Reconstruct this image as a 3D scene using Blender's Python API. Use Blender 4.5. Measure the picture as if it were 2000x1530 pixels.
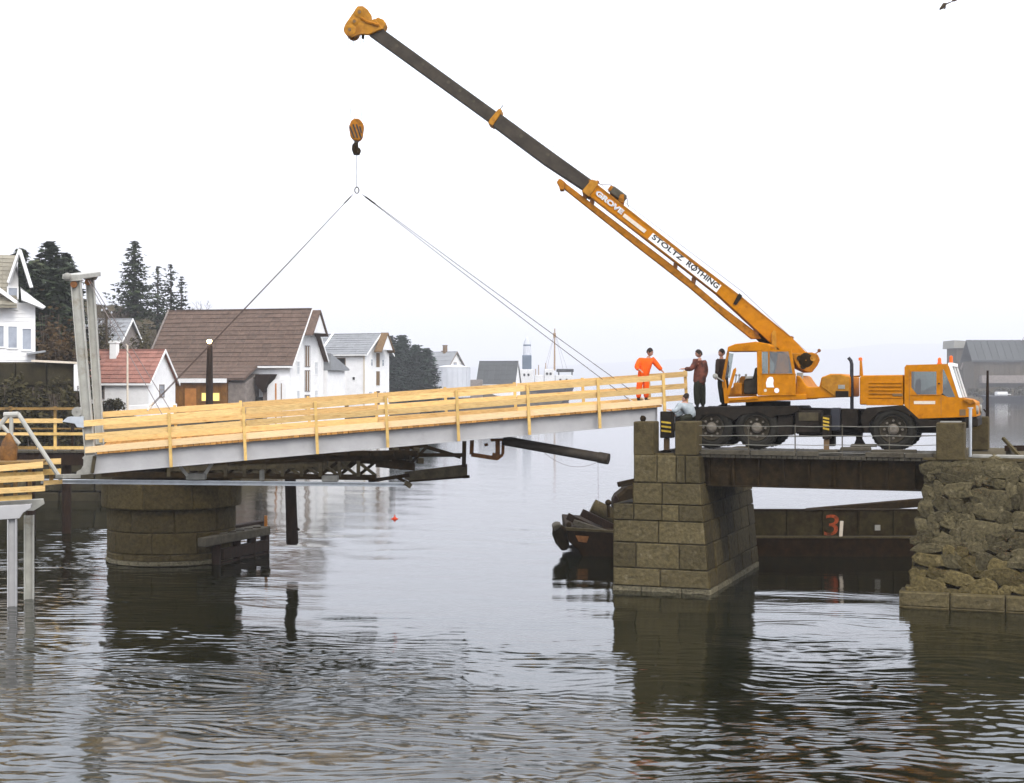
import bpy, bmesh, math, random
import numpy as np
from mathutils import Vector, Matrix

for _o in list(bpy.data.objects):
    bpy.data.objects.remove(_o)
SC = bpy.context.scene
COL = SC.collection
random.seed(7)
R = math.radians

# ------------------------------------------------------------------ camera, sky, sun, exposure
F, YH, CH = 2777.8, 752.0, 6.3           # focal length in photo pixels, horizon row, eye height above the water
cam = bpy.data.objects.new('camera', bpy.data.cameras.new('camera'))
COL.objects.link(cam)
cam.location = (0, 0, CH)
cam.rotation_euler = (R(90), 0, 0)
cam.data.sensor_width = 36
cam.data.lens = 36 * F / 2000
cam.data.shift_y = -(765 - YH) / 2000
cam.data.clip_start = 0.1
cam.data.clip_end = 20000
SC.camera = cam

SUN_EL, SUN_AZ = R(42), R(152)
wd = bpy.data.worlds.new('World')
SC.world = wd
wd.use_nodes = True
nt = wd.node_tree
nt.nodes.clear()
sky = nt.nodes.new('ShaderNodeTexSky')
sky.sky_type = 'NISHITA'
sky.sun_disc = False
sky.sun_elevation = SUN_EL
sky.sun_rotation = SUN_AZ
sky.air_density = 1.0
sky.dust_density = 6.0
hs = nt.nodes.new('ShaderNodeHueSaturation')
hs.inputs['Saturation'].default_value = 0.15
mx = nt.nodes.new('ShaderNodeMix')
mx.data_type = 'RGBA'
mx.inputs[0].default_value = 0.82          # closed cloud cover over the clear sky
mx.inputs[7].default_value = (14.2, 14.2, 15.0, 1)
bg = nt.nodes.new('ShaderNodeBackground')
bg.inputs[1].default_value = 0.1
wo = nt.nodes.new('ShaderNodeOutputWorld')
# an overcast sky is dimmer towards the horizon all the way round
tcw = nt.nodes.new('ShaderNodeTexCoord')
sxyz = nt.nodes.new('ShaderNodeSeparateXYZ')
rmp = nt.nodes.new('ShaderNodeValToRGB')
rmp.color_ramp.elements[0].position = 0.0
rmp.color_ramp.elements[0].color = (0.57, 0.565, 0.595, 1)
rmp.color_ramp.elements[1].position = 1.0
rmp.color_ramp.elements[1].color = (1.1, 1.1, 1.12, 1)
for p_, c_ in ((0.06, (0.67, 0.68, 0.715, 1)), (0.14, (0.86, 0.895, 0.94, 1)), (0.30, (1.14, 1.23, 1.32, 1))):
    rmp.color_ramp.elements.new(p_).color = c_
mg = nt.nodes.new('ShaderNodeMix'); mg.data_type = 'RGBA'; mg.blend_type = 'MULTIPLY'; mg.inputs[0].default_value = 1
nt.links.new(tcw.outputs['Generated'], sxyz.inputs[0])
nt.links.new(sxyz.outputs[2], rmp.inputs[0])
nt.links.new(rmp.outputs[0], mg.inputs[7])
nt.links.new(sky.outputs[0], hs.inputs['Color'])
nt.links.new(hs.outputs[0], mx.inputs[6])
nt.links.new(mx.outputs[2], mg.inputs[6])
nt.links.new(mg.outputs[2], bg.inputs[0])
nt.links.new(bg.outputs[0], wo.inputs[0])

sl = bpy.data.lights.new('sun', 'SUN')
sl.energy = 1.3
sl.angle = R(25)
sl.color = (1.0, 0.95, 0.86)
sun = bpy.data.objects.new('sun', sl)
COL.objects.link(sun)
_d = Vector((math.sin(SUN_AZ) * math.cos(SUN_EL), math.cos(SUN_AZ) * math.cos(SUN_EL), math.sin(SUN_EL)))
sun.rotation_euler = _d.to_track_quat('Z', 'Y').to_euler()

SC.view_settings.view_transform = 'Standard'
SC.view_settings.look = 'None'
SC.view_settings.gamma = 1
SC.view_settings.use_curve_mapping = False
SC.view_settings.exposure = 0.68
SC.render.engine = 'CYCLES'
SC.cycles.use_denoising = True
SC.cycles.max_bounces = 6
SC.cycles.volume_bounces = 0
SC.cycles.caustics_reflective = False
SC.cycles.caustics_refractive = False

# ------------------------------------------------------------------ geometry helpers
def W(px, py, Y):
    """the point of the place seen at photo pixel (px, py), Y metres away"""
    return Vector(((px - 1000) / F * Y, Y, CH - (py - YH) / F * Y))

class Fr:
    """an upright working plane: u runs along it, v into the distance"""
    def __init__(s, O, ang):
        s.O = Vector((O[0], O[1]))
        s.u = Vector((math.cos(ang), -math.sin(ang)))
        s.v = Vector((math.sin(ang), math.cos(ang)))
    def hit(s, px, py, t=0.0):
        dx = (px - 1000) / F
        Y = (t + s.O.dot(s.v)) / (dx * s.v.x + s.v.y)
        p = Vector((dx * Y, Y)) - s.O
        return (p.dot(s.u), CH - (py - YH) / F * Y)
    def poly(s, pts, t=0.0):
        return [s.hit(a, b, t) for a, b in pts]
    def w(s, a, t, z):
        q = s.O + s.u * a + s.v * t
        return Vector((q.x, q.y, z))
    def pw(s, px, py, t=0.0, dt=0.0):
        a, z = s.hit(px, py, t)
        return s.w(a, t + dt, z)

class MB:
    def __init__(s):
        s.V, s.Fc, s.n = [], [], 0
    def add(s, vs, fs):
        n = len(s.V)
        s.V += [tuple(v) for v in vs]
        s.Fc += [tuple(i + n for i in f) for f in fs]
        return s
    def prism(s, fr, sz, t0, t1):
        a = [fr.w(x, t0, z) for x, z in sz]
        b = [fr.w(x, t1, z) for x, z in sz]
        n = len(sz)
        return s.add(a + b, [tuple(range(n)), tuple(range(2 * n - 1, n - 1, -1))] + [(i, i + n, (i + 1) % n + n, (i + 1) % n) for i in range(n)])
    def pp(s, fr, px, t0, t1):
        return s.prism(fr, fr.poly(px, t0), t0, t1)
    def hexa(s, a, b):
        n = len(a)
        return s.add(list(a) + list(b), [tuple(range(n)), tuple(range(2 * n - 1, n - 1, -1))] + [(i, i + n, (i + 1) % n + n, (i + 1) % n) for i in range(n)])
    def box(s, c, sx, sy, sz, yaw=0.0):
        c = Vector(c)
        ux = Vector((math.cos(yaw), math.sin(yaw), 0)) * sx / 2
        uy = Vector((-math.sin(yaw), math.cos(yaw), 0)) * sy / 2
        uz = Vector((0, 0, sz / 2))
        lo = [c - ux - uy - uz, c + ux - uy - uz, c + ux + uy - uz, c - ux + uy - uz]
        hi = [p + 2 * uz for p in lo]
        return s.hexa(lo, hi)
    def bar(s, p, q, w, h, up=(0, 0, 1)):
        """a squared beam from p to q, w wide, h high"""
        p, q = Vector(p), Vector(q)
        d = (q - p).normalized()
        side = d.cross(Vector(up))
        if side.length < 1e-4:
            side = d.cross(Vector((1, 0, 0)))
        side.normalize()
        u = side.cross(d).normalized()
        a = [p - side * w / 2 - u * h / 2, p + side * w / 2 - u * h / 2, p + side * w / 2 + u * h / 2, p - side * w / 2 + u * h / 2]
        return s.hexa(a, [x + (q - p) for x in a])
    def tube(s, pts, r, n=8, cap=True):
        pts = [Vector(p) for p in pts]
        rs = r if isinstance(r, (list, tuple)) else [r] * len(pts)
        vs, fs = [], []
        d0 = None
        for i, p in enumerate(pts):
            d = (pts[min(i + 1, len(pts) - 1)] - pts[max(i - 1, 0)]).normalized()
            if d0 is None:
                a = d.orthogonal().normalized()
            else:
                a = (a - d * a.dot(d)).normalized()
            d0 = d
            b = d.cross(a)
            for k in range(n):
                th = 2 * math.pi * k / n
                vs.append(p + (a * math.cos(th) + b * math.sin(th)) * rs[i])
        m = len(pts)
        for i in range(m - 1):
            for k in range(n):
                fs.append((i * n + k, i * n + (k + 1) % n, (i + 1) * n + (k + 1) % n, (i + 1) * n + k))
        if cap:
            fs.append(tuple(range(n - 1, -1, -1)))
            fs.append(tuple(range((m - 1) * n, m * n)))
        return s.add(vs, fs)
    def lathe(s, c, axis, prof, n=20, a0=0.0, a1=2 * math.pi):
        """prof = [(distance along the axis, radius)]"""
        c, ax = Vector(c), Vector(axis).normalized()
        e = ax.orthogonal().normalized()
        if abs(ax.z) > 0.9:
            e = Vector((1, 0, 0))
        g = ax.cross(e)
        vs, fs = [], []
        full = abs(a1 - a0 - 2 * math.pi) < 1e-6
        m = n if full else n + 1
        for h, r in prof:
            for k in range(m):
                th = a0 + (a1 - a0) * k / n
                vs.append(c + ax * h + (e * math.cos(th) + g * math.sin(th)) * r)
        for i in range(len(prof) - 1):
            for k in range(n):
                fs.append((i * m + k, i * m + (k + 1) % m, (i + 1) * m + (k + 1) % m, (i + 1) * m + k))
        return s.add(vs, fs)
    def ball(s, c, r, n=10, m=7, sq=(1, 1, 1)):
        c = Vector(c)
        vs = [c + Vector((0, 0, r * sq[2]))]
        for i in range(1, m):
            ph = math.pi * i / m
            for k in range(n):
                th = 2 * math.pi * k / n
                vs.append(c + Vector((math.sin(ph) * math.cos(th) * r * sq[0], math.sin(ph) * math.sin(th) * r * sq[1], math.cos(ph) * r * sq[2])))
        vs.append(c - Vector((0, 0, r * sq[2])))
        fs = [(0, 1 + k, 1 + (k + 1) % n) for k in range(n)]
        for i in range(m - 2):
            for k in range(n):
                a = 1 + i * n
                fs.append((a + k, a + n + k, a + n + (k + 1) % n, a + (k + 1) % n))
        L = len(vs) - 1
        a = 1 + (m - 2) * n
        fs += [(L, a + (k + 1) % n, a + k) for k in range(n)]
        return s.add(vs, fs)
    def build(s, name, mat, parent=None, bev=0.0, smooth=None, fix=True):
        me = bpy.data.meshes.new(name)
        off = Vector(parent['_at']) if parent is not None and '_at' in parent else Vector((0, 0, 0))
        bm = bmesh.new()
        vv = [bm.verts.new(Vector(v) - off) for v in s.V]
        for f in s.Fc:
            try:
                bm.faces.new([vv[i] for i in f])
            except ValueError:
                pass
        if fix:
            bmesh.ops.recalc_face_normals(bm, faces=bm.faces)
        if bev:
            ed = [e for e in bm.edges if len(e.link_faces) == 2 and e.calc_face_angle(0) > 0.5]
            bmesh.ops.bevel(bm, geom=ed, offset=bev, segments=1, affect='EDGES', clamp_overlap=True)
        bm.to_mesh(me)
        bm.free()
        if smooth is not None:
            me.shade_smooth()
            me.set_sharp_from_angle(angle=R(smooth))
        for m_ in (mat if isinstance(mat, (list, tuple)) else [mat]):
            me.materials.append(m_)
        o = bpy.data.objects.new(name, me)
        COL.objects.link(o)
        if parent is not None:
            o.parent = parent
            # a part of a part keeps its vertices in the thing's own space
            if '_at' in parent:
                o['_at'] = parent['_at']
        return o

def clean():
    for o in bpy.data.objects:
        if '_at' in o:
            del o['_at']

def tag(o, label=None, cat=None, group=None, kind=None):
    if label: o['label'] = label
    if cat: o['category'] = cat
    if group: o['group'] = group
    if kind: o['kind'] = kind
    return o

def thing(name, label, cat, at, group=None):
    o = bpy.data.objects.new(name, None)
    o.location = at
    o['_at'] = tuple(at)
    COL.objects.link(o)
    return tag(o, label, cat, group)

def solo(mb, name, mat, label, cat, group=None, bev=0.0, smooth=None):
    return tag(mb.build(name, mat, None, bev, smooth), label, cat, group)

def dup(o, shift=(0, 0, 0), parent=None, turn=0.0, scale=None):
    c = o.copy()
    COL.objects.link(c)
    c.parent = parent
    c.location = Vector(o.location) + Vector(shift)
    if turn:
        c.rotation_euler = (0, 0, o.rotation_euler.z + turn)
    if scale:
        c.scale = (scale, scale, scale)
    for ch in list(o.children):
        dup(ch, (0, 0, 0), c)
    return c

# ------------------------------------------------------------------ materials
def mat(name, c, rough=0.7, var=0.25, scale=3.0, c2=None, c2at=0.55, bump=0.0, bscale=30.0, metal=0.0, stretch=(1, 1, 1), rnd=0.0, streak=None, spec=0.12, detail=6):
    """paint, stone, wood ...: a base colour, a second colour in noise patches, per-object variation, fine relief"""
    m = bpy.data.materials.new(name)
    m.use_nodes = True
    n, l = m.node_tree.nodes, m.node_tree.links
    b = n['Principled BSDF']
    b.inputs['Roughness'].default_value = rough
    b.inputs['Metallic'].default_value = metal
    b.inputs['Specular IOR Level'].default_value = spec
    tc = n.new('ShaderNodeTexCoord')
    mp = n.new('ShaderNodeMapping')
    mp.inputs['Scale'].default_value = stretch
    l.new(tc.outputs['Object'], mp.inputs[0])
    oi = n.new('ShaderNodeObjectInfo')
    addv = n.new('ShaderNodeVectorMath'); addv.operation = 'ADD'
    mulv = n.new('ShaderNodeVectorMath'); mulv.operation = 'SCALE'
    cmb = n.new('ShaderNodeCombineXYZ')
    l.new(oi.outputs['Random'], cmb.inputs[0]); l.new(oi.outputs['Random'], cmb.inputs[1])
    l.new(cmb.outputs[0], mulv.inputs[0]); mulv.inputs['Scale'].default_value = 37.0
    l.new(mp.outputs[0], addv.inputs[0]); l.new(mulv.outputs[0], addv.inputs[1])
    no = n.new('ShaderNodeTexNoise')
    no.inputs['Scale'].default_value = scale
    no.inputs['Detail'].default_value = detail
    no.inputs['Roughness'].default_value = 0.65
    l.new(addv.outputs[0], no.inputs['Vector'])
    rp = n.new('ShaderNodeValToRGB')
    lo = tuple(max(0, x * (1 - var)) for x in c)
    hi = tuple(min(1, x * (1 + var)) for x in c)
    rp.color_ramp.elements[0].position = 0.3
    rp.color_ramp.elements[0].color = lo + (1,)
    rp.color_ramp.elements[1].position = 0.7
    rp.color_ramp.elements[1].color = hi + (1,)
    l.new(no.outputs[0], rp.inputs[0])
    out = rp.outputs[0]
    if c2:
        n2 = n.new('ShaderNodeTexNoise')
        n2.inputs['Scale'].default_value = scale * 0.37
        n2.inputs['Detail'].default_value = 8
        n2.inputs['Roughness'].default_value = 0.7
        l.new(addv.outputs[0], n2.inputs['Vector'])
        r2 = n.new('ShaderNodeValToRGB')
        r2.color_ramp.elements[0].position = c2at
        r2.color_ramp.elements[1].position = min(1, c2at + 0.13)
        l.new(n2.outputs[0], r2.inputs[0])
        mi = n.new('ShaderNodeMix'); mi.data_type = 'RGBA'
        l.new(r2.outputs[0], mi.inputs[0])
        l.new(out, mi.inputs[6])
        mi.inputs[7].default_value = tuple(c2) + (1,)
        out = mi.outputs[2]
    if rnd:
        hv = n.new('ShaderNodeHueSaturation')
        mr = n.new('ShaderNodeMapRange')
        mr.inputs[3].default_value = 1 - rnd
        mr.inputs[4].default_value = 1 + rnd
        l.new(oi.outputs['Random'], mr.inputs[0])
        l.new(mr.outputs[0], hv.inputs['Value'])
        l.new(out, hv.inputs['Color'])
        out = hv.outputs[0]
    l.new(out, b.inputs['Base Color'])
    if bump:
        bn = n.new('ShaderNodeTexNoise')
        bn.inputs['Scale'].default_value = bscale
        bn.inputs['Detail'].default_value = 5
        l.new(addv.outputs[0], bn.inputs['Vector'])
        bp = n.new('ShaderNodeBump')
        bp.inputs['Strength'].default_value = bump
        bp.inputs['Distance'].default_value = 0.03
        l.new(bn.outputs[0], bp.inputs['Height'])
        l.new(bp.outputs[0], b.inputs['Normal'])
    return m

def glow(name, c, s):
    m = bpy.data.materials.new(name); m.use_nodes = True
    b = m.node_tree.nodes['Principled BSDF']
    b.inputs['Base Color'].default_value = (*c, 1)
    b.inputs['Emission Color'].default_value = (*c, 1)
    b.inputs['Emission Strength'].default_value = s
    return m

def glass(name, c=(0.9, 0.95, 0.95), alpha=0.35, rough=0.04):
    m = bpy.data.materials.new(name); m.use_nodes = True
    n, l = m.node_tree.nodes, m.node_tree.links
    n.remove(n['Principled BSDF'])
    tr = n.new('ShaderNodeBsdfTransparent'); tr.inputs[0].default_value = (*c, 1)
    gl = n.new('ShaderNodeBsdfGlossy'); gl.inputs['Roughness'].default_value = rough
    gl.inputs[0].default_value = (0.8, 0.8, 0.8, 1)
    mi = n.new('ShaderNodeMixShader'); mi.inputs[0].default_value = alpha
    l.new(tr.outputs[0], mi.inputs[1]); l.new(gl.outputs[0], mi.inputs[2])
    l.new(mi.outputs[0], n['Material Output'].inputs[0])
    return m

M = {}
M['orange'] = mat('orange_paint', (0.42, 0.15, 0.001), 0.6, 0.18, 5, (0.25, 0.08, 0.001), 0.55, spec=0.08)
M['orange_old'] = mat('worn_orange_paint', (0.31, 0.115, 0.006), 0.6, 0.35, 7, (0.15, 0.062, 0.008), 0.52, spec=0.08)
M['orange_tip'] = mat('faded_orange_paint', (0.34, 0.15, 0.014), 0.6, 0.3, 6, (0.25, 0.1, 0.012), 0.55, spec=0.1)
M['boom_grey'] = mat('greased_boom_steel', (0.045, 0.036, 0.026), 0.55, 0.35, 2.5, (0.08, 0.065, 0.05), 0.6)
M['black'] = mat('black_chassis', (0.014, 0.010, 0.006), 0.75, 0.5, 6, (0.035, 0.026, 0.016), 0.6)
M['tyre'] = mat('rubber_tyre', (0.018, 0.016, 0.012), 0.9, 0.3, 8, (0.035, 0.03, 0.022), 0.6)
M['rim'] = mat('dusty_rim', (0.04, 0.032, 0.02), 0.8, 0.3, 9)
M['hub'] = mat('pale_hub', (0.13, 0.11, 0.085), 0.7, 0.3, 9)
M['hazard'] = mat('hazard_yellow', (0.45, 0.3, 0.03), 0.6, 0.3, 12)
M['steel'] = mat('grey_painted_girder', (0.36, 0.35, 0.345), 0.55, 0.08, 2.2, (0.29, 0.28, 0.27), 0.6, bump=0.1, bscale=6)
M['zinc'] = mat('galvanised_steel', (0.42, 0.44, 0.46), 0.45, 0.15, 5, metal=0.3)
M['col'] = mat('pale_grey_column_steel', (0.36, 0.35, 0.31), 0.6, 0.14, 3, (0.25, 0.22, 0.165), 0.58)
M['wood'] = mat('new_yellow_timber', (0.60, 0.40, 0.165), 0.8, 0.24, 5, (0.42, 0.235, 0.07), 0.55, stretch=(1, 1, 9), rnd=0.2, bump=0.15, bscale=25)
M['woodpost'] = mat('yellow_timber_post', (0.55, 0.36, 0.125), 0.8, 0.2, 5, (0.4, 0.21, 0.055), 0.58, rnd=0.12)
M['deckwood'] = mat('shaded_deck_timber', (0.36, 0.18, 0.05), 0.85, 0.3, 6, (0.2, 0.085, 0.02), 0.54, rnd=0.3)  # browned timber, the shading along the plank edges put into its colour
M['oldwood'] = mat('dull_timber', (0.2, 0.12, 0.04), 0.85, 0.35, 6, (0.09, 0.06, 0.03), 0.55, rnd=0.15)
M['darkwood'] = mat('wet_dark_timber', (0.018, 0.009, 0.004), 0.75, 0.5, 5, (0.035, 0.021, 0.01), 0.6, stretch=(3, 3, 0.6), bump=0.5)
M['greywood'] = mat('weathered_timber', (0.07, 0.06, 0.042), 0.85, 0.3, 5, (0.03, 0.024, 0.015), 0.55, bump=0.4)
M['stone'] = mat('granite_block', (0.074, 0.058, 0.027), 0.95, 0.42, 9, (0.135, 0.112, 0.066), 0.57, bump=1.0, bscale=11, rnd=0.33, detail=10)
M['stone_dk'] = mat('dark_and_shaded_granite', (0.046, 0.034, 0.013), 0.95, 0.45, 8, (0.082, 0.061, 0.027), 0.57, bump=1.0, bscale=11, rnd=0.33, detail=10)  # darker granite; also carries the shade on the square pier's side face
M['mortar'] = mat('dark_joint', (0.012, 0.009, 0.005), 0.95, 0.3, 6)
M['rock'] = mat('rubble_stone', (0.066, 0.054, 0.028), 0.97, 0.6, 13, (0.15, 0.125, 0.075), 0.57, bump=0.8, bscale=12, rnd=0.36, spec=0.05, detail=10)
M['concrete'] = mat('weathered_concrete', (0.066, 0.05, 0.022), 0.92, 0.3, 6, (0.042, 0.031, 0.013), 0.53, bump=0.6, bscale=20, detail=10)
M['pale_concrete'] = mat('pale_concrete', (0.25, 0.24, 0.21), 0.9, 0.2, 5, (0.15, 0.14, 0.11), 0.6, bump=0.4)
M['rust'] = mat('rusty_steel', (0.02, 0.0125, 0.0045), 0.85, 0.5, 5, (0.045, 0.027, 0.01), 0.57, bump=0.5, spec=0.05)
M['rust_lt'] = mat('brown_rusty_steel', (0.2, 0.085, 0.03), 0.8, 0.4, 6, (0.09, 0.05, 0.025), 0.56)
M['olive_steel'] = mat('weathered_truss_steel', (0.055, 0.044, 0.024), 0.75, 0.4, 4, (0.02, 0.013, 0.006), 0.54)
M['hull'] = mat('dark_barge_hull', (0.017, 0.009, 0.0025), 0.8, 0.5, 3, (0.034, 0.015, 0.004), 0.6, bump=0.3, spec=0.04)
M['coaming'] = mat('olive_barge_side', (0.032, 0.024, 0.009), 0.85, 0.5, 3, (0.018, 0.011, 0.004), 0.5, spec=0.05)
M['redmark'] = mat('red_mark_paint', (0.3, 0.055, 0.015), 0.8, 0.4, 9, (0.06, 0.025, 0.01), 0.5)
M['white'] = mat('white_paint', (0.78, 0.77, 0.75), 0.6, 0.06, 4, (0.66, 0.64, 0.6), 0.62)
M['clap'] = mat('white_clapboard', (0.77, 0.755, 0.74), 0.7, 0.07, 1.5, (0.62, 0.59, 0.55), 0.62)
M['ink'] = mat('dark_lettering', (0.03, 0.03, 0.028), 0.6, 0.2)
M['pane'] = mat('house_pane', (0.3, 0.32, 0.36), 0.15, 0.25, 1.0)
M['dkpane'] = mat('dark_opening', (0.02, 0.02, 0.018), 0.6, 0.3, 1.0)
M['cabglass'] = glass('cab_glass', (0.62, 0.66, 0.64), 0.13)
M['roof_brown'] = mat('brown_roof_tiles', (0.112, 0.076, 0.058), 0.9, 0.3, 2.5, (0.08, 0.058, 0.046), 0.53, rnd=0.08)
M['roof_red'] = mat('red_roof_tiles', (0.27, 0.13, 0.1), 0.85, 0.2, 2, (0.22, 0.12, 0.095), 0.56, rnd=0.12)
M['roof_grey'] = mat('grey_slate', (0.225, 0.23, 0.235), 0.7, 0.12, 2, (0.17, 0.17, 0.165), 0.6, rnd=0.08)
M['roof_dk'] = mat('dark_slate', (0.06, 0.063, 0.062), 0.75, 0.15, 1.2, rnd=0.1)
M['roof_warm'] = mat('moss_grey_slate', (0.22, 0.2, 0.155), 0.8, 0.2, 2, (0.15, 0.13, 0.09), 0.57, rnd=0.1)
M['brownwall'] = mat('brown_boarded_wall', (0.17, 0.075, 0.016), 0.8, 0.3, 2, rnd=0.1)
M['greywall'] = mat('grey_boarded_wall', (0.2, 0.17, 0.15), 0.85, 0.25, 2, (0.13, 0.11, 0.09), 0.58)
M['duskwall'] = mat('dun_boarded_wall', (0.075, 0.06, 0.04), 0.85, 0.25, 1.5, (0.055, 0.048, 0.036), 0.55, rnd=0.1)
M['doorw'] = mat('orange_door_wood', (0.42, 0.17, 0.04), 0.6, 0.2, 2)
M['trim'] = mat('brown_trim', (0.16, 0.1, 0.05), 0.8, 0.2, 3)
M['litwin'] = glow('lit_window', (1.0, 0.72, 0.2), 0.5)
M['lamp'] = glow('lamp_glow', (1.0, 0.72, 0.34), 8.0)
M['tank'] = mat('pale_tank_paint', (0.5, 0.51, 0.54), 0.5, 0.06, 0.6)
M['shipwhite'] = mat('ship_white', (0.62, 0.61, 0.6), 0.6, 0.1, 0.5)
M['shipblue'] = mat('ship_bluegrey', (0.1, 0.13, 0.17), 0.6, 0.15, 0.5)
M['shipdark'] = mat('ship_dark_hull', (0.03, 0.03, 0.035), 0.6, 0.2, 0.5)
M['mast'] = mat('mast_tan', (0.3, 0.19, 0.1), 0.7, 0.2, 1)
M['bark'] = mat('bark', (0.06, 0.045, 0.03), 0.9, 0.3, 4)
M['twig'] = mat('bare_twigs', (0.10, 0.075, 0.06), 0.9, 0.3, 4)
M['needle'] = mat('spruce_needles', (0.035, 0.046, 0.022), 0.8, 0.5, 0.9, (0.06, 0.06, 0.028), 0.58, rnd=0.12)
M['needle_b'] = mat('dark_conifer_needles', (0.02, 0.034, 0.022), 0.8, 0.5, 0.7, rnd=0.15)
M['shrub'] = mat('winter_shrub', (0.06, 0.038, 0.016), 0.9, 0.5, 0.8, (0.13, 0.062, 0.02), 0.55, rnd=0.2)
M['hedge'] = mat('dark_hedge', (0.05, 0.042, 0.018), 0.9, 0.5, 1.2, (0.08, 0.06, 0.03), 0.57, rnd=0.15)
M['land'] = mat('rough_winter_ground', (0.045, 0.034, 0.016), 0.95, 0.45, 0.25, (0.075, 0.05, 0.022), 0.55, bump=0.5, bscale=2)
M['quay'] = mat('quay_stone', (0.03, 0.024, 0.012), 0.95, 0.45, 1.2, (0.09, 0.075, 0.045), 0.57, bump=0.6, bscale=5)
M['rock_ochre'] = mat('ochre_lichened_stone', (0.082, 0.063, 0.026), 0.97, 0.6, 13, (0.16, 0.125, 0.06), 0.57, bump=0.8, bscale=12, rnd=0.3, spec=0.05, detail=10)
M['tide'] = mat('barnacled_tide_stone', (0.13, 0.112, 0.07), 0.97, 0.45, 14, (0.07, 0.056, 0.03), 0.52, bump=1.0, bscale=18, rnd=0.2)
M['rock_bed'] = mat('packed_rubble', (0.045, 0.034, 0.014), 0.97, 0.6, 9, (0.08, 0.062, 0.03), 0.55, bump=1.0, bscale=10, spec=0.03)
M['hill'] = mat('far_hills', (0.06, 0.065, 0.06), 1.0, 0.3, 0.002)
M['kick'] = mat('lit_kick_timber', (0.68, 0.49, 0.27), 0.8, 0.15, 5, (0.55, 0.33, 0.12), 0.6, stretch=(1, 1, 9), rnd=0.1)  # light on the near kick boards put into a paler timber colour
M['rope'] = mat('steel_rope', (0.07, 0.05, 0.042), 0.6, 0.2, 3)
M['thinrope'] = mat('thin_grey_wire', (0.2, 0.17, 0.16), 0.6, 0.2, 3)
M['palewire'] = mat('pale_railing_wire', (0.19, 0.18, 0.15), 0.6, 0.25, 4)
M['canvas'] = mat('tan_canvas', (0.17, 0.08, 0.024), 0.9, 0.5, 5, (0.1, 0.055, 0.03), 0.55)
M['skin'] = mat('skin', (0.42, 0.22, 0.15), 0.6, 0.1, 6)
M['hair'] = mat('dark_hair', (0.025, 0.017, 0.012), 0.7, 0.2, 20)
M['suit'] = mat('orange_overalls', (0.78, 0.1, 0.008), 0.8, 0.2, 6, (0.55, 0.06, 0.006), 0.57)
M['jacket'] = mat('rust_brown_jacket', (0.13, 0.045, 0.03), 0.9, 0.4, 7, (0.04, 0.022, 0.018), 0.5)
M['sleeve'] = mat('dark_brown_sleeve', (0.035, 0.022, 0.016), 0.85, 0.3, 6)
M['trouser'] = mat('dark_trousers', (0.02, 0.02, 0.012), 0.9, 0.4, 6)
M['shirt'] = mat('pale_blue_grey_shirt', (0.30, 0.33, 0.34), 0.85, 0.25, 6, (0.16, 0.16, 0.14), 0.57)
M['boot'] = mat('boots', (0.012, 0.011, 0.01), 0.7, 0.2, 6)
M['beacon'] = mat('orange_beacon', (0.7, 0.12, 0.02), 0.3, 0.1, 6)
M['seat'] = mat('dark_seat', (0.03, 0.024, 0.016), 0.8, 0.3, 6)
M['label'] = mat('pale_label', (0.6, 0.52, 0.42), 0.6, 0.1, 10)
M['float'] = mat('red_float', (0.6, 0.06, 0.02), 0.5, 0.1, 6)

# ------------------------------------------------------------------ water
def sines(n, lmin, lmax, spread, base, seed):
    r = np.random.RandomState(seed)
    lam = np.exp(r.uniform(math.log(lmin), math.log(lmax), n))
    th = base + r.normal(0, spread, n)
    k = 2 * np.pi / lam
    return k * np.sin(th), k * np.cos(th), r.uniform(0, 2 * np.pi, n), lam

def vnoise(X, Y, scale, seed):
    r = np.random.RandomState(seed)
    z = 0
    for i in range(9):
        a = r.uniform(0, 2 * np.pi)
        k = 2 * np.pi / (scale * r.uniform(0.6, 1.8))
        z = z + np.sin(k * (X * math.cos(a) + Y * math.sin(a)) + r.uniform(0, 6.28))
    return z / 3.0

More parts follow.
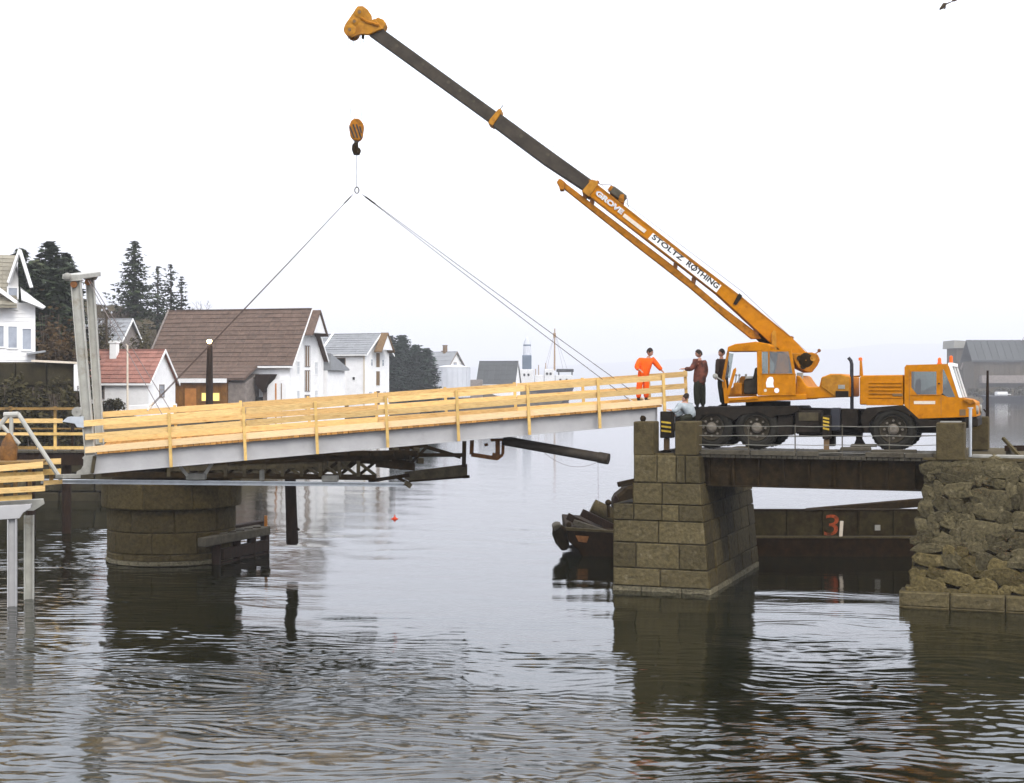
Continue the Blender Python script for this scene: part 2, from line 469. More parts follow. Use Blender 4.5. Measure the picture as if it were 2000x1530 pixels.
def make_water():
    rows = [9.0, 14.0, 17.0]
    y = 19.0
    while y < 62:
        rows.append(y); y += 0.048 + max(0, y - 30) * 0.002
    while y < 10000:
        rows.append(y); y *= 1.012 if y < 160 else 1.08
    rows = np.array(rows)
    nc = 520
    cx = np.linspace(-0.43, 0.43, nc)
    cx = np.concatenate([[-1.6, -0.9, -0.6], cx, [0.6, 0.9, 1.6]])
    X = rows[:, None] * cx[None, :]
    Y = np.repeat(rows[:, None], len(cx), 1)
    # wind-rippled water near the camera, sheltered and smoother under the bridge
    amp = 1.0 / (1 + np.exp((Y - 36.5 - 1.6 * vnoise(X, Y, 14, 3)) / 2.4))
    lee = 3.6 / (1 + np.exp((X + 9.5 + 0.6 * vnoise(X, Y, 9, 5)) / 1.2)) * 1.0 / (1 + np.exp((42 - Y) / 3.0))
    patch = 0.75 + 0.35 * np.clip(vnoise(X, Y, 7.0, 11), -1.2, 1.4)
    A = (0.10 + 0.9 * amp + 0.42 * lee) * patch
    wx = X + 0.35 * vnoise(X, Y, 5.0, 21)
    wy = Y + 0.30 * vnoise(X, Y, 4.0, 22)
    Z = np.zeros_like(X)
    for (n, l0, l1, sp, base, slope, seed) in ((14, 0.7, 1.5, 0.3, 0.16, 0.024, 1), (40, 0.25, 0.62, 0.28, 0.12, 0.07, 2), (16, 0.14, 0.25, 0.4, 0.08, 0.024, 3)):
        kx, ky, ph, lam = sines(n, l0, l1, sp, base, seed)
        for i in range(n):
            a = slope * lam[i] / (2 * np.pi) * math.sqrt(2.0 / n)
            s = np.sin(kx[i] * wx + ky[i] * wy + ph[i])
            Z += a * s
    # longer, lower swell that carries on into the distance
    kx, ky, ph, lam = sines(10, 2.2, 6.0, 0.5, 0.1, 9)
    L = np.zeros_like(X)
    for i in range(10):
        L += 0.011 * lam[i] / (2 * np.pi) * 0.45 * np.sin(kx[i] * wx + ky[i] * wy + ph[i])
    fade = np.clip((70 - Y) / 12, 0, 1)
    Z = Z * A * fade + L * np.clip((150 - Y) / 60, 0, 1)
    nr, ncc = X.shape
    me = bpy.data.meshes.new('water')
    co = np.stack([X, Y, Z], -1).reshape(-1, 3).astype(np.float32)
    idx = np.arange(nr * ncc).reshape(nr, ncc)
    q = np.stack([idx[:-1, :-1], idx[:-1, 1:], idx[1:, 1:], idx[1:, :-1]], -1).reshape(-1, 4)
    # the sheet goes on behind and beside the camera
    ex = np.array([[-60, -60, 0], [60, -60, 0], [-60, 9, 0], [60, 9, 0]], np.float32)
    n0 = len(co)
    co = np.concatenate([co, ex])
    q = np.concatenate([q, np.array([[n0, n0 + 1, ncc - 1, 0]])])
    me.vertices.add(len(co)); me.vertices.foreach_set('co', co.ravel())
    me.loops.add(q.size); me.loops.foreach_set('vertex_index', q.ravel().astype(np.int32))
    me.polygons.add(len(q)); me.polygons.foreach_set('loop_start', np.arange(0, q.size, 4, dtype=np.int32))
    me.update(); me.validate()
    me.shade_smooth()
    m = bpy.data.materials.new('sea_water'); m.use_nodes = True
    n, l = m.node_tree.nodes, m.node_tree.links
    b = n['Principled BSDF']
    b.inputs['Base Color'].default_value = (0.006, 0.0065, 0.0025, 1)
    b.inputs['Roughness'].default_value = 0.015
    b.inputs['IOR'].default_value = 1.34
    tc = n.new('ShaderNodeTexCoord')
    mp = n.new('ShaderNodeMapping'); mp.inputs['Scale'].default_value = (0.45, 1.5, 1)
    no = n.new('ShaderNodeTexNoise'); no.inputs['Scale'].default_value = 1.6; no.inputs['Detail'].default_value = 6; no.inputs['Roughness'].default_value = 0.6
    bp = n.new('ShaderNodeBump'); bp.inputs['Strength'].default_value = 0.05; bp.inputs['Distance'].default_value = 0.12
    l.new(tc.outputs['Object'], mp.inputs[0]); l.new(mp.outputs[0], no.inputs['Vector'])
    l.new(no.outputs[0], bp.inputs['Height']); l.new(bp.outputs[0], b.inputs['Normal'])
    me.materials.append(m)
    o = bpy.data.objects.new('water', me); COL.objects.link(o)
    tag(o, 'grey rippled sound between the shores', kind='structure')
make_water()

# ------------------------------------------------------------------ land
def sstep(t):
    t = np.clip(t, 0, 1)
    return t * t * (3 - 2 * t)

def land_h(x, y):
    x = np.asarray(x, float); y = np.asarray(y, float)
    sx = -19.5 - 0.5 * np.sin(y / 23.0) + np.clip((y - 330) / 180, 0, 1) * 38      # shoreline
    d = np.minimum(sx - x, y - 77.5)
    h = np.where(d > 0, 2.3 + 2.2 * sstep(d / 22.0), -2.5)
    hill = 14 * sstep((-37 - x) / 26.0) * np.clip((y - 84) / 30, 0, 1)
    hill = hill * (1 - 0.75 * np.clip((y - 280) / 160, 0, 1))
    rough = 0.25 * np.sin(x * 0.9 + y * 0.37) + 0.2 * np.sin(x * 0.41 - y * 0.73 + 1) + 0.5 * np.sin(x * 0.13 + 2) * np.sin(y * 0.11)
    return np.where(d > 0, h + hill + rough * np.clip(d / 10, 0, 1), h)

def make_land():
    ys = np.concatenate([np.arange(77.45, 130, 0.75), np.arange(130, 330, 2.5), np.arange(330, 640, 6)])
    xs = np.concatenate([np.arange(-330, -70, 8), np.arange(-70, -17, 0.75), np.arange(-17, 22, 2.0)])
    X, Y = np.meshgrid(xs, ys)
    Z = land_h(X, Y)
    me = bpy.data.meshes.new('terrain')
    nr, nc = X.shape
    idx = np.arange(nr * nc).reshape(nr, nc)
    q = np.stack([idx[:-1, :-1], idx[:-1, 1:], idx[1:, 1:], idx[1:, :-1]], -1).reshape(-1, 4)
    me.from_pydata(np.stack([X, Y, Z], -1).reshape(-1, 3).tolist(), [], q.tolist())
    me.shade_smooth()
    me.materials.append(M['land'])
    o = bpy.data.objects.new('terrain', me); COL.objects.link(o)
    tag(o, 'brown winter hillside rising behind the shore houses', kind='structure')
make_land()

def gz(x, y):
    return float(land_h(x, y))

# quay wall along the shore, of separate rough blocks
def quay():
    t = thing('quay_wall', 'dark rough stone quay wall along the shore behind the pivot pier', 'quay wall', (-30, 77.2, 0))
    mb = MB(); mb.box((-45.5, 78.3, 0.6), 51, 1.6, 3.6)
    mb.build('wall_core', M['mortar'], t)
    k = 0
    for row in range(3):
        x = -38.0 + random.random()
        while x < -20.4:
            w = random.uniform(1.3, 2.3)
            w = min(w, -20.0 - x)
            if w < 0.5: break
            z0, z1 = -0.5 + row * 1.0, 0.46 + row * 1.0
            m = MB(); m.box((x + w / 2, 77.42 + random.uniform(-.05, .05), (z0 + z1) / 2), w - 0.06, 0.5, z1 - z0)
            m.build('stone', M['quay'], t, bev=0.07)
            x += w
    return t
quay()

# far hills
def hills(name, Y, x0, x1, hgt, seed, base=0.0, label=''):
    r = np.random.RandomState(seed)
    n = 140
    xs = np.linspace(x0, x1, n)
    prof = hgt((xs - x0) / (x1 - x0))
    vs, fs = [], []
    rows = 8
    for j in range(rows):
        f = j / (rows - 1)
        for i in range(n):
            z = prof[i] * math.sin(f * math.pi / 2) * (1 + 0.06 * math.sin(i * .7 + j * 1.3))
            vs.append((xs[i], Y + f * 700 + 40 * math.sin(i * .31 + j), -2 + z + base * f))
    for j in range(rows - 1):
        for i in range(n - 1):
            fs.append((j * n + i, j * n + i + 1, (j + 1) * n + i + 1, (j + 1) * n + i))
    me = bpy.data.meshes.new(name); me.from_pydata(vs, [], fs); me.shade_smooth(); me.materials.append(M['hill'])
    o = bpy.data.objects.new(name, me); COL.objects.link(o)
    tag(o, label, kind='structure')
hills('hills', 8800, -7200, 8200, lambda t: 48 + 190 * np.exp(-((t - .62) / .13) ** 2) + 165 * np.exp(-((t - .86) / .2) ** 2) + 14 * np.sin(t * 19) + 7 * np.sin(t * 47) + 60 * np.exp(-((t - .25) / .2) ** 2), 1, label='pale hazy hills across the fjord')

# right-hand far shore
def far_shore():
    n = 40
    xs = np.linspace(172, 330, n)
    vs, fs = [], []
    for j in range(5):
        for i in range(n):
            z = [-1.0, 1.2, 5.0, 7.5, 7.6][j] + (0.7 * math.sin(i * .9 + j) if j else 0)
            e = 1 - math.exp(-i / 2.5)
            vs.append((xs[i], 558 + j * 16 + 2 * math.sin(i * .6), z * e if j else z))
    for j in range(4):
        for i in range(n - 1):
            fs.append((j * n + i, j * n + i + 1, (j + 1) * n + i + 1, (j + 1) * n + i))
    me = bpy.data.meshes.new('shore_land'); me.from_pydata(vs, [], fs); me.shade_smooth(); me.materials.append(M['land'])
    o = bpy.data.objects.new('shore_land', me); COL.objects.link(o)
    tag(o, 'low bushy shore across the water at the right', kind='structure')
far_shore()

# haze over the whole place
def haze():
    mb = MB(); mb.box((0, 5200, 147.0), 18000, 11000, 300.0)
    m = bpy.data.materials.new('haze'); m.use_nodes = True
    n, l = m.node_tree.nodes, m.node_tree.links
    n.remove(n['Principled BSDF'])
    v = n.new('ShaderNodeVolumePrincipled')
    v.inputs['Color'].default_value = (0.9, 0.9, 0.93, 1)
    v.inputs['Density'].default_value = 0.00033
    l.new(v.outputs[0], n['Material Output'].inputs['Volume'])
    o = mb.build('haze', m)
    tag(o, 'thin pale haze over the sound', kind='stuff')
HAZE = True
if HAZE: haze()

# ------------------------------------------------------------------ plants
def leaf_cloud(mb, c, rad, n, size, rnd, flat=0.5):
    for i in range(n):
        while True:
            p = Vector((rnd.uniform(-1, 1), rnd.uniform(-1, 1), rnd.uniform(-1, 1)))
            if p.length < 1: break
        p = Vector(c) + Vector((p.x * rad[0], p.y * rad[1], p.z * rad[2]))
        a = Vector((rnd.gauss(0, 1), rnd.gauss(0, 1), rnd.gauss(0, flat))).normalized()
        b = a.orthogonal().normalized()
        b.rotate(Matrix.Rotation(rnd.uniform(0, 6.28), 3, a))
        s = size * rnd.uniform(0.6, 1.4)
        mb.add([p - a * s, p + b * s * 0.6, p + a * s, p - b * s * 0.5], [(0, 1, 2, 3)])

def conifer(name, label, base, H, Rw, seed, needle='needle', dense=1.0, bare=0.1, group=None, shape=0.8):
    rnd = random.Random(seed)
    base = Vector(base)
    t = thing(name, label, 'tree', base, group)
    mb = MB(); mb.tube([base + Vector((0, 0, -0.6)), base + Vector((0, 0, H * .5)), base + Vector((0, 0, H * .97))], [H * .018, H * .012, 0.02], 6)
    mb.build('trunk', M['bark'], t, smooth=40)
    mb = MB()
    z = H * bare
    while z < H * 0.99:
        f = (z - H * bare) / (H * (1 - bare))
        rr = Rw * ((1 - f) ** shape) * (0.75 + 0.5 * rnd.random()) + 0.12
        nb = max(4, int(8 * dense * (1 - 0.4 * f)))
        for k in range(nb):
            th = rnd.uniform(0, 6.28)
            L = rr * rnd.uniform(0.55, 1.15)
            droop = rnd.uniform(-0.35, 0.05)
            d = Vector((math.cos(th), math.sin(th), droop))
            m = max(2, int(L / (H * .035)))
            for j in range(m):
                q = base + Vector((0, 0, z)) + d * L * ((j + rnd.random()) / m) + Vector((0, 0, 0.12 * L * ((j + .5) / m) ** 2))
                s = H * 0.03 * rnd.uniform(0.7, 1.3)
                a = Vector((d.x, d.y, rnd.uniform(-.5, .2))).normalized()
                b = Vector((-d.y, d.x, rnd.uniform(-.5, .5))).normalized()
                mb.add([q - a * s * .6, q + b * s * .7, q + a * s * 1.2, q - b * s * .7], [(0, 1, 2, 3)])
                c = Vector((rnd.gauss(0, .6), rnd.gauss(0, .6), -1)).normalized()
                mb.add([q - b * s * .5, q + b * s * .5, q + c * s * .9], [(0, 1, 2)])
        z += H * 0.024 / dense ** .5
    mb.build('crown', M[needle], t, fix=False)
    return t

def bare_tree(name, label, base, H, seed, group=None, spread=0.5, depth=5):
    rnd = random.Random(seed)
    base = Vector(base)
    t = thing(name, label, 'tree', base, group)
    tk, tw = MB(), MB()
    def grow(p, d, L, r, lev):
        q = p + d * L
        (tk if lev == 0 else tw).tube([p, p + d * L * .5 + Vector((rnd.gauss(0, .04), rnd.gauss(0, .04), 0)) * L, q], [r, r * .85, r * .65], 5 if lev < 2 else 3, cap=False)
        if lev >= depth: return
        for k in range(rnd.choice((2, 3, 3)) if lev else 4):
            e = (d + Vector((rnd.gauss(0, spread), rnd.gauss(0, spread), rnd.uniform(-.1, .35)))).normalized()
            grow(p + d * L * rnd.uniform(.55, 1.0), e, L * rnd.uniform(.55, .8), r * .6, lev + 1)
    grow(base + Vector((0, 0, -.4)), Vector((0, 0, 1)), H * .34, H * .016, 0)
    tk.build('trunk', M['bark'], t, smooth=40)
    tw.build('crown', M['twig'], t, fix=False)
    return t

def bush(name, label, base, rad, n, size, m, seed, group=None, cat='bush'):
    rnd = random.Random(seed)
    base = Vector(base)
    t = thing(name, label, cat, base, group)
    mb = MB()
    for k in range(7):
        a = rnd.uniform(0, 6.28)
        mb.tube([base + Vector((0, 0, -.3)), base + Vector((math.cos(a) * rad[0] * .5, math.sin(a) * rad[1] * .5, rad[2] * 1.2))], [.05, .015], 4)
    mb.build('stem', M['twig'], t)
    mb = MB()
    for k in range(max(3, n // 120)):
        c = base + Vector((rnd.uniform(-.65, .65) * rad[0], rnd.uniform(-.65, .65) * rad[1], rad[2] * rnd.uniform(.35, 1.0)))
        leaf_cloud(mb, c, (rad[0] * .45, rad[1] * .45, rad[2] * .45), 120, size, rnd)
    mb.build('foliage', M[m], t, fix=False)
    return t

def at_ground(px, Y):
    x = (px - 1000) / F * Y
    return Vector((x, Y, gz(x, Y)))

def htop(px, py, Y):
    """height of a tree at Y whose top shows at py"""
    p = at_ground(px, Y)
    return p, W(px, py, Y).z - p.z

# dark trees behind the white house
for i, (px, top, Y, rw, lab) in enumerate((
        (40, 482, 118, 1.9, 'round-topped dark evergreen close behind the white house roof'),
        (98, 468, 128, 2.4, 'tallest dark spruce behind the white house'),
        (70, 505, 124, 2.2, 'shorter dark spruce between two taller ones behind the white house'),
        (128, 492, 132, 2.0, 'slim dark spruce nearest the grey columns'),
        (108, 520, 120, 2.3, 'broad dark evergreen in front of the slim spruce'),
        (140, 520, 136, 1.6, 'low dark spruce showing beside the top of the grey columns'))):
    p, h = htop(px, top, Y)
    conifer('spruce_tree', lab, p, h, rw * 1.3, 40 + i, 'needle', 2.4, 0.02, 'dark evergreens on the hillside by the white house', .5)
# conifers on the hill above the red roof
for i, (px, top, Y, rw, lab) in enumerate((
        (262, 468, 196, 4.3, 'tall pointed spruce on the hill above the red-roofed cottage'),
        (308, 517, 205, 3.0, 'thin spruce just right of the tall pointed one'),
        (334, 512, 212, 3.4, 'loose-crowned conifer left of the brown warehouse roof'),
        (354, 538, 210, 2.4, 'small conifer closest to the brown warehouse ridge'))):
    p, h = htop(px, top, Y)
    conifer('spruce_tree', lab, p, h, rw, 60 + i, 'needle', (1.45, .8, .75, .6)[i], (.16, .22, .3, .3)[i], 'conifers on the hill above the red roof')
# the dark conifer clump behind the grey-roofed house
for i, (px, top, Y, rw, lab) in enumerate((
        (760, 654, 300, 2.2, 'dark conifer touching the white gable of the grey-roofed warehouse'),
        (784, 653, 312, 3.0, 'highest dark conifer in the clump by the white gable'),
        (812, 672, 306, 2.7, 'third dark conifer of the clump, lower and broad'),
        (833, 678, 310, 2.6, 'dark conifer at the water end of the clump beside the pale tank'))):
    p, h = htop(px, top, Y)
    conifer('conifer_tree', lab, p, h, rw * 1.55, 80 + i, 'needle_b', 3.2, 0.0, 'dark conifer clump beyond the warehouses', .42)
for i, (px, top, Y, lab) in enumerate((
        (170, 540, 150, 'bare tree showing beside the grey column tops'),
        (190, 555, 160, 'bare tree left of the hill conifers'),
        (222, 560, 175, 'bare tree just left of the tall pointed spruce'),
        (372, 572, 230, 'bare tree above the left end of the brown warehouse ridge'),
        (396, 568, 238, 'bare tree behind the brown warehouse ridge, near the lamp'),
        (412, 585, 236, 'low bare tree farthest along the brown warehouse ridge'))):
    p, h = htop(px, top, Y)
    bare_tree('bare_tree', lab, p, h, 100 + i, 'leafless trees on the skyline')
# shrubs on the slope
rs = random.Random(5)
k = 0
for (px, py, Y, rx, rz, m, lab) in (
        (95, 600, 112, 1.6, 1.6, 'shrub', 'rusty-brown shrub high on the slope right of the white house'),
        (122, 632, 110, 1.9, 1.6, 'shrub', 'rusty-brown shrub on the slope left of the grey columns'),
        (98, 655, 104, 1.7, 1.4, 'shrub', 'rusty-brown shrub at the corner of the white house'),
        (128, 672, 100, 1.6, 1.3, 'shrub', 'rusty-brown shrub above the white-capped wall'),
        (160, 665, 118, 1.8, 1.6, 'hedge', 'dark shrub between the two grey columns'),
        (210, 672, 132, 1.9, 1.3, 'hedge', 'dark bush under the pale grey roof'),
        (250, 660, 150, 3.0, 1.8, 'hedge', 'wide dark thicket below the tall spruce'),
        (295, 640, 170, 3.4, 1.9, 'hedge', 'dark thicket below the thin spruce'),
        (282, 668, 152, 2.6, 1.7, 'hedge', 'dark bush behind the red roof ridge'),
        (325, 625, 178, 2.6, 1.8, 'hedge', 'dark bush at the edge of the brown warehouse roof'),
        (185, 645, 145, 2.0, 1.5, 'hedge', 'dark bush left of the utility pole'),
        (105, 560, 122, 2.2, 2.0, 'shrub', 'brown shrub under the dark spruces')):
    c = W(px, py, Y)
    g = gz(c.x, c.y)
    k += 1
    bush('shrub', lab, (c.x, c.y, min(g, c.z - rz * .6)), (rx, rx, max(rz, (c.z - g) * .7 + rz * .4)), 900, 0.2, m, 200 + k, 'shrubs on the left hillside')
# dark hedge below the white house
HB = ['dark hedge bush at the very left edge below the white house', 'second dark hedge bush from the left edge, below the terrace wall', 'dark hedge bush under the middle of the white house windows',
      'dark hedge bush below the corner of the white house', 'dark hedge bush just left of the middle of the terrace wall', 'dark hedge bush under the middle of the white-capped wall',
      'dark hedge bush two bushes left of the white gate post', 'dark hedge bush beside the white gate post', 'dark hedge bush behind the foot of the grey columns']
for i in range(9):
    c = W(6 + i * 18, 772 + 5 * math.sin(i * 2.1), 80.5 + (i % 3) * .7)
    bush('hedge_bush', HB[i], (c.x, c.y, 2.4), (1.0, .8, 3.0 + .25 * math.sin(i * 1.7)), 1500, 0.13, 'hedge', 300 + i, 'hedge below the white house')
for i, (px, py, Y, lab) in enumerate(((205, 775, 112, 'dark bush at the corner of the red-roofed cottage'), (222, 768, 113, 'tall dark bush against the red-roofed cottage wall'))):
    c = W(px, py, Y)
    bush('shrub', lab, (c.x, c.y, gz(c.x, c.y)), (.9, .8, 1.0), 700, 0.12, 'hedge', 330 + i, 'shrubs by the red-roofed cottage')
# right shore
for i in range(7):
    x = 186 + i * 9.5
    SB = 'bush on the far right shore, %s from the truck cab'
    bush('shore_bush', ('low green-brown bush at the water edge beyond the truck cab', 'round bush on the far shore under the brown-walled warehouse', 'wide bush on the far shore beside the dark boat')[i % 3] + (', behind the thin dark pole' if i == 1 else '') if i < 3 else SB % ('fourth', 'fifth', 'sixth', 'seventh and last')[i - 3], (x, 566 + 4 * (i % 2), 1.0), (6, 3, 2.6 + (i % 3) * .7), 700, 0.6, 'hedge', 350 + i, 'bushes along the far right shore')
p = W(1996, 700, 600)
bare_tree('bare_tree', 'bare tree above the grey warehouse roof at the right edge', (p.x + 1, p.y, 8), 25, 380, None, .5, 4)

# ------------------------------------------------------------------ houses
class Loc:
    """local frame of a house: a along the ridge, b to the back, from the near gable corner"""
    def __init__(s, N, th, z0):
        s.N, s.z0 = Vector((N[0], N[1])), z0
        s.u = Vector((-math.cos(th), math.sin(th)))      # along the ridge, away from the near gable
        s.v = Vector((math.sin(th), math.cos(th)))       # along the gable
    def p(s, a, b, z):
        q = s.N + s.u * a + s.v * b
        return Vector((q.x, q.y, s.z0 + z))

def slope_tiles(lc, t, m, a0, a1, bz, over, rows, cols, name='roof_tile', thick=0.09):
    """one roof slope laid in separate courses of slabs: bz = ((b,z) at the eave, (b,z) at the ridge)"""
    (b0, z0), (b1, z1) = bz
    n = Vector((b1 - b0, z1 - z0)); n.normalize()
    nb, nz = -n.y, n.x
    if nz < 0: nb, nz = -nb, -nz
    for r in range(rows):
        f0, f1 = r / rows, (r + 1.06) / rows
        f1 = min(f1, 1.0)
        for c in range(cols):
            x0 = a0 + (a1 - a0) * c / cols + .01
            x1 = a0 + (a1 - a0) * (c + 1) / cols - .01
            lo = thick * (1.0 + 0.35 * random.random())
            P = lambda a, f, h: lc.p(a, b0 + (b1 - b0) * f + nb * h, z0 + (z1 - z0) * f + nz * h)
            mb = MB()
            mb.hexa([P(x0, f0, .02), P(x1, f0, .02), P(x1, f1, .01), P(x0, f1, .01)], [P(x0, f0, lo), P(x1, f0, lo), P(x1, f1, thick * .55), P(x0, f1, thick * .55)])
            mb.build(name, m, t)

def window(lc, t, face, a, z, w, h, pane='pane', frame='white', mull=1, d=0.06, bars=True):
    """face 'g': the near gable (position along b); face 'f': the long front wall (position along a)"""
    if face == 'g':
        P = lambda x, y, o: lc.p(-o, x, y)
    else:
        P = lambda x, y, o: lc.p(x, -o, y)
    mb = MB()
    fw = 0.09
    def rect(x0, x1, y0, y1, o0, o1):
        mb.hexa([P(x0, y0, o0), P(x1, y0, o0), P(x1, y1, o0), P(x0, y1, o0)], [P(x0, y0, o1), P(x1, y0, o1), P(x1, y1, o1), P(x0, y1, o1)])
    rect(a - fw, a, z - fw, z + h + fw, -.05, d)
    rect(a + w, a + w + fw, z - fw, z + h + fw, -.05, d)
    rect(a, a + w, z + h, z + h + fw, -.05, d)
    rect(a, a + w, z - fw, z, -.05, d)
    if bars:
        for i in range(mull):
            x = a + w * (i + 1) / (mull + 1)
            rect(x - .03, x + .03, z, z + h, -.03, d - .015)
        rect(a, a + w, z + h * .58, z + h * .58 + .05, -.03, d - .02)
    f = mb.build('window', M[frame], t)
    mb = MB()
    rect(a, a + w, z, z + h, -.06, .015)
    mb.build('pane', M[pane], f)
    return f

def gable_house(name, label, N, th, z0, L, Wd, He, Hr, roof, wall='clap', over=.35, rows=6, cols=10, group=None, cat='house', trim='white', ends=True, front_split=None, boards=False):
    lc = Loc(N, th, z0)
    t = thing(name, label, cat, (N[0], N[1], z0), group)
    mb = MB()
    g = [(0, -1.5), (Wd, -1.5), (Wd, He), (Wd / 2, Hr), (0, He)]
    mb.hexa([lc.p(0, b, z) for b, z in g], [lc.p(L, b, z) for b, z in g])
    wl = mb.build('wall', M[wall], t)
    k = (Hr - He) / (Wd / 2)
    e0 = (-over, He - k * over)
    e1 = (Wd + over, He - k * over)
    pk = (Wd / 2, Hr)
    mb = MB()
    for e in (e0, e1):
        n_ = .05
        mb.hexa([lc.p(-over, e[0], e[1]), lc.p(L + over, e[0], e[1]), lc.p(L + over, pk[0], pk[1]), lc.p(-over, pk[0], pk[1])],
                [lc.p(-over, e[0], e[1] + .07), lc.p(L + over, e[0], e[1] + .07), lc.p(L + over, pk[0], pk[1] + .07), lc.p(-over, pk[0], pk[1] + .07)])
    rf = mb.build('roof', M[roof], t)
    slope_tiles(lc, rf, M[roof], -over, L + over, ((e0[0], e0[1] + .06), (pk[0], pk[1] + .06)), over, rows, cols, 'tile' if 'grey' not in roof and 'dk' not in roof else 'slate')
    # barge boards on the near gable, eave board
    for e, s in ((e0, -1), (e1, 1)):
        mb = MB()
        mb.hexa([lc.p(-over - .06, e[0], e[1] - .14), lc.p(-over - .06, e[0], e[1] + .12), lc.p(-over - .06, pk[0], pk[1] + .16), lc.p(-over - .06, pk[0], pk[1] - .14)],
                [lc.p(-over + .0, e[0], e[1] - .14), lc.p(-over + .0, e[0], e[1] + .12), lc.p(-over + .0, pk[0], pk[1] + .16), lc.p(-over + .0, pk[0], pk[1] - .14)])
        mb.build('barge_board', M[trim], t)
    mb = MB()
    mb.hexa([lc.p(-over + .01, e0[0] - .04, e0[1] - .12), lc.p(L + over, e0[0] - .04, e0[1] - .12), lc.p(L + over, e0[0] - .04, e0[1] + .06), lc.p(-over + .01, e0[0] - .04, e0[1] + .06)],
            [lc.p(-over + .01, e0[0] - .005, e0[1] - .12), lc.p(L + over, e0[0] - .005, e0[1] - .12), lc.p(L + over, e0[0] - .005, e0[1] + .06), lc.p(-over + .01, e0[0] - .005, e0[1] + .06)])
    mb.build('eave_board', M[trim], t)
    mb = MB()
    mb.bar(lc.p(-over, pk[0], pk[1] + .13), lc.p(L + over, pk[0], pk[1] + .13), .3, .1)
    mb.build('ridge', M[roof], rf)
    if boards:
        for i in range(int(Wd / .5)):
            b = (i + .5) * Wd / int(Wd / .5)
            zt = He + (Hr - He) * (1 - abs(b - Wd / 2) / (Wd / 2)) - .1
            mb = MB(); mb.hexa([lc.p(0, b - .05, 0), lc.p(0, b + .05, 0), lc.p(0, b + .05, zt), lc.p(0, b - .05, zt)], [lc.p(-.04, b - .05, 0), lc.p(-.04, b + .05, 0), lc.p(-.04, b + .05, zt), lc.p(-.04, b - .05, zt)])
            mb.build('cover_board', M[wall], wl)
    return t, lc

def chimney(lc, rf, a, b, z0, z1, w, m='white'):
    mb = MB()
    mb.hexa([lc.p(a - w / 2, b - w / 2, z0), lc.p(a + w / 2, b - w / 2, z0), lc.p(a + w / 2, b + w / 2, z0), lc.p(a - w / 2, b + w / 2, z0)],
            [lc.p(a - w / 2, b - w / 2, z1), lc.p(a + w / 2, b - w / 2, z1), lc.p(a + w / 2, b + w / 2, z1), lc.p(a - w / 2, b + w / 2, z1)])
    c = w * .62
    mb.hexa([lc.p(a - c, b - c, z1 + .002), lc.p(a + c, b - c, z1 + .002), lc.p(a + c, b + c, z1 + .002), lc.p(a - c, b + c, z1 + .002)],
            [lc.p(a - c, b - c, z1 + .14), lc.p(a + c, b - c, z1 + .14), lc.p(a + c, b + c, z1 + .14), lc.p(a - c, b + c, z1 + .14)])
    return mb.build('chimney', M[m], rf)

def kid(t, name):
    return [c for c in t.children if c.name.split('.')[0] == name][0]

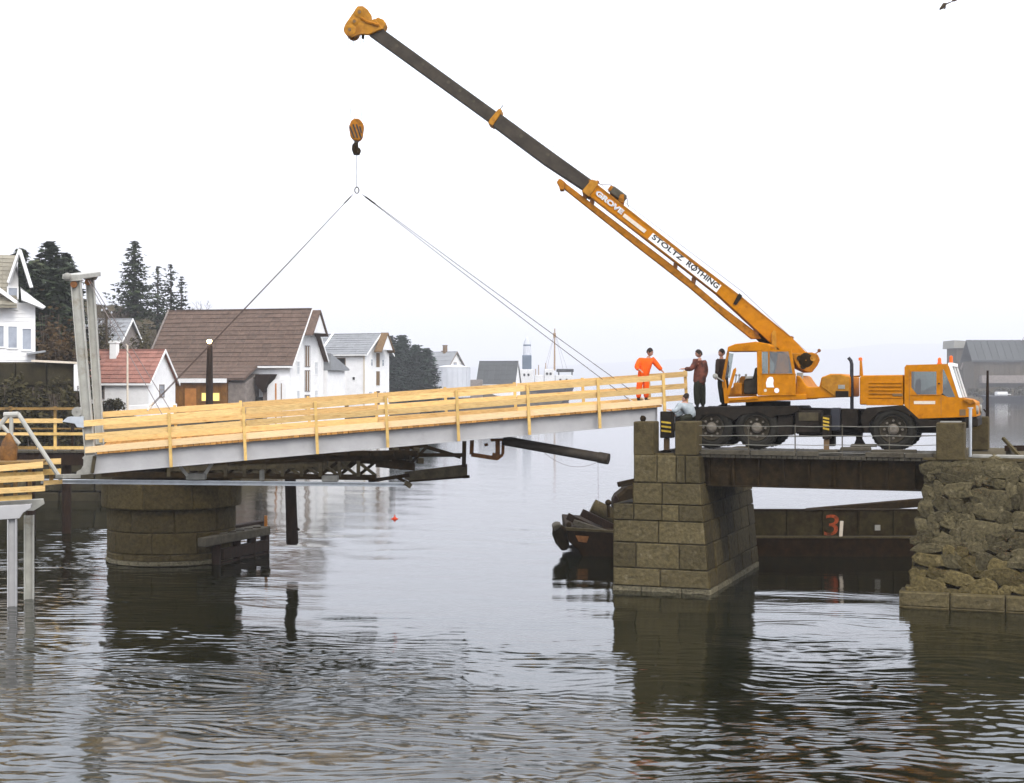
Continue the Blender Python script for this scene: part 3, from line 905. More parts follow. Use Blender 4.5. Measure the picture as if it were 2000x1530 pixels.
# --- big white house at the left edge: a gable facing the water and a steep cross dormer
def white_house():
    Y = 86.0
    s = Y / F
    t = thing('white_house', 'tall white wooden house with steep overhanging gables at the left edge', 'house', W(20, 706, Y))
    lc = Loc((W(69, 706, Y).x, Y), R(-19.5), W(20, 706, Y).z)
    X = lambda px: (69 - px) * s / (math.cos(R(19.5)) + .335 * math.sin(R(19.5)))
    Z = lambda py: (706 - py) * s
    L, D = 9.0, 8.0
    mb = MB(); mb.hexa([lc.p(0, 0, -1), lc.p(L, 0, -1), lc.p(L, D, -1), lc.p(0, D, -1)], [lc.p(0, 0, Z(592)), lc.p(L, 0, Z(592)), lc.p(L, D, Z(592)), lc.p(0, D, Z(592))])
    # front dormer body and the gable end of the main roof
    g = [(-1.15, 588), (26, 505), (49, 560), (49, 600), (-1.15, 600)]
    zt = Z(500)
    mb.hexa([lc.p(X(36) - 0, .02, Z(592)), lc.p(X(16), .02, Z(592)), lc.p(X(16), .02, Z(545)), lc.p(X(28), .02, Z(520)), lc.p(X(36), .02, Z(545))],
            [lc.p(X(36), 4, Z(592)), lc.p(X(16), 4, Z(592)), lc.p(X(16), 4, Z(545)), lc.p(X(28), 4, Z(520)), lc.p(X(36), 4, Z(545))])
    mb.hexa([lc.p(X(36), 0, Z(593)), lc.p(X(36), D, Z(593)), lc.p(X(36), D / 2, Z(500))], [lc.p(L, 0, Z(593)), lc.p(L, D, Z(593)), lc.p(L, D / 2, Z(500))])
    wl = mb.build('wall', M['clap'], t)
    # main roof with flared eave to the right
    rf = None
    mb = MB()
    pr = [(-.9, Z(604)), (D / 2, Z(494)), (D + .9, Z(604))]
    th_ = .14
    mb.hexa([lc.p(X(33), b, z) for b, z in pr[:2]] + [lc.p(X(33), b, z + th_) for b, z in pr[:2]][::-1], [lc.p(L, b, z) for b, z in pr[:2]] + [lc.p(L, b, z + th_) for b, z in pr[:2]][::-1])
    mb.hexa([lc.p(X(33), b, z) for b, z in pr[1:]] + [lc.p(X(33), b, z + th_) for b, z in pr[1:]][::-1], [lc.p(L, b, z) for b, z in pr[1:]] + [lc.p(L, b, z + th_) for b, z in pr[1:]][::-1])
    rf = mb.build('roof', M['roof_warm'], t)
    slope_tiles(lc, rf, M['roof_warm'], X(32), L, ((-.9, Z(604) + th_), (D / 2, Z(494) + th_)), 0, 12, 10, 'slate', .05)
    # sweep of the flared eave
    mb = MB()
    mb.hexa([lc.p(X(40), -.75, Z(566)), lc.p(X(89), -.75, Z(600)), lc.p(X(84), -.75, Z(604)), lc.p(X(42), -.75, Z(588))],
            [lc.p(X(40), .6, Z(560)), lc.p(X(89), .6, Z(600)), lc.p(X(84), .6, Z(604)), lc.p(X(42), .6, Z(588))])
    mb.build('flared_eave', M['white'], t)
    mb = MB()
    mb.hexa([lc.p(X(-6), -.75, Z(560)), lc.p(X(34), -.75, Z(590)), lc.p(X(32), -.75, Z(596)), lc.p(X(-6), -.75, Z(570))],
            [lc.p(X(-6), .3, Z(560)), lc.p(X(34), .3, Z(590)), lc.p(X(32), .3, Z(596)), lc.p(X(-6), .3, Z(570))])
    mb.build('lower_eave', M['white'], t)
    # white barge boards of the steep dormer, standing well out
    for a, b, nm in (((39, 491), (17, 556), 0), ((38.4, 492), (61, 564), 1)):
        p0, p1 = lc.p(X(a[0]), -.95, Z(a[1])), lc.p(X(b[0]), -.95, Z(b[1]))
        mb = MB(); mb.bar(p0, p1, .12, .3, (0, 1, 0)); mb.build('barge_board', M['white'], t)
        q0, q1 = lc.p(X(a[0]), 3.2, Z(a[1]) + .12), lc.p(X(b[0]), 3.2, Z(b[1]) + .12)
        up = Vector((0, 0, .1))
        mb = MB(); mb.hexa([p0 + up, p1 + up, q1, q0], [p0 + up * 1.9, p1 + up * 1.9, q1 + up, q0 + up]); mb.build('dormer_roof', M['roof_warm'], t)
        mb = MB(); mb.hexa([p0 - up * .4, p1 - up * .4, q1 - up * 1.6, q0 - up * 1.6], [p0 + up * .9, p1 + up * .9, q1 - up * .2, q0 - up * .2]); mb.build('soffit', M['greywood'], t)
    class Out: pass
    wl2 = Out(); wl2.p = lambda a, b, z: lc.p(a, b - .035, z)
    for px0, px1, y0, y1, nm in ((18, 33.5, 564, 583, 0), (19, 33, 597, 604, 0), (-6, 7.5, 638, 678, 1), (17.5, 33, 639, 680, 1), (45, 60.5, 643, 683, 1)):
        lw = window(wl2, t, 'f', X(px1), Z(y1), (px1 - px0) * s, (y1 - y0) * s, 'pane', 'white', nm, bars=False)
    # clapboards: horizontal weather boards standing off the front wall
    for i in range(13):
        z = Z(704) + i * (Z(606) - Z(704)) / 13
        mb = MB(); mb.hexa([lc.p(.0, -.025, z), lc.p(L, -.025, z), lc.p(L, -.005, z + .22), lc.p(0, -.005, z + .22)], [lc.p(.0, 0.004, z), lc.p(L, .004, z), lc.p(L, .004, z + .22), lc.p(0, .004, z + .22)])
        mb.build('weather_board', M['clap'], wl)
    # small pale slab porch by the corner
    mb = MB(); mb.hexa([lc.p(X(52), -1.6, Z(695)), lc.p(X(88), -1.6, Z(689)), lc.p(X(88), .6, Z(687)), lc.p(X(52), .6, Z(692))], [lc.p(X(52), -1.6, Z(692)), lc.p(X(88), -1.6, Z(686)), lc.p(X(88), .6, Z(684)), lc.p(X(52), .6, Z(689))])
    mb.build('porch_roof', M['roof_grey'], t)
white_house()

# terrace wall the white house stands on
def terrace():
    t = thing('terrace_wall', 'grey-green retaining wall with a white capping under the white house', 'wall', (-30, 82, 2))
    z1 = W(100, 708, 82).z
    mb = MB(); q = [(-52, 82.4), (-25.3, 82.4), (-29.2, 94.5), (-52, 94.5)]
    mb.hexa([Vector((x, y, .5)) for x, y in q], [Vector((x, y, z1 + .02)) for x, y in q])
    mb.build('wall_core', M['quay'], t)
    for r in range(4):
        x = -36.0 + random.random()
        while x < -25.4:
            w = min(random.uniform(1.0, 1.9), -25.2 - x)
            h = (z1 - 2.0) / 4
            mb = MB(); mb.box((x + w / 2, 82.3, 2.0 + h * (r + .5)), w - .06, .4, h - .05); mb.build('stone', M['quay'], t, bev=.06)
            x += w
    mb = MB(); a, b = W(64, 705, 82.0), W(150, 709, 82.0); mb.bar(a, b, .5, .12); mb.build('capping', M['label'], t)
    mb = MB(); mb.box(((W(152, 740, 81.9)).x, 82.0, (W(152, 712, 82).z + W(152, 764, 82).z) / 2), .42, .4, W(152, 712, 82).z - W(152, 764, 82).z); mb.build('gate_post', M['clap'], t, bev=.02)
terrace()

# --- grey-roofed house half hidden by the grey columns
t, lc = gable_house('grey_roofed_house', 'low house with a pale grey roof behind the utility pole', (W(236, 668, 160).x, 160), R(8), W(236, 668, 160).z - .6, 6.2, 5, 1.0, 3.2, 'roof_grey', 'greywall', rows=5, cols=7)

# --- red-roofed cottage
Nc = (W(290, 790, 125).x, 125)
t, lc = gable_house('red_roofed_cottage', 'small white cottage with a red tiled roof and white chimney', Nc, R(10), W(290, 792, 125).z, 7.2, 5.8, 2.15, 4.85, 'roof_red', over=.3, rows=8, cols=12)
chimney(lc, kid(t, 'roof'), 4.3, 2.3, 3.6, 5.55, .62)
window(lc, t, 'g', 2.35, .75, .85, 1.0, 'pane', 'greywall', 1)
window(lc, t, 'f', 4.2, .6, 1.3, 1.1, 'dkpane', 'greywall', 1)
mb = MB(); mb.bar(W(196, 800, 121), W(345, 795, 121), .3, .55); solo(mb, 'garden_wall', M['clap'], 'low white wall in front of the red-roofed cottage', 'wall', bev=.03)

# --- brown-roofed warehouse
def brown_warehouse():
    Y = 140.0
    N = (W(566, 705, Y).x, Y)
    z0 = 3.2
    He, Hr = 8.75 - z0, 13.9 - z0
    t, lc = gable_house('brown_warehouse', 'large warehouse with a brown tiled roof and white gable', N, R(15), z0, 14.9, 8.6, He, Hr, 'roof_brown', over=.55, rows=13, cols=16, cat='warehouse', boards=True)
    wl = kid(t, 'wall')
    rf = kid(t, 'roof')
    # low-pitched skirt roof over the front extension
    mb = MB()
    e0 = (-.6, He - .75)
    a0, a1 = 3.2, 14.9
    mb.hexa([lc.p(a0, -3.4, He - 2.0), lc.p(a1, -3.4, He - 2.0), lc.p(a1, -.5, He - .72), lc.p(a0, -.5, He - .72)], [lc.p(a0, -3.4, He - 1.85), lc.p(a1, -3.4, He - 1.85), lc.p(a1, -.5, He - .5), lc.p(a0, -.5, He - .5)])
    ln = mb.build('lean_to_roof', M['roof_brown'], t)
    slope_tiles(lc, ln, M['roof_brown'], a0, a1, ((-3.4, He - 1.85), (-.5, He - .5)), 0, 4, 12, 'tile', .07)
    mb = MB()
    mb.hexa([lc.p(5.1, -3.46, He - 2.25), lc.p(a1, -3.46, He - 2.25), lc.p(a1, -3.46, He - 1.83), lc.p(5.1, -3.46, He - 1.83)], [lc.p(5.1, -3.405, He - 2.25), lc.p(a1, -3.405, He - 2.25), lc.p(a1, -3.405, He - 1.83), lc.p(5.1, -3.405, He - 1.83)])
    mb.build('fascia', M['white'], t)
    # front walls of the lean-to: grey bay, then the brown boarded part with the lit windows
    def wallbox(x0, x1, b, z1, m, nm):
        mb = MB(); mb.hexa([lc.p(x0, b, -1.5), lc.p(x1, b, -1.5), lc.p(x1, -.02, -1.5), lc.p(x0, -.02, -1.5)], [lc.p(x0, b, z1), lc.p(x1, b, z1), lc.p(x1, -.02, z1 + (.9 if b < -2 else 0)), lc.p(x0, -.02, z1 + (.9 if b < -2 else 0))])
        return mb.build(nm, m, t)
    bw = wallbox(5.2, 14.7, -3.1, He - 2.2, M['brownwall'], 'brown_wall')
    gw = wallbox(3.3, 5.15, -3.0, He - 2.25, M['greywall'], 'grey_wall')
    for i in range(20):
        x = 5.3 + i * .47
        mb = MB(); mb.hexa([lc.p(x, -3.14, .2), lc.p(x + .4, -3.14, .2), lc.p(x + .4, -3.14, He - 2.28), lc.p(x, -3.14, He - 2.28)], [lc.p(x, -3.1, .2), lc.p(x + .4, -3.1, .2), lc.p(x + .4, -3.1, He - 2.28), lc.p(x, -3.1, He - 2.28)])
        mb.build('board', M['brownwall'], bw)
    class Sh:
        pass
    sh = Sh(); sh.p = lambda a, b, z: lc.p(a, b - 3.14, z)
    window(sh, t, 'f', 6.0, 1.55, .75, .75, 'litwin', 'oldwood', 0, bars=False)
    window(sh, t, 'f', 7.3, 1.55, .6, .75, 'litwin', 'oldwood', 0, bars=False)
    mb = MB(); mb.hexa([lc.p(8.5, -3.19, .35), lc.p(9.7, -3.19, .35), lc.p(9.7, -3.19, 2.75), lc.p(8.5, -3.19, 2.75)], [lc.p(8.5, -3.142, .35), lc.p(9.7, -3.142, .35), lc.p(9.7, -3.142, 2.75), lc.p(8.5, -3.142, 2.75)])
    mb.build('door', M['doorw'], t)
    mb = MB(); mb.hexa([lc.p(5.2, -4.2, .0), lc.p(14.7, -4.2, .0), lc.p(14.7, -3.2, .0), lc.p(6.3, -3.2, .0)], [lc.p(6.3, -4.2, .22), lc.p(14.7, -4.2, .22), lc.p(14.7, -3.2, .22), lc.p(6.3, -3.2, .22)])
    mb.build('landing_stage', M['roof_grey'], t)
    # open dark doorway and the covered hoist beside the white bay
    for (x0, x1, z0_, z1_, m, nm, b) in ((2.6, 3.25, -1, 1.9, 'dkpane', 'dark_doorway', -.9), (2.05, 2.55, -1, 2.6, 'greywall', 'grey_door', -.7)):
        mb = MB(); mb.hexa([lc.p(x0, b, z0_), lc.p(x1, b, z0_), lc.p(x1, b, z1_), lc.p(x0, b, z1_)], [lc.p(x0, -.02, z0_), lc.p(x1, -.02, z0_), lc.p(x1, -.02, z1_), lc.p(x0, -.02, z1_)])
        mb.build(nm, M[m], t)
    mb = MB(); mb.hexa([lc.p(1.3, -1.5, He - 1.4), lc.p(3.0, -1.5, He - 1.4), lc.p(3.0, -1.5, He - 2.4), lc.p(2.2, -1.5, He - 3.2)], [lc.p(1.3, -.1, He - 1.4), lc.p(3.0, -.1, He - 1.4), lc.p(3.0, -.1, He - 2.4), lc.p(2.2, -.1, He - 3.2)])
    mb.build('hoist_hood', M['darkwood'], t)
    # white bay at the corner with a brown post
    mb = MB(); q = [(0, -1.5), (2.0, -1.5), (2.0, He - 2.6), (1.2, He - 1.9), (0, He - 1.9)]
    mb.hexa([lc.p(x, -.9, z) for x, z in q], [lc.p(x, .02, z) for x, z in q])
    mb.build('white_bay', M['clap'], t)
    for x, w, m in ((1.0, .13, 'doorw'), (.45, .06, 'trim')):
        mb = MB(); mb.hexa([lc.p(x, -.97, -1), lc.p(x + w, -.97, -1), lc.p(x + w, -.97, He - 2.3), lc.p(x, -.97, He - 2.3)], [lc.p(x, -.902, -1), lc.p(x + w, -.902, -1), lc.p(x + w, -.902, He - 2.3), lc.p(x, -.902, He - 2.3)])
        mb.build('corner_post', M[m], t)
    # hoist hatches up the white gable
    for z_, h in ((.0, 2.0), (2.5, 2.0), (5.0, 2.0)):
        window(lc, t, 'g', 3.75, z_, 1.1, h, 'trim', 'greywall', 0, bars=False)
    for b in (1.6, 6.2):
        window(lc, t, 'g', b, 1.2, .8, 1.3, 'pane', 'white', 1)
        window(lc, t, 'g', b, 4.2, .8, 1.2, 'pane', 'white', 1)
    # boarded hoist gable standing out under the ridge
    mb = MB()
    q = [(Wd_ := 4.3, 0)]
    hz = Hr - .25
    mb.hexa([lc.p(-1.3, 2.6, hz - 2.1), lc.p(-1.3, 4.3, hz), lc.p(-1.3, 6.0, hz - 2.1)], [lc.p(.01, 2.6, hz - 2.1), lc.p(.01, 4.3, hz), lc.p(.01, 6.0, hz - 2.1)])
    mb.build('hoist_gable', M['clap'], t)
    for b1 in (2.3, 6.3):
        mb = MB(); mb.hexa([lc.p(-1.5, b1, hz - 2.42), lc.p(-1.5, 4.3, hz + .08), lc.p(.0, 4.3, hz + .08), lc.p(.0, b1, hz - 2.42)], [lc.p(-1.5, b1, hz - 2.3), lc.p(-1.5, 4.3, hz + .22), lc.p(.0, 4.3, hz + .22), lc.p(.0, b1, hz - 2.3)])
        mb.build('hoist_roof', M['roof_brown'], t)
    # white verge at the left end
    mb = MB(); mb.bar(lc.p(15.5, -.55, He - .45), lc.p(15.5, 4.3, Hr + .2), .16, .2); mb.build('verge', M['greywall'], t)
    # annex behind the gable
    mb = MB(); q = [(8.7, -1.5), (13.5, -1.5), (13.5, 4.6), (8.7, 4.6)]
    mb.hexa([lc.p(-.4, b, z) for b, z in q], [lc.p(4, b, z) for b, z in q]); an = mb.build('annex_wall', M['clap'], t)
    mb = MB(); q = [(8.65, 4.62), (13.9, 4.62), (13.9, 4.8), (8.65, 6.4)]
    mb.hexa([lc.p(-.8, b, z) for b, z in q], [lc.p(4, b, z) for b, z in q]); mb.build('annex_roof', M['roof_grey'], t)
brown_warehouse()

# --- white warehouse with the grey slate roof
def grey_warehouse():
    Y = 205.0
    N = (W(713, 730, Y).x, Y)
    z0 = 3.0
    He, Hr = W(713, 688, Y).z - z0, W(740, 653, 208).z - z0
    t, lc = gable_house('slate_roofed_warehouse', 'white warehouse with grey slate roof and tall dark hoist doors in its gable', N, R(20), z0, 10.5, 8.2, He, Hr, 'roof_grey', over=.6, rows=9, cols=12, cat='warehouse')
    s = Y / F
    window(lc, t, 'f', 3.2, He - 2.4, 1.5, 1.5, 'dkpane', 'trim', 0, bars=False)
    for a, z, w, h in ((3.3, He - 4.4, .6, .7), (1.6, He - 4.0, .4, .4), (1.6, He - 6.6, .45, .3)):
        window(lc, t, 'f', a, z, w, h, 'dkpane', 'white', 0, bars=False)
    mb = MB(); mb.hexa([lc.p(5.0, -.6, -.5), lc.p(6.0, -.6, -.5), lc.p(6.0, -.6, 5.4), lc.p(5.0, -.6, 5.4)], [lc.p(5.0, -.02, -.5), lc.p(6.0, -.02, -.5), lc.p(6.0, -.02, 5.4), lc.p(5.0, -.02, 5.4)])
    mb.build('dark_doorway', M['dkpane'], t)
    mb = MB(); mb.hexa([lc.p(2.6, -1.2, -.5), lc.p(5.0, -1.2, -.5), lc.p(5.0, -1.2, .9), lc.p(2.6, -1.2, .9)], [lc.p(2.6, -.02, -.5), lc.p(5.0, -.02, -.5), lc.p(5.0, -.02, .9), lc.p(2.6, -.02, .9)])
    mb.build('dark_crate_bay', M['darkwood'], t)
    for z in (.3, 3.2, 5.9):
        window(lc, t, 'g', 3.6, z, 1.3, 2.1, 'trim', 'white', 0, bars=False)
    for b in (1.2, 6.1):
        window(lc, t, 'g', b, .8, .9, 1.5, 'pane', 'white', 1)
    for b in (1.9, 5.7):
        window(lc, t, 'g', b, 6.1, .6, .9, 'pane', 'white', 0)
    mb = MB(); mb.hexa([lc.p(-1.6, 2.2, Hr - 2.3), lc.p(-1.6, 4.1, Hr), lc.p(-1.6, 6.0, Hr - 2.3)], [lc.p(-.7, 2.2, Hr - 2.3), lc.p(-.7, 4.1, Hr), lc.p(-.7, 6.0, Hr - 2.3)])
    mb.build('hoist_gable', M['clap'], t)
    for b1 in (1.8, 6.4):
        mb = MB(); mb.hexa([lc.p(-1.8, b1, Hr - 2.7), lc.p(-1.8, 4.1, Hr + .06), lc.p(-.6, 4.1, Hr + .06), lc.p(-.6, b1, Hr - 2.7)], [lc.p(-1.8, b1, Hr - 2.5), lc.p(-1.8, 4.1, Hr + .25), lc.p(-.6, 4.1, Hr + .25), lc.p(-.6, b1, Hr - 2.5)])
        mb.build('hoist_roof', M['trim'], t)
    for x in (0.03, ):
        mb = MB(); mb.hexa([lc.p(x, -.08, -.5), lc.p(x + .25, -.08, -.5), lc.p(x + .25, -.08, He - .4), lc.p(x, -.08, He - .4)], [lc.p(x, -.002, -.5), lc.p(x + .25, -.002, -.5), lc.p(x + .25, -.002, He - .4), lc.p(x, -.002, He - .4)])
        mb.build('corner_board', M['label'], t)
    mb = MB(); mb.bar(lc.p(7.2, -.7, He - .35), lc.p(7.2, 4.1, Hr + .28), .3, .08); mb.build('roof_strip', M['white'], t)
grey_warehouse()

# --- houses further along the shore
N = (W(868, 735, 420).x, 420)
t, lc = gable_house('far_house', 'white house with a brown-edged gable and chimney behind the pale tank', N, R(35), 3.5, 12, 11, 6.5, 12.6, 'roof_grey', over=.6, rows=5, cols=6, trim='trim')
chimney(lc, kid(t, 'roof'), 4, 5.5, 11, 14.6, 1.0, 'trim')
for b, z, w, h in ((4.6, 7.2, 1.2, 2.2), (3.0, 3.5, 1.2, 1.8), (6.6, 3.5, 1.2, 1.8)):
    window(lc, t, 'g', b, z, w, h, 'pane', 'trim', 0, bars=False)
N = (W(870, 715, 470).x, 470)
t, lc = gable_house('grey_far_house', 'grey-roofed house with two chimneys right behind the dark conifers', N, R(12), 4.5, 12, 9, 6.0, 11.0, 'roof_grey', over=.5, rows=4, cols=6)
chimney(lc, kid(t, 'roof'), 2, 4.5, 9.5, 13.0, 1.0, 'trim')
chimney(lc, kid(t, 'roof'), 8, 4.5, 9.5, 12.5, 1.0, 'greywall')
N = (W(1005, 745, 450).x, 450)
t, lc = gable_house('boat_shed', 'long low shed with a dark slate roof and white gable near the ship', N, R(14), 2.5, 12.2, 7.5, 4.6, 11.3, 'roof_dk', over=.4, rows=5, cols=7, cat='shed')
window(lc, t, 'g', 3.0, 1.6, 1.2, 1.7, 'dkpane', 'white', 0, bars=False)

# storage tank with separate wall panels
c = W(885, 760, 375); c.z = 3.0
t = thing('storage_tank', 'pale grey round storage tank beside the dark conifers', 'tank', c)
rr = 33 * 375 / F
mb = MB(); h = W(885, 718, 375).z - 3
mb.lathe(c, (0, 0, 1), [(0, rr), (h, rr), (h + .5, rr * .6), (h + .7, 0.01)], 32); mb.build('shell', M['tank'], t, smooth=35)
mb = MB(); mb.lathe(c, (0, 0, 1), [(h - .05, rr + .06), (h + .12, rr + .06), (h + .12, rr - .1)], 32); mb.build('rim', M['shipwhite'], t)
for i in range(20):
    th = 2 * math.pi * i / 20
    mb = MB(); q = c + Vector((math.cos(th), math.sin(th), 0)) * (rr + .03); mb.box((q.x, q.y, 3 + h / 2), .12, .12, h - .2, th); mb.build('seam', M['tank'], t)
# small huts and a fence between the tank and the shed
mb = MB(); q = W(925, 742, 400); mb.box((q.x, q.y, 5.0), 5, 4, 5.5); mb.box((q.x - 2.4, q.y - 1, 7.0), 2.0, 2, 1.6)
solo(mb, 'dock_hut', M['greywall'], 'small dark hut between the pale tank and the dark-roofed shed', 'hut', bev=.1)

# --- ship at the far quay
def ship():
    Y = 525.0
    p = W(1075, 775, Y)
    t = thing('coaster_ship', 'coaster ship with dark hull, tall bridge tower and tan mast at the far quay', 'ship', (p.x, Y, 0))
    s = Y / F
    X = lambda px: (px - 1000) * s
    Z = lambda py: CH - (py - YH) * s
    mb = MB()
    a = [(X(1014), Z(760)), (X(1112), Z(764)), (X(1120), Z(752)), (X(1012), Z(750))]
    top = [Vector((X(1010), Y - 4, Z(752))), Vector((X(1105), Y - 4, Z(756))), Vector((X(1124), Y, Z(751))), Vector((X(1105), Y + 4, Z(756))), Vector((X(1010), Y + 4, Z(752)))]
    bot = [Vector((X(1016), Y - 3.4, -.5)), Vector((X(1098), Y - 3.4, -.5)), Vector((X(1110), Y, -.5)), Vector((X(1098), Y + 3.4, -.5)), Vector((X(1016), Y + 3.4, -.5))]
    mb.hexa(top, bot); mb.build('hull', M['shipdark'], t, bev=.2)
    def bx(px0, px1, py0, py1, d, m, nm, y0=0.0, par=None):
        mb = MB(); mb.box(((X(px0) + X(px1)) / 2, Y + y0, (Z(py0) + Z(py1)) / 2), X(px1) - X(px0), d, abs(Z(py1) - Z(py0))); return mb.build(nm, M[m], par or t, bev=.15)
    bx(1016, 1042, 722, 753, 6, 'shipwhite', 'deckhouse')
    bx(1020, 1038, 694, 721.5, 5, 'shipblue', 'tower_base')
    mb = MB(); mb.lathe((X(1029.5), Y, Z(694)), (0, 0, 1), [(0, 8.2 * s), (24 * s, 7 * s), (30 * s, 4.2 * s), (33 * s, 3.4 * s), (34 * s, .1)], 12); mb.build('tower_dome', M['tank'], t, smooth=40)
    mb = MB(); mb.lathe((X(1029.5), Y, Z(676)), (0, 0, 1), [(0, 7.6 * s), (1.8 * s, 7.6 * s), (3.6 * s, 6.8 * s)], 12); mb.build('tower_band', M['shipblue'], t)
    bx(1044, 1062, 733, 753, 5, 'shipwhite', 'midship_house')
    bx(1063, 1082, 722, 752, 6, 'shipwhite', 'wheelhouse')
    bx(1084, 1118, 733, 752, 5, 'shipwhite', 'bow_house')
    bx(1087, 1120, 721, 727, 5, 'shipdark', 'gantry')
    for px in (1090, 1116):
        bx(px, px + 2.5, 727, 740, .6, 'shipdark', 'gantry_leg')
    for i, (px, py) in enumerate(((1022, 730), (1030, 730), (1066, 728), (1073, 728), (1092, 740), (1104, 740))):
        bx(px, px + 4, py, py + 5, .4, 'dkpane', 'porthole', -3.0)
    mb = MB(); mb.tube([(X(1083), Y, Z(724)), (X(1083.5), Y, Z(642))], [1.9 * s, 1.0 * s], 8); mb.box((X(1083), Y, Z(655)), 5 * s, 1, 9 * s)
    mb.build('mast', M['mast'], t)
    mb = MB()
    for px in (1063, 1068, 1100, 1108):
        mb.tube([(X(px), Y, Z(722)), (X(1083.4), Y, Z(650))], .06, 4)
    mb.build('rigging', M['thinrope'], t)
    mb = MB()
    for px, h in ((1052, 22), (1066, 26), (1046, 14)):
        mb.tube([(X(px), Y, Z(735)), (X(px), Y, Z(735 - h))], .18, 5)
    mb.build('derrick_post', M['mast'], t)
ship()

# --- right shore buildings
def right_shore():
    Y = 590.0
    N = (W(1900, 745, Y).x, Y)
    s = Y / F
    t = thing('shore_warehouse', 'long grey-roofed warehouse with a dun boarded wall on the far right shore', 'warehouse', (N[0], Y, 6))
    Z = lambda py: CH - (py - YH) * s
    X = lambda px: (px - 1000) * s
    mb = MB(); mb.box(((X(1902) + X(2060)) / 2, Y + 7, (Z(706) + 4) / 2), X(2060) - X(1902), 13.4, Z(706) - 4); wl = mb.build('wall', M['duskwall'], t)
    mb = MB(); e, rg = Z(706) - .3, Z(667)
    A = [(X(1897), Y - 1, e), (X(2062), Y - 1, e), (X(2062), Y + 7, rg), (X(1897), Y + 7, rg)]
    mb.hexa([Vector(v) for v in A], [Vector(v) + Vector((0, 0, .5)) for v in A])
    B = [(X(1897), Y + 15, e), (X(2062), Y + 15, e), (X(2062), Y + 7, rg), (X(1897), Y + 7, rg)]
    mb.hexa([Vector(v) for v in B], [Vector(v) + Vector((0, 0, .5)) for v in B])
    rf = mb.build('roof', M['roof_dk'], t)
    for i in range(12):
        x0 = X(1897) + i * (X(2062) - X(1897)) / 12
        x1 = x0 + (X(2062) - X(1897)) / 12 - .25
        mb = MB(); mb.hexa([Vector((x0, Y - 1, e + .5)), Vector((x1, Y - 1, e + .5)), Vector((x1, Y + 7, rg + .5)), Vector((x0, Y + 7, rg + .5))], [Vector((x0, Y - 1, e + .8)), Vector((x1, Y - 1, e + .8)), Vector((x1, Y + 7, rg + .8)), Vector((x0, Y + 7, rg + .8))])
        mb.build('roof_sheet', M['roof_dk'], rf)
    for i in range(18):
        x0 = X(1904) + i * 2.1
        mb = MB(); mb.box((x0 + .9, Y + .2, (Z(708) + Z(733)) / 2), 1.9, .3, Z(708) - Z(733)); mb.build('panel', M['duskwall'], wl)
    for px in (1888, 1884):
        pass
    mb = MB(); mb.box((X(1980), Y - .5, Z(741)), 70 * s * 1.9, 5, 3.2); mb.build('plinth', M['greywall'], t)
    # taller dark house end behind
    t2 = thing('shore_house', 'dark-walled house with a pale roof edge behind the grey warehouse at the right', 'house', (X(1885), Y + 26, 6))
    mb = MB(); q = [(X(1872), 4), (X(1902), 4), (X(1902), Z(673)), (X(1872), Z(677))]
    mb.hexa([Vector((x * 1.03, Y + 20, z)) for x, z in q], [Vector((x * 1.03, Y + 34, z)) for x, z in q]); mb.build('wall', M['duskwall'], t2)
    mb = MB(); q = [(X(1865), Z(678)), (X(1904), Z(678)), (X(1898), Z(664)), (X(1866), Z(662))]
    mb.hexa([Vector((x * 1.03, Y + 19, z)) for x, z in q], [Vector((x * 1.03, Y + 35, z)) for x, z in q]); mb.build('roof', M['pale_concrete'], t2)
    mb = MB(); q = [(X(1886), Z(720)), (X(1897), Z(692)), (X(1899), Z(692)), (X(1888), Z(722))]
    mb.hexa([Vector((x * 1.02, Y + 18.5, z)) for x, z in q], [Vector((x * 1.02, Y + 19.8, z)) for x, z in q]); mb.build('brace', M['greywall'], t2)
    # moored dark boat with a white rail at the shore
    b = thing('moored_boat', 'dark moored boat with a white rail at the far right shore', 'boat', (X(1960), 555, 0))
    mb = MB(); yb = 553
    mb.hexa([Vector((X(1925) * .94, yb, 1.8)), Vector((X(2010) * .94, yb, 2.0)), Vector((X(2010) * .94, yb + 5, 2.0)), Vector((X(1925) * .94, yb + 5, 1.8)), Vector((X(1915) * .94, yb + 2.5, 2.3))],
            [Vector((X(1930) * .94, yb + .6, -.4)), Vector((X(2005) * .94, yb + .6, -.4)), Vector((X(2005) * .94, yb + 4.4, -.4)), Vector((X(1930) * .94, yb + 4.4, -.4)), Vector((X(1924) * .94, yb + 2.5, -.4))])
    mb.build('hull', M['shipdark'], b, bev=.1)
    mb = MB(); mb.box((X(1957) * .94, yb + 2.5, 2.8), 4.2, 3, 1.6); mb.build('wheelhouse', M['shipwhite'], b, bev=.2)
    mb = MB(); mb.tube([(X(1945) * .94, yb + .4, 2.8), (X(1972) * .94, yb + .4, 2.6)], .15, 5); mb.build('rail', M['white'], b)
right_shore()

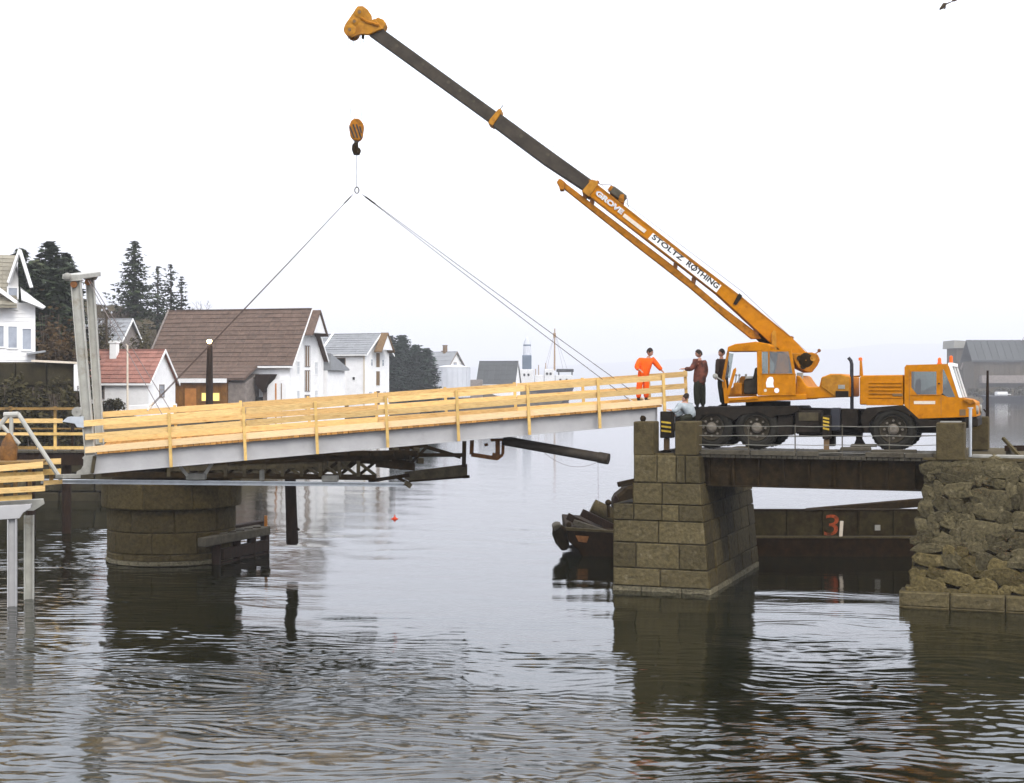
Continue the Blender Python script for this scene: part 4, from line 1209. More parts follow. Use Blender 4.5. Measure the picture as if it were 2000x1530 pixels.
# --- street lamp (lit) and poles on the left shore
Yl = 110.0
b = W(409, 800, Yl)
t = thing('street_lamp', 'lit lamp on a thick dark pole in front of the brown warehouse', 'street lamp', (b.x, Yl, gz(b.x, Yl)))
mb = MB(); mb.tube([(b.x, Yl, gz(b.x, Yl) - .3), W(409, 745, Yl), W(410, 675, Yl)], [.3, .27, .2], 12); mb.build('pole', M['darkwood'], t, smooth=40)
hp = W(409, 666, Yl)
mb = MB(); mb.lathe(hp + Vector((0, 0, .1)), (0, 0, 1), [(0, .24), (.08, .18), (.16, .03)], 12); mb.build('lamp_hood', M['ink'], t, smooth=40)
mb = MB(); mb.ball(hp - Vector((0, 0, .03)), .2); mb.build('bulb', M['lamp'], t, smooth=60)
mb = MB(); mb.bar(hp + Vector((0, 0, -.45)), hp + Vector((0, 0, .14)), .05, .05); mb.build('bracket', M['ink'], t)
pl = bpy.data.lights.new('lamp_light', 'POINT'); pl.energy = 60; pl.color = (1, .75, .4); pl.shadow_soft_size = .2
lo_ = bpy.data.objects.new('lamp_light', pl); lo_.location = hp - Vector((0, .35, .1)); COL.objects.link(lo_)

Yp = 140.0
q = W(208, 690, Yp)
t = thing('utility_pole', 'dark utility pole with a crossarm between the grey columns and the tall spruce', 'utility pole', (q.x, Yp, gz(q.x, Yp)))
mb = MB(); mb.tube([(q.x, Yp, gz(q.x, Yp) - .5), W(208, 607, Yp)], [.16, .11], 8); mb.build('pole', M['bark'], t)
mb = MB(); mb.bar(W(198, 610, Yp), W(219, 616, Yp), .12, .14); mb.build('crossarm', M['bark'], t)
for px, py in ((199, 608), (208, 605.5), (218, 613)):
    mb = MB(); mb.lathe(W(px, py, Yp), (0, 0, 1), [(0, .04), (.08, .09), (.2, .05), (.22, .01)], 8); mb.build('insulator', M['tank'], t)
Yf = 112.0
q = W(249, 780, Yf)
t = thing('pale_pole', 'thin pale pole standing in front of the red-roofed cottage', 'pole', (q.x, Yf, gz(q.x, Yf)))
mb = MB(); mb.tube([(q.x, Yf, gz(q.x, Yf)), W(249, 674, Yf)], [.09, .06], 8); mb.build('shaft', M['label'], t)
mb = MB(); mb.bar(W(249, 676, Yf), W(246, 672, Yf), .05, .05); mb.build('hook', M['label'], t)

# ------------------------------------------------------------------ masonry
K = Fr((W(1294, 1157, 43.2).x, 43.2), R(21))      # the old bridge line: u along it (to the right), v across it

def dressed(mb, P, n, nu, nv, bulge, edge, rnd, depth):
    """one rough-dressed stone: P(u,v) on the face, n outward; pillowed face with worn arrises, sides going back"""
    us = [0, edge] + [edge + (1 - 2 * edge) * (i + 1) / nu for i in range(nu - 1)] + [1 - edge, 1]
    vs = [0, edge * 1.6] + [edge * 1.6 + (1 - 3.2 * edge) * (i + 1) / nv for i in range(nv - 1)] + [1 - edge * 1.6, 1]
    pts = []
    for j, v in enumerate(vs):
        for i, u in enumerate(us):
            brd = i in (0, len(us) - 1) or j in (0, len(vs) - 1)
            h = 0 if brd else bulge * (0.55 + rnd.random() * .7)
            nn = n(u, v) if callable(n) else n
            pts.append(P(u, v) + nn * h)
    c = len(us)
    fs = [(j * c + i, j * c + i + 1, (j + 1) * c + i + 1, (j + 1) * c + i) for j in range(len(vs) - 1) for i in range(c - 1)]
    ring = list(range(c)) + [j * c + c - 1 for j in range(1, len(vs))] + [(len(vs) - 1) * c + i for i in range(c - 2, -1, -1)] + [j * c for j in range(len(vs) - 2, 0, -1)]
    b0 = len(pts)
    nmid = n(.5, .5) if callable(n) else n
    pts += [pts[k] - nmid * depth for k in ring]
    m = len(ring)
    fs += [(ring[k], ring[(k + 1) % m], b0 + (k + 1) % m, b0 + k) for k in range(m)]
    mb.add(pts, fs)

rnd = random.Random(11)
def quadP(a, b, c, d):
    return lambda u, v: (a * (1 - u) + b * u) * (1 - v) + (d * (1 - u) + c * u) * v

def right_pier():
    at = K.pw(1294, 1157)
    t = thing('granite_bridge_pier', 'square tapering granite pier with two stub pillars under the crane end of the bridge', 'bridge pier', at)
    D = 7.4
    ys = [890, 944, 986, 1018, 1062, 1112, 1154]
    L = [1238, 1237, 1236, None, None, None, None]
    rows = []
    # (y top, y bottom, left edge, right edge top, right edge bottom, joints)
    C = [(889, 944, 1238, 1238, 1365, 1368, (1283, 1321, 1338)), (944, 986, 1237, 1236, 1368, 1371, (1293,)),
         (986, 1018, 1198, 1198, 1371, 1374, (1238, 1293, 1326)), (1018, 1062, 1198, 1198, 1374, 1378, (1286,)),
         (1062, 1112, 1198, 1198, 1378, 1382, (1242, 1326)), (1112, 1147, 1198, 1198, 1382, 1385, (1289,)), (1147, 1158, 1196, 1196, 1387, 1388, (1252, 1331)),
         (1158, 1215, 1198, 1198, 1385, 1388, (1262, 1340))]
    core = MB()
    q = [(1243, 893), (1241, 980), (1203, 984), (1203, 1240), (1386, 1240), (1362, 893)]
    core.prism(K, K.poly(q), .12, D - .1)
    core.build('pier_core', M['mortar'], t)
    g = .011
    nf = -Vector((K.v.x, K.v.y, 0))
    nr = Vector((K.u.x, K.u.y, 0))
    for (y0, y1, l0, l1, r0, r1, js) in C:
        xs = [None] + list(js) + [None]
        for i in range(len(xs) - 1):
            def edge(k, y, yy):
                if k == 0: return K.hit(l0 if yy == 0 else l1, y)
                if k == len(xs) - 1: return K.hit(r0 if yy == 0 else r1, y)
                return K.hit(js[k - 1], y)
            a, b = edge(i, y0, 0), edge(i + 1, y0, 0)
            c, d = edge(i + 1, y1, 1), edge(i, y1, 1)
            zt, zb = min(a[1], b[1]) - g, max(c[1], d[1]) + g
            zt = K.hit(1290, y0)[1] - g; zb = K.hit(1290, y1)[1] + g
            j = rnd.uniform(-.02, .02)
            mb = MB()
            dressed(mb, quadP(K.w(d[0] + g, j, zb), K.w(c[0] - g, j, zb), K.w(b[0] - g, j, zt), K.w(a[0] + g, j, zt)), nf, 7, 5, .03, .028, rnd, .5)
            mb.build('stone', M['tide' if y0 == 1147 else 'stone'], t, fix=False)
        # side face towards the channel, its shade under the deck put into darker stone
        zt = K.hit(1290, y0)[1] - g; zb = K.hit(1290, y1)[1] + g
        st, sb = K.hit(r0, y0)[0], K.hit(r1, y1)[0]
        n_ = rnd.choice((5, 6, 7))
        cuts = sorted([0.0] + [D * (k + rnd.uniform(-.2, .2)) / n_ for k in range(1, n_)] + [D])
        for k in range(n_):
            mb = MB(); j = rnd.uniform(-.015, .02)
            dressed(mb, quadP(K.w(sb + j, cuts[k] + g, zb), K.w(sb + j, cuts[k + 1] - g, zb), K.w(st + j, cuts[k + 1] - g, zt), K.w(st + j, cuts[k] + g, zt)), nr, 5, 4, .03, .03, rnd, .4)
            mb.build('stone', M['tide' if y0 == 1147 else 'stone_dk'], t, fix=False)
        # plain left face
        sl_ = K.hit(l1, y1)[0]
        mb = MB()
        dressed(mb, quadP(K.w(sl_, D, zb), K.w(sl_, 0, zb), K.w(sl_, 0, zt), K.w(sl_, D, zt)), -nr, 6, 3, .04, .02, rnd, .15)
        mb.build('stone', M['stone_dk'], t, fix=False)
    for px0, px1, d in ((1237, 1276, .68), (1318, 1360, .75)):
        mb = MB(); mb.pp(K, [(px0, 890), (px1, 890), (px1, 823.5), (px0, 823.5)], .0, d)
        mb.build('stub_pillar', M['concrete'], t, bev=.03)
    # low cill between the pillars and the seat of the deck
    mb = MB(); mb.pp(K, [(1276.5, 893), (1317.5, 893), (1317.5, 886), (1276.5, 886)], .1, .6); mb.build('cill', M['stone_dk'], t, bev=.03)
    # small iron pin on the near pillar
    mb = MB(); mb.tube([K.pw(1255, 824, .3), K.pw(1255, 812, .3)], .05, 6); mb.ball(K.pw(1256, 818, .3), .1, 6, 5); mb.build('pin', M['rust'], t)
right_pier()

def left_pier():
    c = Vector(((336 - 1000) / F * 51.4, 51.4, 0))
    t = thing('round_pivot_pier', 'round stone pivot pier with a wide cap under the near end of the bridge', 'bridge pier', c)
    r0, rc = 2.24, 2.44
    Zf = lambda py, r=r0: CH - (py - YH) / F * (51.4 - r)
    zc1, zc0 = Zf(946, rc), Zf(998, rc)
    mb = MB(); mb.lathe(c, (0, 0, 1), [(-1.5, r0 - .06), (zc0, r0 - .06), (zc0, rc - .06), (zc1 - .02, rc - .06), (zc1 - .02, 0.01)], 40); mb.build('pier_core', M['mortar'], t, smooth=40)
    def ring(z0, z1, r, n, off, m, bulge=.03):
        for k in range(n):
            a0 = off + 2 * math.pi * k / n + .003
            a1 = off + 2 * math.pi * (k + 1) / n - .003
            P = lambda u, v: c + Vector((math.cos(a0 + (a1 - a0) * u) * r, math.sin(a0 + (a1 - a0) * u) * r, z0 + .007 + (z1 - z0 - .014) * v))
            nn = lambda u, v: Vector((math.cos(a0 + (a1 - a0) * u), math.sin(a0 + (a1 - a0) * u), 0))
            mb = MB(); dressed(mb, P, nn, 6, 4, bulge, .03, rnd, .3)
            mb.build('stone', M[m], t, fix=False)
    ring(zc0, zc1, rc, 9, .35, 'stone_dk', .03)
    ring(Zf(1043), zc0 - .01, r0, 9, 0.1, 'stone_dk')
    ring(Zf(1085), Zf(1043), r0, 9, 0.45, 'stone_dk')
    ring(Zf(1098), Zf(1085), r0 + .01, 8, 0.2, 'stone_dk')
    ring(Zf(1107), Zf(1098), r0 + .04, 8, 0.5, 'tide')
    ring(-1.0, Zf(1107), r0, 8, 0.6, 'stone_dk')
    return c, zc1
PC, PZ = left_pier()

def abutment():
    s0, _ = K.hit(1766, 1182)
    at = K.w(s0 + 3, 1, 0)
    t = thing('rock_abutment', 'rough ochre rubble-stone abutment at the right edge', 'bridge abutment', at)
    ztop = K.hit(1830, 897)[1]
    sE = s0 + 9.5
    Dp = 7.5
    outl = [(1799, 899), (1796, 950), (1792, 1000), (1785, 1045), (1772, 1100), (1766, 1150)]
    edge = [K.hit(a, b) for a, b in outl]
    edge = sorted((z, s) for s, z in edge)
    def se(z):
        zs = [e[0] for e in edge]; ss = [e[1] for e in edge]
        return float(np.interp(z, zs, ss))
    mb = MB()
    zz = [-1.5, 0.2, 1.0, 2.0, 3.0, ztop - .05]
    mb.prism(K, [(sE, -1.5)] + [(se(z) + .17, z) for z in zz] + [(sE, ztop - .05)], .2, Dp)
    mb.build('abutment_core', M['rock_bed'], t)
    r = random.Random(4)
    nf = -Vector((K.v.x, K.v.y, 0)); nr = -Vector((K.u.x, K.u.y, 0))
    # irregular rubble set into the face and round the corner
    def boulder(c, e1, e2, n, a, b, dep, name='stone'):
        """an uneven flat-faced rubble stone: ring outline in the e1-e2 plane, domed towards n"""
        k = 9
        ph0 = r.uniform(0, 6.28)
        rr = [r.uniform(.7, 1.15) for _ in range(k)]
        vs, fs = [], []
        for lv, (sc, h) in enumerate(((1.02, -dep), (1.0, 0.0), (.88, .6), (.45, .8))):
            for i in range(k):
                th = 2 * math.pi * i / k
                cs, sn = math.cos(th), math.sin(th)
                m_ = max(abs(cs), abs(sn)) ** -.55
                q = rr[i] * sc * m_
                hh = h * min(b, .2) * .22 * (1 + r.uniform(-.6, .6)) if h > 0 else h
                vs.append(c + e1 * (cs * a * q) + e2 * (sn * b * q) + n * hh)
        vs.append(c + n * min(b, .2) * .3 * r.uniform(.8, 1.15))
        for lv in range(3):
            for i in range(k):
                fs.append((lv * k + i, lv * k + (i + 1) % k, (lv + 1) * k + (i + 1) % k, (lv + 1) * k + i))
        fs += [(3 * k + i, 3 * k + (i + 1) % k, 4 * k) for i in range(k)]
        mb = MB(); mb.add(vs, fs)
        mb.build(name, M['rock_ochre' if .35 < c.z < 1.25 + r.uniform(-.3, .5) else 'rock'], t, fix=False, smooth=22)
    z = .5
    up_ = Vector((0, 0, 1)); uu = Vector((K.u.x, K.u.y, 0)); vv_ = Vector((K.v.x, K.v.y, 0))
    while z < ztop - .05:
        h = r.uniform(.22, .38)
        s = se(z) + r.uniform(0, .2)
        while s < sE:
            w = r.choice((.22, .3, .36, .45, .55, .8)) * r.uniform(.85, 1.15)
            zz_ = min(z + r.uniform(-.13, .13), ztop - .2)
            lean = -.3 * (1 - (zz_ / ztop)) ** 1.2
            tilt = r.gauss(0, .16)
            e1 = uu * math.cos(tilt) + up_ * math.sin(tilt)
            e2 = up_ * math.cos(tilt) - uu * math.sin(tilt)
            nn = (nf + uu * r.gauss(0, .05) + up_ * r.gauss(.02, .06)).normalized()
            boulder(K.w(max(s + w / 2, se(zz_) + w * .42), lean + .13 + r.uniform(-.025, .02), zz_), e1, e2, nn, w * .62, h * r.uniform(.62, .85), .45)
            s += w * .93
        d = .15
        while d < Dp:
            w = r.uniform(.4, 1.0)
            nn = (nr + vv_ * r.gauss(0, .1) + up_ * r.gauss(0, .1)).normalized()
            boulder(K.w(se(z) + .14 + r.uniform(-.04, .04), d + w / 2, min(z + r.uniform(-.08, .08), ztop - .25)), -vv_, up_, nn, w * .62, h * .72, .4)
            d += w * .95
        z += h * .92
    # stepped footing of squared blocks at the water
    s = s0 - .12
    while s < sE:
        w = r.uniform(.9, 1.5)
        for (z0, z1, o) in ((-1.0, .02, -.42), (.03, .44, -.32)):
            mb = MB(); dressed(mb, quadP(K.w(s + .015, o, z0), K.w(s + w - .015, o, z0), K.w(s + w - .015, o, z1), K.w(s + .015, o, z1)), nf, 4, 3, .04, .06, r, .9)
            mb.build('stone', M['stone_dk' if z0 < 0 else 'stone'], t, fix=False)
            mb = MB(); mb.prism(K, [(s + .02, z1 - .03), (s + w - .02, z1 - .03), (s + w - .02, z1 + .01), (s + .02, z1 + .01)], o + .03, .4); mb.build('ledge_top', M['stone'], t)
        s += w
    # pillars on top, capping, stone slab edge
    for px0, px1, y0, y1, t0, d in ((1828, 1884, 826, 900, .05, .75), (1893, 1931, 814, 880, 4.6, .7)):
        mb = MB(); mb.pp(K, [(px0, y1), (px1, y1), (px1, y0), (px0, y0)], t0, t0 + d); mb.build('stub_pillar', M['concrete'], t, bev=.03)
    mb = MB(); mb.pp(K, [(1836, 825.4), (1876, 825.4), (1876, 823.6), (1836, 823.6)], .15, .7); mb.build('pillar_cap', M['pale_concrete'], t)
    mb = MB(); mb.prism(K, [(se(ztop) + .05, ztop - .04), (sE, ztop - .04), (sE, ztop + .035), (se(ztop) + .05, ztop + .035)], .1, Dp - .2); mb.build('top_slab', M['concrete'], t)
    mb = MB(); a = K.hit(1898, 892, .3); mb.prism(K, [(a[0], ztop + .04), (sE, ztop + .04), (sE, ztop + .12), (a[0], ztop + .12)], .35, .8); mb.build('kerb', M['pale_concrete'], t, bev=.01)
    # scrubby dry growth hanging on the rock
    mb = MB(); r2 = random.Random(9)
    for k in range(22):
        s_, z_ = s0 + r2.uniform(.3, 6), r2.uniform(.9, ztop - .1)
        leaf_cloud(mb, K.w(s_, -.15 - .25 * (1 - z_ / ztop), z_), (.3, .12, .14), 26, .03, r2)
    o = mb.build('dry_growth', M['shrub'], t, fix=False)
    return ztop, sE
ZT, SE = abutment()

# ------------------------------------------------------------------ the fixed span under the crane
def fixed_span():
    sa, _ = K.hit(1362, 900, .6)
    sb, _ = K.hit(1812, 905, .6)
    zd = ZT
    t = thing('fixed_bridge_span', 'dark riveted girder span with wire railing carrying the crane', 'bridge span', K.w((sa + sb) / 2, 3, zd - .8))
    zg1 = zd - .12
    zg0 = K.hit(1500, 950, .6)[1]
    for tt in (.6, 4.9):
        mb = MB()
        mb.prism(K, [(sa, zg0), (sb, zg0), (sb, zg1), (sa, zg1)], tt, tt + .03)
        mb.prism(K, [(sa, zg0 - .03), (sb, zg0 - .03), (sb, zg0), (sa, zg0)], tt - .12, tt + .15)
        mb.prism(K, [(sa, zg1), (sb, zg1), (sb, zg1 + .03), (sa, zg1 + .03)], tt - .12, tt + .15)
        g = mb.build('girder', M['rust'], t)
        n = 9
        for i in range(n):
            s = sa + (sb - sa) * (i + .5) / n
            mb = MB(); mb.prism(K, [(s - .03, zg0 + .01), (s + .03, zg0 + .01), (s + .03, zg1 - .01), (s - .03, zg1 - .01)], tt - .1, tt - .004); mb.build('stiffener', M['rust'], g)
    for i in range(7):
        s = sa + (sb - sa) * (i + .5) / 7
        mb = MB(); mb.prism(K, [(s - .08, zg0 + .25), (s + .08, zg0 + .25), (s + .08, zg1 - .1), (s - .08, zg1 - .1)], .7, 4.85); mb.build('cross_beam', M['rust'], t)
    # deck of separate baulks
    n = 44
    for i in range(n):
        s = sa + (sb - sa) * i / n
        w = (sb - sa) / n
        mb = MB(); mb.prism(K, [(s + .01, zg1 + .035), (s + w - .01, zg1 + .035), (s + w - .01, zg1 + .11 + rnd.uniform(0, .015)), (s + .01, zg1 + .11)], .35, 5.4); mb.build('deck_plank', M['greywood'], t)
    for (p0, p1) in ((1368, 1463), (1466, 1553), (1556, 1598), (1690, 1765), (1768, 1822)):
        a, b = K.hit(p0, 890, .3)[0], K.hit(p1, 890, .3)[0]
        mb = MB(); mb.prism(K, [(a, zg1 + .12), (b, zg1 + .12), (b, zg1 + .26), (a, zg1 + .26)], .3, .5); mb.build('kerb_beam', M['greywood'], t, bev=.01)
    # wire railing
    for px in (1462, 1553, 1645, 1737):
        mb = MB(); mb.tube([K.pw(px, 893, .42), K.pw(px, 829, .42)], .018, 6); mb.build('rail_post', M['greywood'], t)
    for y0, y1 in ((831.5, 833.5), (850.5, 851.5), (868.5, 869.5), (884, 885)):
        mb = MB()
        p0, p1 = K.pw(1361, y0, .4), K.pw(1829, y1, .4)
        mb.tube([p0 * (1 - f) + p1 * f - Vector((0, 0, .02 * math.sin(f * 5 * math.pi) ** 2)) for f in [i / 20 for i in range(21)]], .011, 5); mb.build('rail_wire', M['palewire'], t)
    for y0 in (832, 851):
        mb = MB(); mb.tube([K.pw(1400, y0 + 3, 5.2), K.pw(1840, y0, 5.2)], .014, 5); mb.build('rail_wire', M['palewire'], t)
    return zd
fixed_span()

# timber packing and ramp plates under the crane's jacks
def packing(px0, px1, y0, y1, t0, t1, lab, m='greywood'):
    mb = MB(); mb.pp(K, [(px0, y1), (px1, y1), (px1 - 1.5, y0), (px0 + 1.5, y0)], t0, t1)
    solo(mb, 'timber_baulk', M[m], lab, 'timber', 'packing timbers on the fixed span', bev=.015)
packing(1596, 1636, 880, 887, .9, 1.5, 'dark packing timber under the striped front jack')
packing(1640, 1700, 874, 881, 1.0, 1.35, 'long dark baulk lying in front of the truck front wheel')
packing(1660, 1712, 868, 873.5, 1.7, 2.0, 'thin plank stacked behind the long dark baulk')
packing(1700, 1790, 879, 886, .95, 1.3, 'low packing timber under the truck front wheel')
packing(1556, 1592, 884, 890.5, .7, 1.0, 'pale short packing timber in the gap under the chassis', 'pale_concrete')

# ------------------------------------------------------------------ the new span on the hook
BO = W(185, 888, 42.3)
BB = W(1298, 795, 45.2)
BA = math.atan2(-(BB.y - BO.y), BB.x - BO.x)
B = Fr((BO.x, BO.y), BA)
BW = 2.4
def line(p, q):
    (s0, z0), (s1, z1) = B.hit(*p), B.hit(*q)
    return lambda s: z0 + (z1 - z0) * (s - s0) / (s1 - s0)
gt = line((180, 888), (1240, 799.4))
gb = line((180, 926.5), (1240, 831.8))
S = lambda px, py=850, t=0.0: B.hit(px, py, t)[0]
SL = S(1298, 795)
def tw(s, t):
    return .2 * max(0, 1 - s / SL) * t / BW
def bp(s, t, z):
    return B.w(s, t, z + tw(s, t))
def bbox(mb, s0, s1, t0, t1, z0a, z0b, z1a, z1b):
    """box following the bridge: bottom z0a..z0b, top z1a..z1b"""
    return mb.hexa([bp(s0, t0, z0a), bp(s1, t0, z0b), bp(s1, t1, z0b), bp(s0, t1, z0a)], [bp(s0, t0, z1a), bp(s1, t0, z1b), bp(s1, t1, z1b), bp(s0, t1, z1a)])

def new_span():
    t = thing('lifted_bridge_span', 'new footbridge span with grey girders and yellow timber rails hanging from the crane', 'bridge span', B.w(SL / 2, BW / 2, gt(SL / 2)))
    s0, s1 = S(181, 905), S(1284, 820)
    for tt, sa, sb in ((0.0, s0, s1), (BW - .2, s0 - .0, s1 + .55)):
        mb = MB()
        bbox(mb, sa, sb, tt + .09, tt + .11, gb(sa) + .02, gb(sb) + .02, gt(sa) - .02, gt(sb) - .02)
        bbox(mb, sa, sb, tt - .0, tt + .2, gb(sa), gb(sb), gb(sa) + .02, gb(sb) + .02)
        bbox(mb, sa, sb, tt - .0, tt + .2, gt(sa) - .02, gt(sb) - .02, gt(sa), gt(sb))
        bbox(mb, sa, sa + .02, tt, tt + .2, gb(sa) + .02, gb(sa) + .02, gt(sa) - .02, gt(sa) - .02)
        bbox(mb, sb - .02, sb, tt, tt + .2, gb(sb) + .02, gb(sb) + .02, gt(sb) - .02, gt(sb) - .02)
        g = mb.build('girder', M['steel'], t)
    for i in range(9):
        s = s0 + .4 + (s1 - s0 - .8) * i / 8
        mb = MB(); bbox(mb, s - .05, s + .05, .12, BW - .12, gb(s) + .1, gb(s) + .1, gt(s) - .05, gt(s) - .05); mb.build('cross_beam', M['steel'], t)
    # deck: separate planks
    pl_ = .165
    n = int((S(1300, 800) - S(190)) / pl_)
    sd = S(190)
    for i in range(n):
        s = sd + i * pl_
        o = rnd.uniform(-.03, .03)
        z = gt(s)
        mb = MB(); bbox(mb, s + .006, s + pl_ - .006, -.1 + o, BW + .1 + o, z + .004, gt(s + pl_) + .004, z + .062, gt(s + pl_) + .062)
        mb.build('deck_plank', M['deckwood'], t)
    def zt(s): return gt(s) + .062
    near = [S(x, 820) for x in (180, 335, 480, 620, 757, 895, 1033, 1170, 1297)]
    far = [S(x, 800, BW) for x in (200, 345, 474, 606, 738, 874, 1010, 1143, 1272, 1344)]
    slope = (gt(10) - gt(0)) / 10
    for side, posts in ((0, near), (1, far)):
        for i, s in enumerate(posts):
            if side == 0 and i == 0: continue
            tt = -.17 if side == 0 else BW + .1
            lo = gb(s) + .02 if side == 0 else zt(s) - .3
            hi = zt(s) + (1.0 if side == 0 else 1.0)
            w = .045
            k = .02
            mb = MB(); mb.hexa([bp(s - w, tt, lo), bp(s + w, tt, lo), bp(s + w, tt + .07, lo), bp(s - w, tt + .07, lo)], [bp(s - w - slope * .9, tt, hi), bp(s + w - slope * .9, tt, hi), bp(s + w - slope * .9, tt + .07, hi), bp(s - w - slope * .9, tt + .07, hi)])
            mb.build('rail_post', M['woodpost'], t)
        # planks, two bays long, butt jointed at posts
        jo = [near[0] - .2] + near[2::2] if side == 0 else [far[0] - .1, far[2], far[4], far[6], far[9]]
        if jo[-1] < posts[-1]: jo.append(posts[-1] + .05)
        tt = -.095 if side == 0 else BW + .05
        for (z0, z1) in ((.015, .2), (.405, .58), (.785, .965)):
            for i in range(len(jo) - 1):
                a, b = jo[i] + .01, jo[i + 1] - .01
                if i == 0 and z0 > .1: a -= .15 * (z0 > .7)
                if b - a < .1: continue
                da, db = rnd.uniform(-.012, .012), rnd.uniform(-.012, .012)
                if side == 1 and z0 < .1: continue
                mb = MB(); bbox(mb, a, b, tt, tt + .045, zt(a) + z0 + da, zt(b) + z0 + db, zt(a) + z1 + da, zt(b) + z1 + db)
                mb.build('rail_board', M['wood' if z0 > .1 else 'kick'], t)
        if side == 1:
            for i in range(len(jo) - 1):
                a, b = jo[i] + .01, jo[i + 1] - .01
                mb = MB(); bbox(mb, a, b, BW - .03, BW + .015, zt(a) + .005, zt(b) + .005, zt(a) + .19, zt(b) + .19); mb.build('kick_board', M['wood'], t)
    # pylon: two H columns with a cap and sheaves, square to the deck
    cols = []
    for (bx, by, tx, ty, tt) in ((175, 890, 147, 549, .0), (195, 868, 174.5, 545, BW - .1)):
        p, q = B.hit(bx, by, tt), B.hit(tx, ty, tt)
        d = Vector((q[0] - p[0], q[1] - p[1])); d.normalize()
        nrm = Vector((d.y, -d.x))
        def P(h, l, tz):
            a = p[0] + d.x * l + nrm.x * h
            z = p[1] + d.y * l + nrm.y * h
            return B.w(a, tz, z)
        Ln = math.hypot(q[0] - p[0], q[1] - p[1])
        mb = MB(); H = .145 if tt < 1 else .125
        for (h0, h1, a, b) in ((-H, -H + .03, tt, tt + .3), (H - .03, H, tt, tt + .3), (-H + .03, H - .03, tt + .1, tt + .13)):
            mb.hexa([P(h0, 0, a), P(h1, 0, a), P(h1, 0, b), P(h0, 0, b)], [P(h0, Ln, a), P(h1, Ln, a), P(h1, Ln, b), P(h0, Ln, b)])
        c = mb.build('column', M['col'], t)
        mb = MB()
        mb.hexa([P(-H - .05, Ln, tt - .05), P(H + .05, Ln, tt - .05), P(H + .05, Ln, tt + .35), P(-H - .05, Ln, tt + .35)], [P(-H - .05, Ln + .05, tt - .05), P(H + .05, Ln + .05, tt - .05), P(H + .05, Ln + .05, tt + .35), P(-H - .05, Ln + .05, tt + .35)])
        mb.build('column_plate', M['col'], c)
        mb = MB(); mb.lathe(P(-.05, Ln - .1, tt - .02), (B.v.x, B.v.y, 0), [(0, .01), (0, .1), (.1, .1), (.1, .01)], 12); mb.build('sheave', M['rust_lt'], c)
    a, b = B.pw(146, 541, .0), B.pw(174, 535.5, BW - .05)
    mb = MB(); mb.bar(a + Vector((-.12, 0, 0)), b + Vector((.12, 0, 0)), .5, .14); cp = mb.build('column_cap', M['col'], t, bev=.01)
    mb = MB(); mb.ball(a + Vector((-.16, -.2, -.02)), .13, 8, 6); mb.ball(b + Vector((.2, -.1, -.1)), .1, 8, 6); mb.build('cable_sheave', M['pale_concrete'], cp)
    # stay wires from the pylon to the deck
    for (p0, p1, t0, t1) in (((176, 548), (332, 800), 1.2, BW), ((172, 548), (318, 812), .9, .05)):
        mb = MB(); mb.tube([B.pw(*p0, t0), B.pw(*p1, t1)], .012, 5); mb.build('stay_wire', M['thinrope'], t)
    # bearing shoe at the left end: plate with a scooped gusset
    mb = MB(); mb.pp(B, [(160, 895), (165, 890.5), (184, 889), (184, 893), (181, 926), (148, 929), (150, 921), (158, 917), (162.5, 909), (163, 898)], -.06, .3)
    mb.build('bearing_shoe', M['pale_concrete'], t, bev=.008)
    mb = MB(); mb.bar(B.pw(185, 891, -.12), B.pw(180, 924, -.12), .08, .1); mb.build('end_stiffener', M['olive_steel'], t)
    # winch bracket beside the column
    mb = MB(); mb.pp(B, [(121, 824), (132, 815), (163, 814), (164, 836), (150, 835), (146, 828)], -.1, .5); br = mb.build('bracket_plate', M['zinc'], t, bev=.008)
    mb = MB(); mb.lathe(B.pw(150, 805, -.05), (B.v.x, B.v.y, 0), [(0, .02), (0, .15), (.05, .15), (.05, .08), (.25, .08), (.25, .15), (.3, .15), (.3, .02)], 14); mb.build('winch_drum', M['pale_concrete'], t, smooth=40)
    mb = MB(); mb.pp(B, [(141, 800), (158, 796), (160, 800), (143, 804)], .0, .3); mb.build('winch_guard', M['white'], t)
new_span()

# launching rail under the new span, with chairs and struts
def launch_rail():
    t = thing('launching_rail', 'long thin grey steel rail running level beneath the lifted span', 'steel beam', W(400, 940, 43.6))
    A, Bp = W(80, 937, 42.6), W(800, 944, 45.4)
    mb = MB(); mb.bar(A, Bp, .22, .025); mb.bar(A - Vector((0, 0, .1)), Bp - Vector((0, 0, .1)), .2, .025); mb.bar(A - Vector((0, 0, .05)), Bp - Vector((0, 0, .05)), .03, .08)
    mb.build('beam', M['zinc'], t)
    def at(px, py): 
        f = (px - 80) / 720
        return W(px, py, 42.6 + 2.8 * f)
    for p0, p1, y0, y1, m in ((365, 402, 924.5, 937, 'pale_concrete'), (629, 661, 929, 941, 'pale_concrete'), (508, 515, 918, 939, 'pale_concrete')):
        c = (at(p0, y0) + at(p1, y1)) / 2
        mb = MB(); mb.box(c, (p1 - p0) * .0158, .3, (y1 - y0) * .0158); mb.build('chair_block', M[m], t, bev=.02)
    for a, b in (((353, 912), (367, 929)), ((415, 905), (398, 931))):
        mb = MB(); mb.bar(at(*a) + Vector((0, -.06, 0)), at(*b) + Vector((0, -.06, 0)), .1, .1); mb.build('strut', M['col'], t)
    mb = MB(); mb.bar(at(790, 942), at(802, 950), .25, .16); mb.build('end_hook', M['olive_steel'], t)
launch_rail()

